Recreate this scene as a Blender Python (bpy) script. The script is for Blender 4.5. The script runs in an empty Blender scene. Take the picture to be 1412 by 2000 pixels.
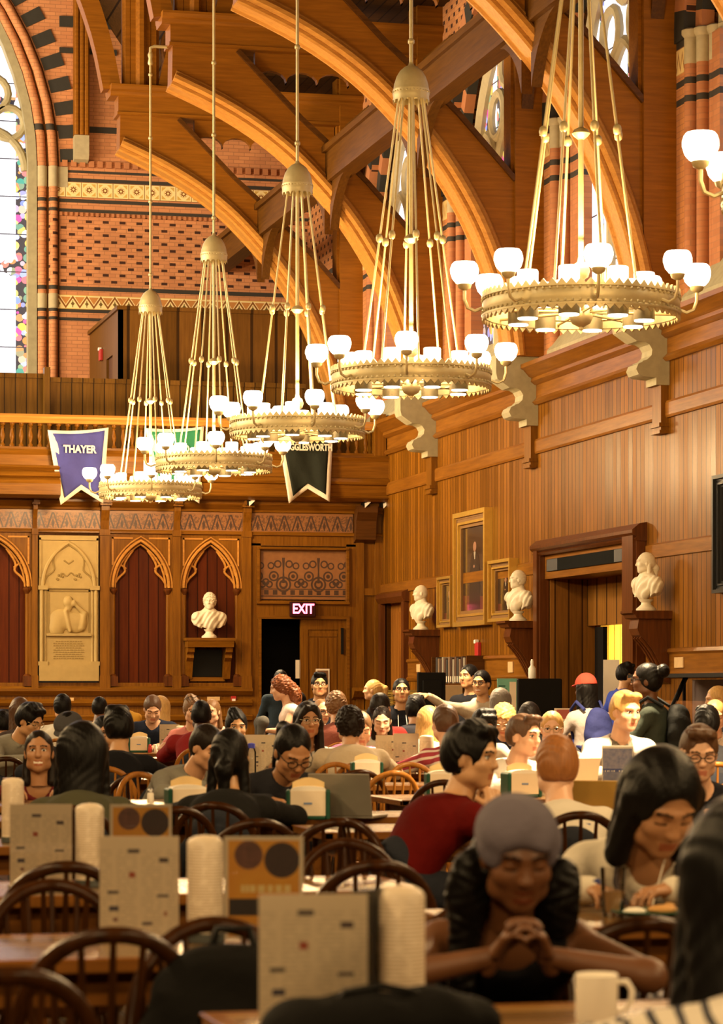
import bpy, bmesh, math, random
import numpy as np
from mathutils import Vector, Matrix
from math import sin, cos, pi, radians, sqrt, atan2
random.seed(7); RNG = np.random.default_rng(7)
scene = bpy.context.scene
COL = scene.collection
# ---------------------------------------------------------------- camera model (1412 x 2000 frame)
FPX, CX, HY, EYE = 5400.0, 706.0, 1345.0, 1.40
TH = math.atan((CX + 610.0) / FPX)
CT, ST = cos(TH), sin(TH)
def at_depth(x, y, d):
    r = (x - CX) * d / FPX
    return Vector((r * CT + d * ST, -r * ST + d * CT, EYE + (HY - y) * d / FPX))
def on_x(x, y, X):
    t = math.tan(TH + math.atan((x - CX) / FPX)); Y = X / t; d = X * ST + Y * CT
    return Vector((X, Y, EYE + (HY - y) * d / FPX))
def on_y(x, y, Y):
    t = math.tan(TH + math.atan((x - CX) / FPX)); X = Y * t; d = X * ST + Y * CT
    return Vector((X, Y, EYE + (HY - y) * d / FPX))
# ---------------------------------------------------------------- tags
def tag(o, label=None, cat=None, group=None, kind=None):
    if label: o['label'] = label
    if cat: o['category'] = cat
    if group: o['group'] = group
    if kind: o['kind'] = kind
    return o
def empty(name, loc=(0, 0, 0), rz=0.0, label=None, cat=None, group=None):
    o = bpy.data.objects.new(name, None); COL.objects.link(o)
    o.empty_display_size = 0.1
    o.location = loc; o.rotation_euler = (0, 0, rz)
    return tag(o, label, cat, group)
def link_mesh(name, me, parent=None, loc=None):
    o = bpy.data.objects.new(name, me); COL.objects.link(o)
    if parent is not None: o.parent = parent
    if loc is not None: o.location = loc
    return o
def copy_tree(o, parent=None):
    c = o.copy(); COL.objects.link(c)
    for k in ('label', 'group'):
        if parent is None and k in c: del c[k]
    if parent is not None: c.parent = parent
    for ch in list(o.children): copy_tree(ch, c)
    return c
# ---------------------------------------------------------------- mesh builder
class MB:
    def __init__(self): self.v = []; self.f = []; self.m = []; self.mi = 0
    def add(self, vs, fs):
        b = len(self.v); self.v.extend([tuple(p) for p in vs])
        for f in fs: self.f.append(tuple(b + i for i in f)); self.m.append(self.mi)
        return self
    def box(self, x0, x1, y0, y1, z0, z1):
        vs = [(x, y, z) for x in (x0, x1) for y in (y0, y1) for z in (z0, z1)]
        return self.add(vs, [(0, 1, 3, 2), (4, 6, 7, 5), (0, 4, 5, 1), (2, 3, 7, 6), (0, 2, 6, 4), (1, 5, 7, 3)])
    def boxc(self, c, s):
        return self.box(c[0] - s[0] / 2, c[0] + s[0] / 2, c[1] - s[1] / 2, c[1] + s[1] / 2, c[2] - s[2] / 2, c[2] + s[2] / 2)
    def prism(self, poly, axis, a, b):
        """poly in the two other axes (in x,y,z order), extruded from a to b along axis"""
        def P(u, w, t): return {0: (t, u, w), 1: (u, t, w), 2: (u, w, t)}[axis]
        n = len(poly)
        vs = [P(u, w, a) for u, w in poly] + [P(u, w, b) for u, w in poly]
        fs = [tuple(range(n)), tuple(range(2 * n - 1, n - 1, -1))]
        fs += [(i, n + i, n + (i + 1) % n, (i + 1) % n) for i in range(n)]
        return self.add(vs, fs)
    def lathe(self, prof, seg=16, c=(0, 0, 0), cap=True):
        n = len(prof); vs = []; fs = []
        for i in range(seg):
            a = 2 * pi * i / seg
            for r, z in prof: vs.append((c[0] + r * cos(a), c[1] + r * sin(a), c[2] + z))
        for i in range(seg):
            j = (i + 1) % seg
            for k in range(n - 1): fs.append((i * n + k, j * n + k, j * n + k + 1, i * n + k + 1))
        if cap:
            if prof[0][0] > 1e-5: fs.append(tuple(i * n for i in range(seg))[::-1])
            if prof[-1][0] > 1e-5: fs.append(tuple(i * n + n - 1 for i in range(seg)))
        return self.add(vs, fs)
    def tube(self, path, r, seg=8, cap=True, closed=False, flat=None):
        """tube along path; r a number or a list; flat=(ref vector, ratio) squashes the section along ref"""
        P = [Vector(p) for p in path]; n = len(P)
        R = list(r) if hasattr(r, '__len__') else [r] * n
        vs = []; prev = None
        for i in range(n):
            if closed: t = (P[(i + 1) % n] - P[i - 1]).normalized()
            else: t = (P[min(i + 1, n - 1)] - P[max(i - 1, 0)]).normalized()
            if prev is None:
                a = Vector((0, 0, 1)) if abs(t.z) < 0.9 else Vector((1, 0, 0))
                u = t.cross(a).normalized()
            else: u = (prev - t * prev.dot(t)).normalized()
            prev = u; w = t.cross(u)
            for k in range(seg):
                an = 2 * pi * (k + 0.5) / seg
                off = (u * cos(an) + w * sin(an)) * R[i]
                if flat:
                    fr = Vector(flat[0]); off -= fr * off.dot(fr) * (1 - flat[1])
                vs.append(P[i] + off)
        fs = []
        for i in range(n if closed else n - 1):
            j = (i + 1) % n
            for k in range(seg):
                l = (k + 1) % seg; fs.append((i * seg + k, i * seg + l, j * seg + l, j * seg + k))
        if cap and not closed:
            fs.append(tuple(range(seg))[::-1]); fs.append(tuple((n - 1) * seg + k for k in range(seg)))
        return self.add(vs, fs)
    def profile_x(self, prof, x0, x1):   # prof in (y,z) swept along x
        return self.prism(prof, 0, x0, x1)
    def sphere(self, c, r, seg=10, rings=6):
        r3 = r if hasattr(r, '__len__') else (r, r, r)
        vs = []; fs = []
        for i in range(rings + 1):
            p = pi * i / rings
            for k in range(seg):
                a = 2 * pi * k / seg
                vs.append((c[0] + r3[0] * sin(p) * cos(a), c[1] + r3[1] * sin(p) * sin(a), c[2] + r3[2] * cos(p)))
        for i in range(rings):
            for k in range(seg):
                l = (k + 1) % seg; fs.append((i * seg + k, (i + 1) * seg + k, (i + 1) * seg + l, i * seg + l))
        return self.add(vs, fs)
    def xform(self, M, start=0):
        for i in range(start, len(self.v)): self.v[i] = tuple(M @ Vector(self.v[i]))
        return self
    def build(self, name, mats, parent=None, smooth=None, loc=None, bevel=None):
        me = bpy.data.meshes.new(name); me.from_pydata(self.v, [], self.f)
        for m in (mats if isinstance(mats, (list, tuple)) else [mats]): me.materials.append(m)
        if any(self.m): me.polygons.foreach_set('material_index', self.m)
        bm = bmesh.new(); bm.from_mesh(me)
        bmesh.ops.recalc_face_normals(bm, faces=bm.faces); bm.to_mesh(me); bm.free()
        if smooth is not None:
            me.polygons.foreach_set('use_smooth', [True] * len(me.polygons))
            me.set_sharp_from_angle(angle=radians(smooth))
        me.update()
        o = link_mesh(name, me, parent, loc)
        if bevel:
            b = o.modifiers.new('edge', 'BEVEL'); b.width = bevel; b.segments = 2; b.limit_method = 'ANGLE'
        return o
def struct(name, mb, mats, parent=None, smooth=None):
    o = mb.build(name, mats, parent, smooth)
    if parent is None: o['kind'] = 'structure'
    return o
def arc(cx, cz, r, a0, a1, n):
    return [(cx + r * cos(a0 + (a1 - a0) * i / n), cz + r * sin(a0 + (a1 - a0) * i / n)) for i in range(n + 1)]
def pointed(xc, hw, z0, rise, n=10):
    """points of a pointed arch from left springing over the apex to the right springing"""
    R = (hw * hw + rise * rise) / (2 * hw); a = math.asin(min(1, rise / R))
    L = [(xc - hw + R - R * cos(a * i / n), z0 + R * sin(a * i / n)) for i in range(n + 1)]
    return L + [(2 * xc - x, z) for x, z in L[-2::-1]]
FONT = None
def text_mesh(txt, size, depth=0.004, bold=0.0, spacing=1.0):
    cu = bpy.data.curves.new('lettering', 'FONT'); cu.body = txt; cu.size = size; cu.extrude = depth
    cu.align_x = 'CENTER'; cu.align_y = 'CENTER'; cu.offset = bold; cu.space_character = spacing; cu.resolution_u = 3
    o = bpy.data.objects.new('lettering', cu); COL.objects.link(o)
    bpy.context.view_layer.update()
    me = bpy.data.meshes.new_from_object(o.evaluated_get(bpy.context.evaluated_depsgraph_get()))
    bpy.data.objects.remove(o)
    me.materials.clear()
    return me
# ---------------------------------------------------------------- node helper
class G:
    def __init__(self, name):
        self.mat = bpy.data.materials.new(name); self.mat.use_nodes = True
        self.t = self.mat.node_tree; self.t.nodes.clear()
        self.out = self.t.nodes.new('ShaderNodeOutputMaterial')
    def n(self, typ, props=None, **inp):
        nd = self.t.nodes.new('ShaderNode' + typ)
        for k, v in (props or {}).items(): setattr(nd, k, v)
        for k, v in inp.items():
            key = int(k[1:]) if k[0] == 'i' and k[1:].isdigit() else k.replace('_', ' ')
            s = nd.inputs[key]
            if isinstance(v, bpy.types.NodeSocket): self.t.links.new(v, s)
            elif isinstance(v, bpy.types.Node): self.t.links.new(v.outputs[0], s)
            else: s.default_value = v
        return nd
    def math(self, op, a, b=0.0, c=0.0):
        return self.n('Math', {'operation': op}, i0=a, i1=b, i2=c).outputs[0]
    def mix(self, f, a, b):
        nd = self.n('Mix', {'data_type': 'RGBA'})
        for idx, v in ((0, f), (6, a), (7, b)):
            s = nd.inputs[idx]
            if isinstance(v, bpy.types.NodeSocket): self.t.links.new(v, s)
            else: s.default_value = v if idx == 0 else (tuple(v) + (1,))[:4]
        return nd.outputs[2]
    def xyz(self):
        tc = self.n('TexCoord'); self.obj = tc.outputs['Object']
        sp = self.n('SeparateXYZ', Vector=self.obj)
        return sp.outputs[0], sp.outputs[1], sp.outputs[2]
    def vec(self, x, y, z):
        return self.n('CombineXYZ', X=x, Y=y, Z=z).outputs[0]
    def noise(self, vec, scale, detail=3.0, rough=0.5):
        return self.n('TexNoise', Vector=vec, Scale=scale, Detail=detail, Roughness=rough).outputs['Fac']
    def ramp(self, fac, stops):
        nd = self.n('ValToRGB', Fac=fac); e = nd.color_ramp.elements
        while len(e) < len(stops): e.new(0.5)
        for i, (p, c) in enumerate(stops): e[i].position = p; e[i].color = (tuple(c) + (1,))[:4]
        return nd.outputs[0]
    def band(self, v, a, b):   # 1 inside a..b
        return self.math('MULTIPLY', self.math('GREATER_THAN', v, a), self.math('LESS_THAN', v, b))
    def bsdf(self, color, rough=0.5, metal=0.0, bump=None, bstr=0.2, bdist=0.01, spec=0.5, coat=0.0, coat_rough=0.1, emis=None, estr=0.0, trans=0.0, sss=0.0):
        p = self.n('BsdfPrincipled')
        def s(k, v):
            if isinstance(v, bpy.types.NodeSocket): self.t.links.new(v, p.inputs[k])
            else: p.inputs[k].default_value = (tuple(v) + (1,))[:4] if hasattr(v, '__len__') else v
        s('Base Color', color); s('Roughness', rough); s('Metallic', metal); s('Specular IOR Level', spec)
        s('Coat Weight', coat); s('Coat Roughness', coat_rough); s('Transmission Weight', trans)
        if emis is not None: s('Emission Color', emis); s('Emission Strength', estr)
        if bump is not None:
            b = self.n('Bump', Height=bump, Strength=bstr, Distance=bdist)
            self.t.links.new(b.outputs[0], p.inputs['Normal'])
        self.t.links.new(p.outputs[0], self.out.inputs[0])
        return self.mat
def srgb(r, g, b):
    f = lambda c: c / 12.92 if c <= 0.04045 else ((c + 0.055) / 1.055) ** 2.4
    return (f(r / 255), f(g / 255), f(b / 255))
_plain = {}
def plain(color, rough=0.6, metal=0.0, name='paint', noise=0.06, coat=0.0):
    """a plain material with a little tonal variation"""
    key = (tuple(round(c, 3) for c in color), rough, metal, coat)
    if key not in _plain:
        g = G(name); g.xyz()
        f = g.noise(g.obj, 9.0, 4)
        dk = tuple(c * (1 - noise * 2.5) for c in color); lt = tuple(min(1, c * (1 + noise * 2.5)) for c in color)
        _plain[key] = g.bsdf(g.mix(f, dk, lt), rough, metal, bump=g.noise(g.obj, 60.0, 2), bstr=0.05, coat=coat, spec=.03 if rough > .9 else (.12 if max(color) < .05 else .3))
    return _plain[key]
def glow(color, strength, name='lamp_glass'):
    g = G(name); return g.bsdf((0.8, 0.8, 0.8), 0.4, emis=color, estr=strength)
LAMP_K, DOWN_K, FRONT_K, DAY_FILL_K, EXPO = 0.80, 2.2, 3.1, 2.9, 0.0
# ================================================================ materials
def wood(name, c0, c1, rough=0.35, grain='z', boards=None, coat=0.25, gscale=1.0):
    """varnished timber; grain along an axis; boards=(axis, width) adds tongue-and-groove joints"""
    c0, c1 = (c0[0], c0[1], c0[2] * .55), (c1[0], c1[1], c1[2] * .55)
    g = G(name); x, y, z = g.xyz(); ax = {'x': x, 'y': y, 'z': z}
    sc = {k: (1.6 if k == grain else 26.0) * gscale for k in 'xyz'}
    gv = g.vec(g.math('MULTIPLY', x, sc['x']), g.math('MULTIPLY', y, sc['y']), g.math('MULTIPLY', z, sc['z']))
    f = g.noise(gv, 1.0, 5, 0.6)
    big = g.noise(g.obj, 0.7, 2)
    f = g.math('ADD', g.math('MULTIPLY', f, 0.75), g.math('MULTIPLY', big, 0.25))
    col = g.ramp(f, [(0.30, c0), (0.70, c1)])
    h = f
    if boards:
        v = g.math('DIVIDE', ax[boards[0]], boards[1])
        cell = g.math('FLOOR', v); fr = g.math('FRACT', v)
        wn = g.n('TexWhiteNoise', {'noise_dimensions': '1D'}, W=cell).outputs['Value']
        t = g.math('MULTIPLY_ADD', wn, 0.5, 0.72)
        m = g.n('Mix', {'data_type': 'RGBA', 'blend_type': 'MULTIPLY'})
        m.inputs[0].default_value = 1.0; g.t.links.new(col, m.inputs[6])
        tv = g.vec(t, t, t); g.t.links.new(tv, m.inputs[7]); col = m.outputs[2]
        groove = g.math('LESS_THAN', g.math('ABSOLUTE', g.math('SUBTRACT', fr, 0.5)), 0.44)
        col = g.mix(groove, tuple(c * 0.35 for c in c0), col)
        h = g.math('ADD', g.math('MULTIPLY', groove, 1.0), g.math('MULTIPLY', f, 0.12))
        h = g.math('ADD', h, g.math('MULTIPLY', wn, 0.25))
        return g.bsdf(col, g.math('MULTIPLY_ADD', wn, 0.18, rough - 0.06), 0, h, 0.35, 0.012, coat=coat * .25, coat_rough=0.22, spec=.09)
    return g.bsdf(col, rough, 0, h, 0.08, 0.01, coat=coat * .3, coat_rough=0.22, spec=.10)
OAK0, OAK1 = (0.100, 0.035, 0.005), (0.225, 0.088, 0.014)
M = {}
M['wall_boards'] = wood('varnished_wall_boards', (0.125, 0.042, 0.004), (0.225, 0.085, 0.010), 0.36, 'z', ('y', 0.155), 0.14)
M['wall_boards_x'] = wood('varnished_boards_across', (0.075, 0.032, 0.008), (0.135, 0.062, 0.015), 0.4, 'z', ('x', 0.19), 0.2)
M['oak'] = wood('oak_trim_upright', OAK0, OAK1, 0.36, 'z')
M['oak_x'] = wood('oak_trim_across', OAK0, OAK1, 0.36, 'x')
M['oak_y'] = wood('oak_trim_along', (0.125, 0.042, 0.008), (0.26, 0.10, 0.020), 0.30, 'y')
M['truss'] = wood('roof_timber', (0.165, 0.054, 0.008), (0.29, 0.104, 0.016), 0.45, 'x', None, 0.08)
M['truss_roll'] = wood('roof_timber_moulding', (0.34, 0.135, 0.045), (0.52, 0.24, 0.085), 0.38, 'x', None, 0.25)
M['dark_wood'] = wood('dark_timber', (0.045, 0.016, 0.006), (0.115, 0.042, 0.014), 0.4, 'x')
M['purlin'] = wood('purlin_timber', (0.055, 0.020, 0.005), (0.115, 0.045, 0.010), 0.5, 'y')
M['roof_boards'] = wood('dark_roof_boards', (0.030, 0.014, 0.008), (0.085, 0.036, 0.016), 0.6, 'x', ('x', 0.2), 0.0)
M['red_panel'] = wood('reddish_niche_boards', (0.060, 0.010, 0.003), (0.095, 0.018, 0.005), 0.5, 'z', ('x', 0.17), 0.05)
M['dark_bracket'] = wood('mahogany', (0.050, 0.014, 0.006), (0.13, 0.038, 0.014), 0.28, 'z', None, 0.4)
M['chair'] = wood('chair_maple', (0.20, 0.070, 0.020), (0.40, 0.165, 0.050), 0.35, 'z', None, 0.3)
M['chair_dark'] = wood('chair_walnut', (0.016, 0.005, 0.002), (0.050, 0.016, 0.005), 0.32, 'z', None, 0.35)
M['table'] = wood('table_top_oak', (0.17, 0.085, 0.040), (0.28, 0.150, 0.075), 0.30, 'x', ('y', 0.12), 3.2)
M['table_edge'] = wood('table_edge_oak', (0.10, 0.036, 0.013), (0.22, 0.085, 0.028), 0.32, 'x', None, 0.3)
M['floor'] = wood('dark_floor_boards', (0.045, 0.022, 0.012), (0.11, 0.05, 0.025), 0.4, 'y', ('x', 0.14), 0.1)
M['yellow_wall'] = wood('yellow_boards', (0.50, 0.30, 0.07), (0.66, 0.42, 0.12), 0.5, 'z', ('y', 0.3), 0.1)
def carved(name, kind):
    """dark carved foliage on oak"""
    g = G(name); x, y, z = g.xyz()
    if kind == 'frieze':
        u = g.math('SUBTRACT', g.math('FRACT', g.math('DIVIDE', x, 0.235)), 0.5)
        v = g.math('DIVIDE', g.math('SUBTRACT', z, 4.10), 0.30)
        r = g.math('ABSOLUTE', g.math('SUBTRACT', g.math('MULTIPLY', g.math('ABSOLUTE', u), 1.7), g.math('MULTIPLY', g.math('SUBTRACT', 1.0, v), 0.75)))
        a = g.math('LESS_THAN', r, 0.10)
        b = g.math('LESS_THAN', g.math('ADD', g.math('MULTIPLY', g.math('ABSOLUTE', u), 2.5), g.math('ABSOLUTE', g.math('SUBTRACT', v, 0.33))), 0.30)
        mask = g.math('MAXIMUM', a, b)
        nz = g.math('GREATER_THAN', g.noise(g.obj, 30.0, 2), 0.52)
        mask = g.math('MULTIPLY', g.math('MAXIMUM', mask, g.math('MULTIPLY', nz, 0.6)), g.band(v, 0.05, 0.93))
    else:
        u = g.math('SUBTRACT', g.math('FRACT', g.math('DIVIDE', g.math('SUBTRACT', x, 9.68), 0.62)), 0.5)
        au = g.math('MULTIPLY', g.math('ABSOLUTE', u), 0.62)
        v = g.math('SUBTRACT', z, 3.22)
        def ring(cu, cv, r, w):
            du = g.math('SUBTRACT', au, cu); dv = g.math('SUBTRACT', v, cv)
            dd = g.math('SQRT', g.math('ADD', g.math('MULTIPLY', du, du), g.math('MULTIPLY', dv, dv)))
            return g.math('LESS_THAN', g.math('ABSOLUTE', g.math('SUBTRACT', dd, r)), w)
        mask = ring(0.17, 0.12, 0.075, 0.014)
        for a in ((0.17, 0.12, 0.0, 0.034), (0.10, 0.33, 0.055, 0.013), (0.22, 0.30, 0.05, 0.012), (0.0, -0.02, 0.12, 0.016), (0.0, -0.02, 0.06, 0.018), (0.25, -0.02, 0.05, 0.014), (0.31, 0.02, 0.05, 0.014)):
            mask = g.math('MAXIMUM', mask, ring(*a))
        stem = g.math('MULTIPLY', g.math('LESS_THAN', au, g.math('ADD', 0.012, g.math('MULTIPLY', g.math('ABSOLUTE', g.math('SUBTRACT', v, 0.2)), 0.06))), g.band(v, 0.0, 0.44))
        mask = g.math('MAXIMUM', mask, stem)
        low = g.math('MULTIPLY', g.math('LESS_THAN', g.math('ABSOLUTE', g.math('SUBTRACT', g.math('FRACT', g.math('DIVIDE', x, 0.155)), 0.5)), 0.26), g.band(v, -0.20, -0.12))
        mask = g.math('MAXIMUM', mask, low)
        mask = g.math('MAXIMUM', mask, g.math('MAXIMUM', g.band(v, -0.11, -0.095), g.band(v, -0.235, -0.215)))
    f = g.noise(g.obj, 12.0, 3)
    col = g.mix(mask, g.mix(f, (0.19, 0.072, 0.020), (0.29, 0.12, 0.034)), g.mix(f, (0.026, 0.010, 0.005), (0.065, 0.024, 0.010)))
    return g.bsdf(col, 0.45, 0, g.math('SUBTRACT', 1.0, mask), 0.5, 0.012, coat=0.15)
M['frieze'] = carved('carved_frieze', 'frieze')
M['carved'] = carved('carved_foliage', 'panel')
def brick(name, plane, bands=(), diaper=None, c1=(0.46, 0.185, 0.075)):
    g = G(name); x, y, z = g.xyz()
    u = x if plane == 'y' else y
    bt = g.n('TexBrick', Vector=g.vec(u, z, 0.0), Color1=(*c1, 1), Color2=(c1[0] * .8, c1[1] * .75, c1[2] * .75, 1), Mortar=(0.34, 0.15, 0.07, 1),
             Scale=1.0, Mortar_Size=0.006, Brick_Width=0.21, Row_Height=0.072, Bias=-0.1)
    col = bt.outputs[0]; f = g.noise(g.obj, 1.2, 4)
    col = g.mix(g.math('MULTIPLY', f, 0.40), col, (0.34, 0.12, 0.045))
    dark = None
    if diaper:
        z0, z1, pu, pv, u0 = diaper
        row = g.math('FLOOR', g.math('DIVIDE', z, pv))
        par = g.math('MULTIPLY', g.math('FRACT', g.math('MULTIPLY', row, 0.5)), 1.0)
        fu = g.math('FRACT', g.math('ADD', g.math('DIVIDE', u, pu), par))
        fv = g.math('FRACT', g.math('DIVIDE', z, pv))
        recess_shade = g.math('MULTIPLY', g.band(fu, 0.30, 0.66), g.band(fv, 0.25, 0.66))
        dark = g.math('MULTIPLY', recess_shade, g.math('MULTIPLY', g.band(z, z0, z1), g.math('GREATER_THAN', u, u0)))
        col = g.mix(dark, col, (0.050, 0.018, 0.010))  # shade in the recesses of the brick pattern, painted in as dark colour
    for a, b in bands: col = g.mix(g.band(z, a, b), col, (0.042, 0.034, 0.026))
    return g.bsdf(col, 0.75, 0, bt.outputs['Fac'], -0.35, 0.01, spec=0.25)
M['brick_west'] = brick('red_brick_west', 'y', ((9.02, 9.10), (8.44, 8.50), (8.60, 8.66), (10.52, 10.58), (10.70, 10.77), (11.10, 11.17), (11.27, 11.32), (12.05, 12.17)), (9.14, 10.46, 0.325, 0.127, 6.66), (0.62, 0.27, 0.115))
M['brick_side'] = brick('red_brick_side', 'x', ((8.52, 8.60), (8.74, 8.82), (9.22, 9.32)), (9.45, 12.6, 0.30, 0.15, 0), (0.55, 0.235, 0.080))
M['brick_plain'] = brick('red_brick_shaft', 'x', ((8.52, 8.60), (8.74, 8.82)))
M['brick_arch'] = plain((0.43, 0.165, 0.065), 0.75, name='arch_brick')
M['black_brick'] = plain((0.040, 0.036, 0.030), 0.7, name='black_brick')
M['stone'] = plain((0.42, 0.34, 0.20), 0.8, name='sandstone', noise=0.08)
M['stone_grey'] = plain((0.34, 0.29, 0.17), 0.8, name='grey_sandstone', noise=0.1)
M['tablet'] = plain((0.36, 0.245, 0.085), 0.6, name='cream_marble_relief', noise=0.06)
M['tablet_cut'] = plain((0.24, 0.155, 0.045), 0.7, name='incised_marble', noise=0.05)
M['marble'] = plain((0.72, 0.62, 0.44), 0.45, name='white_marble', noise=0.05)
def tiles(kind):
    g = G('tile_band_' + kind); x, y, z = g.xyz()
    cream, brn, ochre = (0.85, 0.66, 0.32), (0.24, 0.085, 0.02), (0.62, 0.38, 0.10)
    if kind == 'square':
        p, z0, hgt = 0.305, 10.80, 0.29
        u = g.math('SUBTRACT', g.math('FRACT', g.math('DIVIDE', x, p)), 0.5); v = g.math('SUBTRACT', g.math('DIVIDE', g.math('SUBTRACT', z, z0), hgt), 0.5)
        r = g.math('SQRT', g.math('ADD', g.math('MULTIPLY', u, u), g.math('MULTIPLY', v, v)))
        ang = g.math('ARCTAN2', v, u); pet = g.math('MULTIPLY_ADD', g.math('COSINE', g.math('MULTIPLY', ang, 8.0)), 0.04, 0.17)
        m1 = g.math('LESS_THAN', r, pet); m2 = g.band(r, 0.225, 0.25); dot = g.math('LESS_THAN', r, 0.07)
        au, av = g.math('ABSOLUTE', u), g.math('ABSOLUTE', v)
        cor = g.math('MULTIPLY', g.math('GREATER_THAN', g.math('ADD', au, av), 0.52), g.math('LESS_THAN', g.math('MAXIMUM', au, av), 0.40))
        edge = g.math('GREATER_THAN', g.math('MAXIMUM', au, av), 0.475)
        col = g.mix(m2, cream, ochre); col = g.mix(m1, col, brn); col = g.mix(dot, col, cream); col = g.mix(cor, col, ochre); col = g.mix(edge, col, (0.3, 0.15, 0.05))
    else:
        p, z0, hgt = 0.27, 8.66, 0.27
        u = g.math('ABSOLUTE', g.math('SUBTRACT', g.math('FRACT', g.math('DIVIDE', x, p)), 0.5)); v = g.math('DIVIDE', g.math('SUBTRACT', z, z0), hgt)
        dist = g.math('SUBTRACT', v, g.math('MULTIPLY_ADD', u, -1.45, 0.86))
        zig = g.math('LESS_THAN', g.math('ABSOLUTE', dist), 0.10)
        up = g.math('MULTIPLY', g.math('GREATER_THAN', dist, 0.2), g.math('LESS_THAN', v, 0.86))
        stem = g.math('MULTIPLY', g.math('LESS_THAN', u, 0.03), g.band(v, 0.12, 0.62))
        leaf = g.math('LESS_THAN', g.math('ADD', g.math('MULTIPLY', u, 1.2), g.math('ABSOLUTE', g.math('SUBTRACT', v, 0.38))), 0.17)
        edge = g.math('GREATER_THAN', g.math('ABSOLUTE', g.math('SUBTRACT', v, 0.5)), 0.455)
        col = g.mix(zig, cream, brn); col = g.mix(up, col, (0.52, 0.22, 0.06)); col = g.mix(leaf, col, (0.16, 0.10, 0.03)); col = g.mix(stem, col, (0.16, 0.10, 0.03)); col = g.mix(edge, col, ochre)
    return g.bsdf(col, 0.25, coat=0.4)
M['tile_square'] = tiles('square'); M['tile_zigzag'] = tiles('zigzag')
def stained(name, plane, edge_u, strength, border=0.42, blue=False):
    """lit leaded window: white quarries, coloured border"""
    g = G(name); x, y, z = g.xyz(); u = x if plane == 'y' else y
    vo = g.n('TexVoronoi', Vector=g.vec(u, z, 0.0), Scale=7.5)
    hue = g.n('SeparateColor', Color=vo.outputs['Color']).outputs[0]
    pal = g.ramp(hue, [(0.0, (0.9, 0.05, 0.35)), (0.22, (0.75, 0.25, 0.05)), (0.4, (0.02, 0.30, 0.22)), (0.6, (0.9, 0.55, 0.08)), (0.8, (0.12, 0.22, 0.80)), (1.0, (0.9, 0.85, 0.75))])
    fu = g.math('ABSOLUTE', g.math('SUBTRACT', g.math('FRACT', g.math('DIVIDE', g.math('SUBTRACT', u, edge_u), 1.15)), 0.5))
    side = g.math('GREATER_THAN', fu, 0.5 - border * 0.5)
    fz = g.math('FRACT', g.math('DIVIDE', z, 3.1)); rowm = g.math('LESS_THAN', fz, 0.10)
    colored = g.math('MAXIMUM', side, rowm)
    if not blue: colored = g.math('MULTIPLY', colored, g.math('GREATER_THAN', g.noise(g.obj, 3.2, 2), 0.40))
    white = (0.95, 0.93, 1.0)
    col = g.mix(colored, white, pal)
    lead = g.math('LESS_THAN', g.math('FRACT', g.math('DIVIDE', z, 0.72)), 0.03)
    lead = g.math('MAXIMUM', lead, g.math('MULTIPLY', colored, g.math('GREATER_THAN', g.n('TexVoronoi', {'feature': 'F1'}, Vector=g.vec(u, z, 0.0), Scale=7.5).outputs[0], 0.62)))
    col = g.mix(lead, col, (0.02, 0.02, 0.03))
    return g.bsdf((0.05, 0.05, 0.06), 0.2, emis=col, estr=strength)
M['glass_west'] = stained('stained_glass_west', 'y', 6.27, 1.9, .30)
M['glass_side'] = stained('stained_glass_side', 'x', 0.4, 1.5, 0.16)
M['glass_blue'] = stained('stained_glass_figures', 'x', 0.4, 1.3, 0.8, True)
def brass():
    g = G('aged_brass'); x, y, z = g.xyz(); f = g.noise(g.obj, 14.0, 3)
    return g.bsdf(g.mix(f, (0.44, 0.34, 0.15), (0.58, 0.47, 0.235)), 0.45, 0.35)
M['brass'] = brass()
M['brass_dark'] = plain((0.13, 0.11, 0.065), 0.45, 0.5, 'dull_brass')
M['gilt'] = plain((0.62, 0.38, 0.07), 0.35, 0.7, 'gilt_frame')
M['globe'] = glow((1.0, 0.86, 0.66), 9.0, 'opal_globe')
M['can_lens'] = glow((1.0, 0.84, 0.62), 7.0, 'lit_lens')
M['can_glass'] = glow((1.0, 0.84, 0.62), 6.0, 'lit_cylinder')
M['black'] = plain((0.006, 0.0055, 0.005), 0.5, name='black_paint')
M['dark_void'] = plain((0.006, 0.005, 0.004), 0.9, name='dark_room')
M['paper'] = plain((0.74, 0.62, 0.47), 0.7, name='cream_card', noise=0.03)
M['white'] = plain((0.78, 0.72, 0.62), 0.5, name='white_plastic', noise=0.02)
M['steel'] = plain((0.42, 0.40, 0.38), 0.3, 0.8, 'brushed_steel')
M['plate_tan'] = plain((0.62, 0.40, 0.18), 0.5, name='tan_plastic')
M['green_pl'] = plain((0.010, 0.060, 0.035), 0.4, name='dark_green_plastic')
M['red_pl'] = plain((0.40, 0.025, 0.02), 0.4, name='red_plastic')
M['laptop'] = plain((0.30, 0.27, 0.22), 0.4, 0.5, 'grey_laptop')
M['canvas'] = plain((0.035, 0.020, 0.012), 0.25, name='dark_oil_canvas', noise=0.2, coat=0.6)
def clear_glass():
    g = G('clear_glass')
    gl = g.n('BsdfGlossy', Roughness=0.03, Color=(1, 1, 1, 1)); tr = g.n('BsdfTransparent', Color=(0.99, 0.985, 0.975, 1))
    fr = g.n('Fresnel', IOR=1.45)
    mx = g.n('MixShader', i0=fr.outputs[0], i1=tr.outputs[0], i2=gl.outputs[0]); g.t.links.new(mx.outputs[0], g.out.inputs[0])
    return g.mat
M['glass'] = clear_glass()
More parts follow.
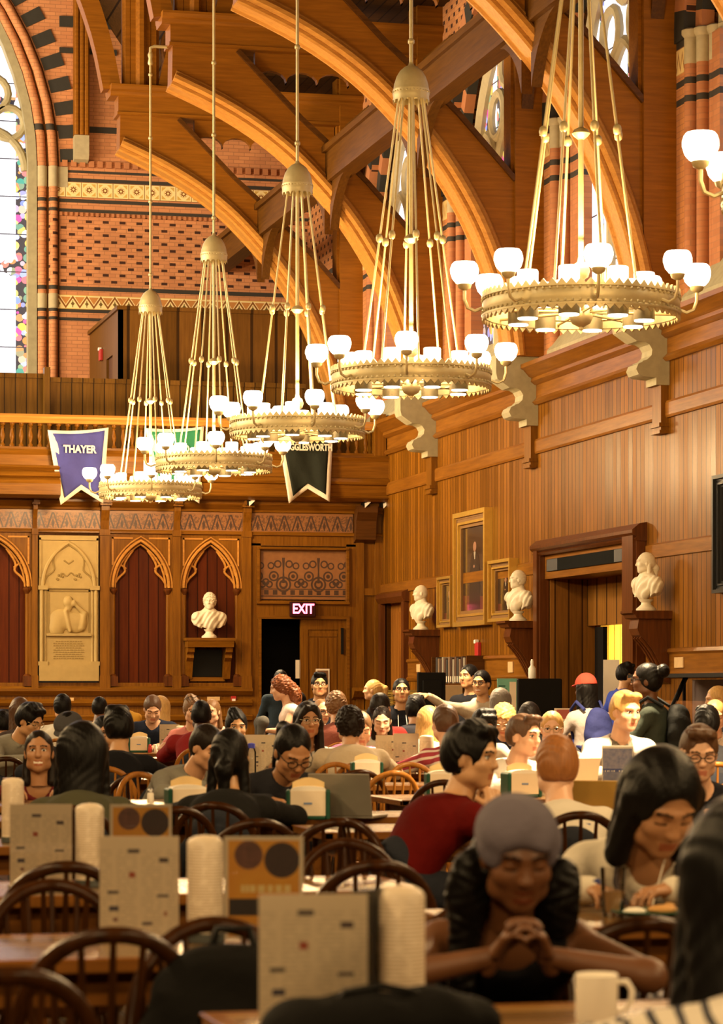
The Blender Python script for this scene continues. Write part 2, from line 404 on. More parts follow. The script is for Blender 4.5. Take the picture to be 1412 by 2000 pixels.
# ================================================================ the hall
XW, YB, YW = 11.72, 46.62, 52.7
TY = [48.5 - 5.4 * k for k in range(0, 7)]          # truss planes 48.5 43.1 37.7 32.3 26.9 21.5 16.1
XL = -7.0
struct('floor', MB().box(XL, 15.5, -2, 53, -0.2, 0), M['floor'])
# ---- right wall: boarded dado with two door openings
w = MB()
for y0, y1, z0, z1 in ((12, 33.44, 0, 5.98), (33.44, 37.0, 3.30, 5.98), (37.0, 44.92, 0, 5.98), (44.92, 46.35, 2.93, 5.98), (46.35, 52.9, 0, 5.98)):
    w.box(XW, XW + 0.3, y0, y1, z0, z1)
wr = struct('wall_right', w, M['wall_boards'])
w = MB()
def trim_seg(mb, prof, skips=()):
    """prof in (x,z) run along Y between the skips"""
    y = 14.0
    for a, b in list(skips) + [(YB, YB)]:
        mb.prism(prof, 1, y, a); y = b
    return mb
X = XW
struct('trim_1', trim_seg(MB(), [(X, 4.73), (X - .035, 4.73), (X - .045, 4.76), (X - .045, 4.91), (X - .03, 4.94), (X, 4.94)]), M['oak_y'])
struct('trim_2', trim_seg(MB(), [(X, 3.03), (X - .025, 3.03), (X - .025, 3.19), (X, 3.21)], [(32.92, 37.25)]), M['oak_y'])
m = MB()
trim_seg(m, [(X, 5.42), (X - .05, 5.42), (X - .09, 5.46), (X - .05, 5.50), (X - .03, 5.52), (X - .03, 5.70), (X - .06, 5.71), (X - .11, 5.75), (X - .10, 5.80),
             (X - .14, 5.82), (X - .22, 5.91), (X - .26, 5.93), (X - .26, 5.99), (X - .10, 6.05), (X, 6.06)])
struct('trim_3', m, M['oak_y'], smooth=40)
struct('trim_4', trim_seg(MB(), [(X, 1.52), (X - .03, 1.53), (X - .05, 1.57), (X - .02, 1.60), (X - .02, 1.82), (X - .05, 1.85), (X - .04, 1.89), (X, 1.90)], [(32.92, 37.25), (44.75, 46.5)]), M['oak_y'])
struct('baseboard_right', trim_seg(MB(), [(X, 0), (X - .04, 0), (X - .04, .25), (X, .28)], [(32.92, 37.25), (44.75, 46.5)]), M['oak_y'])
# pilaster strips under the stone corbels
for k, ty in enumerate(TY[1:5]):
    pm = MB().box(X - .10, X, ty - .16, ty + .16, 4.56, 5.42).box(X - .13, X, ty - .18, ty + .18, 4.62, 4.67).box(X - .12, X, ty - .17, ty + .17, 4.54, 4.58)
    struct('trim_%d' % (5 + k), pm, M['oak'])
# ---- big doorway
d = MB()
for y0, y1 in ((32.95, 33.44), (37.0, 37.25)): d.box(X - .13, X + .02, y0, y1, 0, 3.42).box(X - .17, X, y0 + .04, y1 - .04, 0, 3.40)
d.prism([(X + .02, 3.26), (X - .13, 3.26), (X - .16, 3.29), (X - .13, 3.31), (X - .17, 3.33), (X - .20, 3.36), (X - .20, 3.40), (X - .10, 3.48), (X + .02, 3.50)], 1, 32.92, 37.28)
dr = struct('door_1', d, M['dark_bracket'])
struct('transom_box', MB().box(X - .06, X + .55, 33.44, 37.0, 2.93, 3.28), M['oak_y'], dr)
sg = MB().box(X - .085, X - .05, 33.55, 36.85, 3.03, 3.20); so = sg.build('sign_panel', plain((.012, .012, .011), .95, name='matte_black'), dr)
MB().box(X - .088, X - .083, 33.57, 33.95, 3.035, 3.195).box(X - .088, X - .083, 36.35, 36.83, 3.035, 3.195).build('sign_end_plate', plain((0.05, 0.05, 0.055), 0.5, name='grey_plate'), dr)
# vestibule behind it
v = MB().box(X + .01, X + .75, 36.97, 37.12, 0, 3.3).box(X + .01, X + .75, 33.3, 33.47, 0, 3.3)
struct('wall_vestibule_sides', v, wood('vestibule_boards', (0.13, 0.050, 0.014), (0.26, 0.105, 0.03), 0.4, 'z', ('x', 0.2), 0.3))
v = MB().box(X + .55, X + .7, 33.44, 37.0, 2.28, 2.95).box(X + .55, X + .7, 33.44, 34.2, 0, 2.28)
struct('wall_vestibule_back', v, wood('vestibule_back', (0.13, 0.052, 0.013), (0.25, 0.105, 0.028), 0.4, 'z', ('y', 0.42), 0.2))
bx = MB().box(14.6, 14.7, 32, 44, 0, 3.2).box(12.3, 14.7, 43.2, 43.3, 0, 3.2).box(12.02, 14.7, 32, 32.1, 0, 3.2)
struct('wall_servery', bx, M['yellow_wall'])
struct('ceiling_servery', MB().box(12.05, 14.7, 32, 43.3, 3.2, 3.3), M['yellow_wall'])
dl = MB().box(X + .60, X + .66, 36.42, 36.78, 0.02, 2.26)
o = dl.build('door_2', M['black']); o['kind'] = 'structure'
# ---- small door beside the corner
d = MB()
for y0, y1 in ((44.75, 44.92), (46.35, 46.5)): d.box(X - .09, X + .02, y0, y1, 0, 3.0)
d.prism([(X + .02, 2.86), (X - .09, 2.86), (X - .14, 2.95), (X - .14, 3.02), (X + .02, 3.08)], 1, 44.7, 46.5)
dr = struct('door_3', d, M['dark_bracket'])
lf = MB().box(X + .10, X + .16, 44.92, 46.35, 0, 2.9)
for a, b in ((45.02, 45.55), (45.70, 46.25)):
    for z0, z1 in ((0.2, 1.2), (1.35, 2.7)): lf.box(X + .085, X + .1, a, b, z0, z1)
lf.build('door_leaf', wood('flamed_door', (0.16, 0.05, 0.012), (0.36, 0.14, 0.035), 0.35, 'z', None, 0.3, 0.5), dr)
# ---- upper right wall: brick bays with pointed windows
m = MB(); ring0 = MB(); sill = MB(); shafts = MB(); caps = MB(); tb = MB()
XB = 11.78; ZT = 13.6; ZS = 9.30; HW = 2.10; RISE = 2.75
m.box(XB, XB + .45, 48.3, 52.9, 5.9, ZT)
win_n = 0
for k in range(0, 5):
    yc = TY[k] - 2.7
    pts = pointed(yc, HW, ZS, RISE, 12)
    for (y0, z0), (y1, z1) in zip(pts[:-1], pts[1:]):
        m.add([(XB, y0, z0), (XB, y1, z1), (XB, y1, ZT), (XB, y0, ZT), (XB + .45, y0, z0), (XB + .45, y1, z1), (XB + .45, y1, ZT), (XB + .45, y0, ZT)],
              [(0, 1, 2, 3), (4, 7, 6, 5), (0, 4, 5, 1)])
    m.box(XB, XB + .45, TY[k] - 2.7 + HW, TY[k] + .6, 5.9, ZT)
    m.box(XB, XB + .45, yc - HW, yc + HW, 5.9, 6.1)
    # two orders of voussoirs, black and brick by turns
    for order, (hw, rise, thick, xf, dep) in enumerate(((HW, RISE, .34, XB - .03, .16), (HW - .22, RISE - .22, .24, XB + .12, .16))):
        a = pointed(yc, hw, ZS, rise, 11); b = pointed(yc, hw + thick, ZS, rise + thick * 1.25, 11)
        for i in range(len(a) - 1):
            ring0.mi = 1 if (i + order) % 2 else 0
            q = [a[i], a[i + 1], b[i + 1], b[i]]
            ring0.prism(q, 0, xf, xf + dep)
    # splayed jambs: shafts of brick with stone caps
    for s in (-1, 1):
        for j, (dx, dy) in enumerate(((0.06, 0.02), (0.16, 0.17), (0.27, 0.31), (0.36, 0.46))):
            py = yc + s * (HW - dy)
            (shafts if j < 3 else caps).tube([(XB + dx, py, 6.2), (XB + dx, py, 8.98 if j < 3 else 9.6)], 0.085, 10)
            caps.tube([(XB + dx, py, 8.98), (XB + dx, py, 9.36)], 0.088, 10)
            caps.lathe([(0.09, 0), (0.12, 0.05), (0.12, 0.09), (0.09, 0.11)], 10, (XB + dx, py, 9.30))
        shafts.box(XB + .20, XB + .5, min(yc + s * (HW - .62), yc + s * HW), max(yc + s * (HW - .62), yc + s * HW), 6.0, 9.3)
    sill.prism([(XB - .06, 6.02), (XB - .06, 6.14), (XB + .42, 6.80), (XB + .46, 6.80), (XB + .46, 6.02)], 1, yc - HW, yc + HW)
    for s in (-1, 1): tb.box(XB - .015, XB + .01, yc + s * (HW + .16) - .13, yc + s * (HW + .16) + .13, 8.90, 9.20)
    # the window itself
    win_n += 1
    g = MB(); xg = XB + .40; hw = HW - .45
    pts = pointed(yc, hw, ZS, RISE - .5, 10)
    g.prism([(yc - hw, 6.7)] + pts + [(yc + hw, 6.7)], 0, xg, xg + .03)
    wo = struct('window_%d' % win_n, g, M['glass_blue'] if k == 1 else M['glass_side'])
    tr = MB()
    for dy in (-0.55, 0.55): tr.tube([(xg - .02, yc + dy, 6.6), (xg - .02, yc + dy, 9.5)], 0.085, 8)
    for c in (-1.1, 0, 1.1):
        tr.tube([(xg - .02, y_, z_) for y_, z_ in pointed(yc + c, 0.55, 9.3, 0.75, 6)], 0.08, 8)
    for cy, cz, r in ((-.55, 10.25, .34), (.55, 10.25, .34), (0, 10.95, .36)):
        tr.tube([(xg - .02, yc + cy + r * cos(t * pi / 7), cz + r * sin(t * pi / 7)) for t in range(14)], 0.075, 8, closed=True)
    tr.tube([(xg - .02, y_, z_) for y_, z_ in pointed(yc, hw + .02, ZS, RISE - .48, 10)], 0.12, 8)
    tr.build('tracery', M['stone'], wo, smooth=40)
struct('wall_right_upper', m, M['brick_side'])
struct('trim_12', ring0, [M['brick_arch'], M['black_brick']])
struct('trim_13', shafts, M['brick_plain'], smooth=50)
struct('trim_14', caps, M['stone'], smooth=50)
struct('trim_15', sill, M['stone_grey'])
def pier_tile():
    g = G('pier_tile'); x, y, z = g.xyz()
    u = g.math('ABSOLUTE', g.math('SUBTRACT', g.math('FRACT', g.math('DIVIDE', y, 0.13)), 0.5)); v = g.math('DIVIDE', g.math('SUBTRACT', z, 8.9), 0.3)
    zig = g.math('LESS_THAN', g.math('ABSOLUTE', g.math('SUBTRACT', v, g.math('MULTIPLY_ADD', u, -1.3, 0.8))), 0.10)
    return g.bsdf(g.mix(zig, (0.80, 0.58, 0.24), (0.30, 0.12, 0.03)), 0.3, coat=0.3)
struct('trim_16', tb, pier_tile())
# ---- stone corbels that carry the trusses
for k, ty in enumerate(TY[1:5]):
    prof = [(X, 6.12), (X - .62, 6.12), (X - .62, 5.86), (X - .60, 5.78), (X - .42, 5.66), (X - .36, 5.66)]
    prof += [(X - .36 + .0 + .14 * sin(t), 5.54 + .12 * cos(t)) for t in [0.3, 0.8, 1.4, 2.0, 2.6, 3.0]]
    prof += [(X - .33 - .10 * sin(t), 5.32 + .09 * cos(t)) for t in [0.2, 0.8, 1.6, 2.4, 3.0]]
    prof += [(X - .17, 5.22), (X - .17, 5.13), (X - .0, 5.13)]
    struct('corbel', MB().prism(prof, 1, ty - .19, ty + .19), M['stone_grey'], smooth=25)
# ================================================================ hammer-beam trusses
ARC = [(7.39, 10.93), (8.13, 10.61), (8.77, 10.25), (9.30, 9.86), (9.75, 9.43), (10.15, 8.98), (10.48, 8.52), (10.78, 8.0), (11.0, 7.5), (11.18, 7.0), (11.31, 6.5), (11.36, 6.1)]
def smooth_poly(P, n=3):
    P = [Vector((a, b)) for a, b in P]; out = []
    for i in range(len(P) - 1):
        p0, p1, p2, p3 = P[max(i - 1, 0)], P[i], P[i + 1], P[min(i + 2, len(P) - 1)]
        for j in range(n):
            t = j / n
            out.append(tuple(0.5 * ((2 * p1) + (p2 - p0) * t + (2 * p0 - 5 * p1 + 4 * p2 - p3) * t * t + (3 * p1 - p0 - 3 * p2 + p3) * t ** 3)))
    out.append(tuple(P[-1])); return out
ARCS = smooth_poly(ARC)
def offset(P, d):
    out = []
    for i, p in enumerate(P):
        a = Vector(P[max(i - 1, 0)]); b = Vector(P[min(i + 1, len(P) - 1)]); t = (b - a).normalized()
        nrm = Vector((t.y, -t.x)) * -1
        out.append((p[0] + nrm.x * d, p[1] + nrm.y * d))
    return out
def make_truss(ty, full=True):
    root = empty('roof_truss', (0, 0, 0)); root['kind'] = 'structure'
    T = 0.20
    up = [(8.46, 11.50), (9.49, 10.48), (10.05, 10.0), (10.56, 9.52), (11.05, 9.0), (11.40, 8.62)]
    b = MB().prism([(7.40, 11.5)] + ARCS + [(11.42, 6.1)] + up[::-1], 1, ty - T, ty + T)
    b.build('curved_brace', M['truss'], root)
    # raised strip along the straight edge and the planted seam
    e = MB()
    o1 = offset(up, -.07)
    e.prism(up + o1[::-1], 1, ty - T - .06, ty + T + .06)
    e.build('brace_edge', M['dark_wood'], root)
    s = MB()
    for i, (dd, rr, yy) in enumerate(((-.02, .055, T + .04), (.075, .075, T + .10), (.17, .04, T + .03))):
        pl = offset(ARCS, dd)
        for sy in (-1, 1): s.tube([(x, ty + sy * (yy - .03), z) for x, z in pl], rr, 8)
    sm = offset(ARCS, -.04); s.prism(ARCS + sm[::-1], 1, ty - T - .05, ty + T + .05)
    s.build('soffit_moulding', M['truss_roll'], root, smooth=40)
    h = MB().box(7.36, 11.8, ty - T - .03, ty + T + .03, 11.53, 11.90)
    pr = [(ty - T - .03, 11.83), (ty - T - .06, 11.85), (ty - T - .08, 11.90), (ty - T - .14, 11.93), (ty - T - .16, 11.98), (ty - T - .16, 12.02)]
    h.prism(pr + [(2 * ty - a, z) for a, z in pr[::-1]], 0, 7.22, 11.8)
    h.prism([(ty - T - .03, 11.50), (ty - T - .06, 11.51), (ty - T - .06, 11.55), (ty - T - .03, 11.56), (ty + T + .03, 11.56), (ty + T + .06, 11.55), (ty + T + .06, 11.51), (ty + T + .03, 11.50)], 0, 7.34, 11.8)
    h.build('hammer_beam', M['truss'], root)
    t = MB(); n = 5; xs = [8.75 + i * (11.3 - 8.75) / n for i in range(n + 1)]
    for i in range(n):
        a, c = xs[i], xs[i + 1]; w_ = c - a
        prof = [(a, 11.5), (a, 11.02)] + [(a + w_ / 2 - w_ / 2 * cos(q * pi / 8), 11.05 + .17 * sin(q * pi / 8)) for q in range(9)] + [(c, 11.02), (c, 11.5)]
        t.prism(prof, 1, ty - .06, ty + .06)
    t.build('cusped_board', M['truss'], root)
    p = MB().box(11.36, 11.82, ty - .27, ty + .27, 6.1, 12.9).box(11.32, 11.4, ty - .17, ty + .17, 6.3, 12.9)
    p.build('wall_post', M['truss'], root)
    hp = MB()
    for dx, dy in ((7.55, 0), (7.78, -.12), (7.78, .12), (8.02, 0)): hp.tube([(dx, ty + dy, 12.0), (dx, ty + dy, 18.0)], .10, 8)
    hp.box(7.6, 7.95, ty - .1, ty + .1, 12.0, 18.0)
    hp.build('hammer_post', M['truss'], root, smooth=40)
    ub = smooth_poly([(7.42, 12.0), (7.20, 13.0), (6.75, 14.2), (6.0, 15.6), (5.0, 16.8), (2.5, 18.2)])
    MB().prism(ub + offset(ub, .32)[::-1], 1, ty - .16, ty + .16).build('upper_arch', M['truss'], root)
    rb = smooth_poly([(8.1, 12.1), (8.35, 13.0), (8.9, 13.7), (9.9, 14.2)])
    MB().prism(rb + offset(rb, -.3)[::-1], 1, ty - .12, ty + .12).build('upper_brace', M['truss'], root)
    rg = MB(); rg.tube([(8.75 + .55 * cos(t_ * pi / 10), ty, 12.75 + .55 * sin(t_ * pi / 10)) for t_ in range(20)], .07, 8, closed=True)
    rg.build('ring_tracery', M['dark_wood'], root, smooth=40)
    return root
for ty in TY: make_truss(ty)
# purlins and the boarded roof behind the trusses
pu = MB()
for (x0, x1, z0, z1) in ((9.86, 10.16, 9.46, 9.98), (9.80, 10.22, 9.92, 10.02), (8.55, 8.9, 12.3, 12.6)):
    pu.box(x0, x1, 14, YW - .1, z0, z1)
struct('trim_17', pu, M['purlin'])
br = MB()
for k in range(6):
    for sy in (-1, 1):
        c = smooth_poly([(TY[k] + sy * .2, 8.7), (TY[k] + sy * .45, 9.1), (TY[k] + sy * .95, 9.42), (TY[k] + sy * 1.6, 9.5)])
        br.prism(c + [(TY[k] + sy * .2, 9.5)], 0, 9.94, 10.08)
        c2 = smooth_poly([(TY[k] + sy * .27, 9.6), (TY[k] + sy * .5, 10.3), (TY[k] + sy * 1.05, 11.0), (TY[k] + sy * 2.0, 11.5)])
        br.prism(c2 + [(TY[k] + sy * .27, 11.5)], 0, 11.45, 11.62)
struct('trim_18', br, M['purlin'])
rf = MB().prism([(10.05, 10.02), (10.15, 10.02), (9.3, 11.25), (9.2, 11.25)], 1, 14, YW)
struct('trim_19', MB().box(8.9, 11.9, 14, YW, 12.35, 12.5).box(8.9, 9.1, 14, YW, 12.0, 12.5), M['roof_boards'])
rf = MB().prism([(8.95, 12.5), (11.95, 12.5), (11.95, 12.9), (2.5, 22.5), (2.5, 22.0)], 1, 10, YW + .3)
struct('ceiling', rf, M['roof_boards'])
struct('ceiling_far', MB().prism([(2.5, 22.0), (2.5, 22.5), (XL, 12.9), (XL, 12.5)], 1, 10, YW + .3), M['roof_boards'])
# ================================================================ west gable wall with the great window
WX, ZSP, RW = 6.30, 11.35, 5.75
def west_arch(x_edge, z_top=18.0, n=12, z0=None):
    cxx = x_edge - RW
    amax = math.acos((2.5 - cxx) / RW)
    return [(cxx + RW * cos(amax * i / n), ZSP + RW * sin(amax * i / n)) for i in range(n + 1)]
A = west_arch(WX + .55)
m = MB()
for (x0, z0), (x1, z1) in zip(A[:-1], A[1:]):
    m.add([(x0, YW, z0), (x1, YW, z1), (x1, YW, 18.5), (x0, YW, 18.5)], [(0, 1, 2, 3)])
m.box(WX + .55, 12.3, YW, YW + .4, 4.0, 18.5); m.box(-1.5, WX + .55, YW, YW + .4, 4.0, 6.3)
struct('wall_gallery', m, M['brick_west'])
def arch_strip(mb, e0, e1, y0, y1, z0):
    a = [(e0, z0)] + west_arch(e0); b = [(e1, z0)] + west_arch(e1)
    for i in range(len(a) - 1): mb.prism([a[i], a[i + 1], b[i + 1], b[i]], 1, y0, y1)
def arch_tube(mb, e, y, r, z0):
    mb.tube([(e, y, z0)] + [(x, y, z) for x, z in west_arch(e)], r, 10)
st = MB(); arch_strip(st, WX + .0, WX + .17, YW - .02, YW + .35, 6.3); struct('trim_20', st, M['stone_grey'])
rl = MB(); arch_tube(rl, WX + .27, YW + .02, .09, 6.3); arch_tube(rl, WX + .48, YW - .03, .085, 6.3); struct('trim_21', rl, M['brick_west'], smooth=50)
gp = MB(); arch_strip(gp, WX + .35, WX + .40, YW + .0, YW + .05, 6.3); arch_strip(gp, WX + .56, WX + .60, YW - .01, YW + .05, 6.3); struct('trim_22', gp, M['dark_wood'])
cp = MB()
for e, r in ((.27, .10), (.48, .095)):
    for z0, z1 in ((10.98, 11.37), (8.66, 8.94)): cp.tube([(WX + e, YW + (.02 if e < .4 else -.03), z0), (WX + e, YW + (.02 if e < .4 else -.03), z1)], r, 10)
cp.box(WX + .56, WX + .76, YW - .03, YW + .02, 10.98, 11.37); struct('trim_23', cp, M['stone'], smooth=50)
# alternate black voussoirs round the arch
bv = MB(); e0, e1 = WX + .62, WX + 1.02
for i in range(10):
    a0 = (0.02 + i * 0.0765) ; a1 = a0 + 0.042
    c0, c1 = e0 - RW, e1 - RW
    q = [(c0 + RW * cos(a0), ZSP + RW * sin(a0)), (c0 + RW * cos(a1), ZSP + RW * sin(a1)), (c0 + (RW + .40) * cos(a1), ZSP + (RW + .40) * sin(a1)), (c0 + (RW + .40) * cos(a0), ZSP + (RW + .40) * sin(a0))]
    bv.prism(q, 1, YW - .03, YW + .02)
struct('trim_24', bv, M['black_brick'])
struct('trim_25', MB().box(WX + .55, 11.8, YW - .025, YW + .02, 10.80, 11.09), M['tile_square'])
struct('trim_26', MB().box(WX + .55, 11.8, YW - .025, YW + .02, 8.66, 8.93), M['tile_zigzag'])
db = MB()
for i in range(52): db.box(6.9 + i * .1, 6.95 + i * .1, YW - .05, YW + .01, 10.44, 10.51)
for i in range(30): db.box(6.95 + i * .17, 7.05 + i * .17, YW - .06, YW + .01, 11.38, 11.50)
struct('trim_27', db, M['brick_arch'])
struct('trim_28', MB().box(6.9, 8, YW - .05, YW + .02, 14.05, 14.25).box(6.9, 8, YW - .05, YW + .02, 13.55, 13.65), M['black_brick'])
pw = MB().box(7.16, 7.42, YW - .25, YW, 11.95, 18)
for dx in (7.2, 7.3, 7.39): pw.tube([(dx, YW - .27, 11.95), (dx, YW - .27, 18)], .05, 8)
struct('trim_29', pw, M['truss'])
struct('trim_30', MB().prism([(YW, 11.45), (YW - .18, 11.5), (YW - .24, 11.6), (YW - .24, 11.95), (YW, 11.95)], 0, 7.16, 7.44), M['stone'])
gw = MB().prism([(-1.5, 6.9), (WX, 6.9)] + west_arch(WX) + [(-1.5, 16.5)], 1, YW + .25, YW + .28)
wo = struct('window_6', gw, M['glass_west'])
tr = MB()
for xx in (5.2, 4.1): tr.tube([(xx, YW + .2, 6.9), (xx, YW + .2, 12.2)], .10, 8)
tr.tube([(x, YW + .2, z) for x, z in pointed(5.75, .52, 11.3, .75, 6)], .08, 8)
for cx_, cz, r in ((5.95, 12.2, .30), (5.62, 12.75, .33)):
    tr.tube([(cx_ + r * cos(t * pi / 8), YW + .2, cz + r * sin(t * pi / 8)) for t in range(16)], .075, 8, closed=True)
tk = MB()
big = [(6.27, 11.5), (6.2, 12.6), (5.95, 13.4), (5.5, 14.3), (4.6, 15.4)]
tk.prism(big + [(4.1, 15.2), (5.15, 14.0), (5.55, 13.2), (5.75, 12.55), (6.0, 12.5)], 1, YW + .12, YW + .24)
tr.build('tracery', M['stone_grey'], wo, smooth=40)
# ================================================================ gallery
gz = MB().box(3.0, XW, 46.15, YW, 5.15, 5.34)
struct('floor_gallery', gz, M['dark_wood'])
pt = MB().box(5.2, 6.02, 47.9, 48.0, 5.3, 6.80).box(6.02, 10.55, 47.7, 47.8, 5.3, 6.72).box(6.0, 10.6, 47.66, 47.84, 6.70, 6.78).box(5.0, 6.02, 47.86, 48.04, 6.78, 6.86).box(5.98, 6.08, 47.62, 47.84, 5.3, 6.95)
pt.box(3.0, 5.2, 47.9, 48.0, 5.3, 6.80)
struct('wall_gallery_screen', pt, M['wall_boards_x'])
bo = MB().box(7.48, 11.7, 49.0, 49.1, 5.3, 8.19).box(7.48, 7.56, 49.0, 49.75, 5.3, 8.19).box(7.48, 7.56, 50.5, YW, 5.3, 8.19).box(7.48, 7.56, 49.75, 50.5, 7.45, 8.19).box(7.44, 11.7, 48.96, YW, 8.17, 8.24)
struct('wall_booth', bo, wood('booth_panelling', (0.085, 0.034, 0.009), (0.15, 0.064, 0.017), 0.42, 'z', ('x', 0.45), 0.2))
struct('door_4', MB().box(7.52, 7.56, 49.75, 50.5, 5.3, 7.45), M['dark_wood'])
# front of the gallery
fr = MB()
YF = 46.12
prof = [(YF + .4, 5.40), (YF, 5.40), (YF - .04, 5.36), (YF, 5.30), (YF, 5.02), (YF - .05, 5.0), (YF - .10, 4.94), (YF - .08, 4.90), (YF - .02, 4.88), (YF + .02, 4.70), (YF - .02, 4.67), (YF + .1, 4.62), (YF + .4, 4.60)]
fr.prism(prof, 0, 3.0, XW)
struct('trim_31', fr, M['oak_x'])
lb = MB().prism([(YF + .1, 5.12), (YF - .15, 5.12), (YF - .20, 5.08), (YF - .14, 5.03), (YF - .22, 5.0), (YF - .28, 4.93), (YF - .22, 4.9), (YF - .30, 4.86), (YF - .34, 4.80), (YF - .34, 4.62), (YF - .2, 4.58), (YF + .1, 4.58)], 0, 3.0, 6.02)
struct('trim_32', lb, M['oak_x'])
bal = empty('balustrade', (8.3, YF + .15, 5.4)); bal['kind'] = 'structure'
def inv(o, p): o.parent = p; o.matrix_parent_inverse = Matrix.Translation(-Vector(p.location)); return o
inv(MB().prism([(YF + .02, 5.84), (YF, 5.88), (YF + .03, 5.92), (YF + .02, 5.95), (YF + .06, 5.99), (YF + .24, 5.99), (YF + .28, 5.95), (YF + .27, 5.92), (YF + .30, 5.88), (YF + .28, 5.84)], 0, 3.0, XW).build('hand_rail', M['truss_roll']), bal)
inv(MB().box(3.0, XW, YF + .02, YF + .28, 5.40, 5.44).build('base_rail', M['oak_x']), bal)
bp = MB().lathe([(.030, 0), (.045, .0), (.045, .04), (.025, .06), (.022, .10), (.038, .15), (.045, .19), (.030, .26), (.022, .31), (.036, .33), (.022, .35), (.045, .37), (.045, .40)], 8)
b0 = None
for i in range(44):
    xx = 4.95 + .156 * i
    if b0 is None: b0 = bp.build('baluster', M['oak'], smooth=50); ob = b0
    else: ob = b0.copy(); COL.objects.link(ob)
    inv(ob, bal); ob.location = (xx, YF + .15, 5.44)
for xx in (11.55,):
    inv(MB().box(xx - .08, xx + .12, YF - .02, YF + .32, 5.40, 6.12).build('newel_post', M['oak']), bal)
# ================================================================ back screen
PIL = [(5.64, 5.73), (6.79, 6.95), (8.04, 8.17), (9.24, 9.40)]
m = MB(); red = MB(); mould = MB(); col = MB(); capm = MB()
yb = YB
m.box(3.0, 9.40, yb, yb + .3, 0, 1.50)
m.box(3.0, XW, yb, yb + .3, 4.05, 4.75)
BAYS = [(4.55, 5.64), (6.95, 8.04), (8.17, 9.24)]
for x0, x1 in BAYS:
    xc = (x0 + x1) / 2; hw = (x1 - x0) / 2 - .06; zs, rise = 3.12, .80
    P = pointed(xc, hw, zs, rise, 10)
    for (a, z0), (b, z1) in zip(P[:-1], P[1:]):
        m.add([(a, yb, z0), (b, yb, z1), (b, yb, 4.06), (a, yb, 4.06), (a, yb + .14, z0), (b, yb + .14, z1)], [(0, 1, 2, 3), (0, 4, 5, 1)])
    m.box(x0, x0 + .06, yb, yb + .14, 1.5, 4.06); m.box(x1 - .06, x1, yb, yb + .14, 1.5, 4.06)
    red.box(x0, x1, yb + .14, yb + .2, 1.45, 4.06)
    for off, r, yy in ((.0, .030, yb - .01), (-.05, .020, yb + .05), (.055, .016, yb - .01)):
        PP = pointed(xc, hw + off, zs, rise + off * 1.2, 10); mould.tube([(x, yy, z) for x, z in PP], r, 8)
    for s in (-1, 1):       # cusps of the trefoil head
        cps = smooth_poly([(xc + s * (hw - .02), zs + .02), (xc + s * (hw - .11), zs + .16), (xc + s * (hw - .22), zs + .27), (xc + s * (hw - .205), zs + .36), (xc + s * (hw - .24), zs + .46), (xc + s * (hw - .36), zs + .64)], 4)
        mould.tube([(x, yb + .06, z) for x, z in cps], .022, 8)
        q = smooth_poly([(xc + s * (hw - .24), zs + .32), (xc + s * (hw - .10), zs + .40), (xc + s * (hw - .05), zs + .22)], 3)
        mould.tube([(x, yb + .05, z) for x, z in q], .018, 6)
        # spandrel frames
        xe = xc + s * (hw + .015)
        mould.box(min(xc + s * .14, xe), max(xc + s * .14, xe), yb - .018, yb + .005, 3.945, 3.975)
        mould.box(min(xe, xe - s * .03), max(xe, xe - s * .03), yb - .018, yb + .005, 3.50, 3.975)
        px = xc + s * (hw - .015)
        col.tube([(px, yb + .03, 1.62), (px, yb + .03, 3.02)], .035, 10)
        capm.lathe([(.036, 0), (.06, .05), (.075, .07), (.075, .10), (.05, .11)], 10, (px, yb + .03, 3.0))
        capm.lathe([(.07, 0), (.07, .02), (.04, .05)], 10, (px, yb + .03, 1.60)); capm.box(px - .07, px + .07, yb - .05, yb + .1, 1.44, 1.61)
for x0, x1 in PIL:
    m.box(x0, x1, yb - .06, yb + .2, 1.38, 4.08)
    m.box(x0 - .01, x1 + .01, yb - .08, yb + .2, 1.38, 1.62)
    m.box(x0 - .01, x1 + .01, yb - .08, yb + .2, 4.0, 4.10)
    m.prism([(yb, 4.10), (yb - .06, 4.10), (yb - .08, 4.25), (yb - .16, 4.42), (yb - .16, 4.52), (yb, 4.52)], 0, x0 + .01, x1 - .01)
    m.box(x0 - .02, x1 + .02, yb - .24, yb, 4.50, 4.54); m.box(x0, x1, yb - .3, yb, 4.54, 4.66)
# door bay frame
m.box(9.40, 11.26, yb, yb + .2, 3.86, 4.06); m.box(9.40, 9.58, yb, yb + .2, 0, 3.9); m.box(11.09, 11.26, yb, yb + .2, 0, 3.9); m.box(9.58, 11.09, yb, yb + .2, 2.64, 2.92)
m.box(11.26, 11.40, yb - .03, yb + .2, 0, 4.05).box(11.40, 11.60, yb + .04, yb + .2, 0, 4.05).box(11.60, XW, yb - .03, yb + .2, 0, 4.05)
for z in (1.35, 3.02): m.box(11.40, 11.60, yb - .02, yb + .2, z, z + .12)
m.box(11.42, 11.72, yb - .10, yb + .1, 0, 1.42)
m.prism([(yb, 1.42), (yb - .22, 1.42), (yb - .24, 1.36), (yb - .14, 1.26), (yb, 1.2)], 0, 11.18, 11.6)
struct('wall_back', m, M['oak'])
struct('wall_back_niches', red, M['red_panel'])
struct('trim_33', mould, M['truss_roll'], smooth=45)
struct('trim_34', col, M['oak'], smooth=50)
struct('trim_35', capm, M['dark_bracket'], smooth=40)
fz = MB().box(3.0, 9.40, yb - .03, yb + .02, 4.10, 4.42).box(9.40, 11.2, yb - .03, yb + .02, 4.10, 4.42)
struct('trim_36', fz, M['frieze'])
hz = MB()
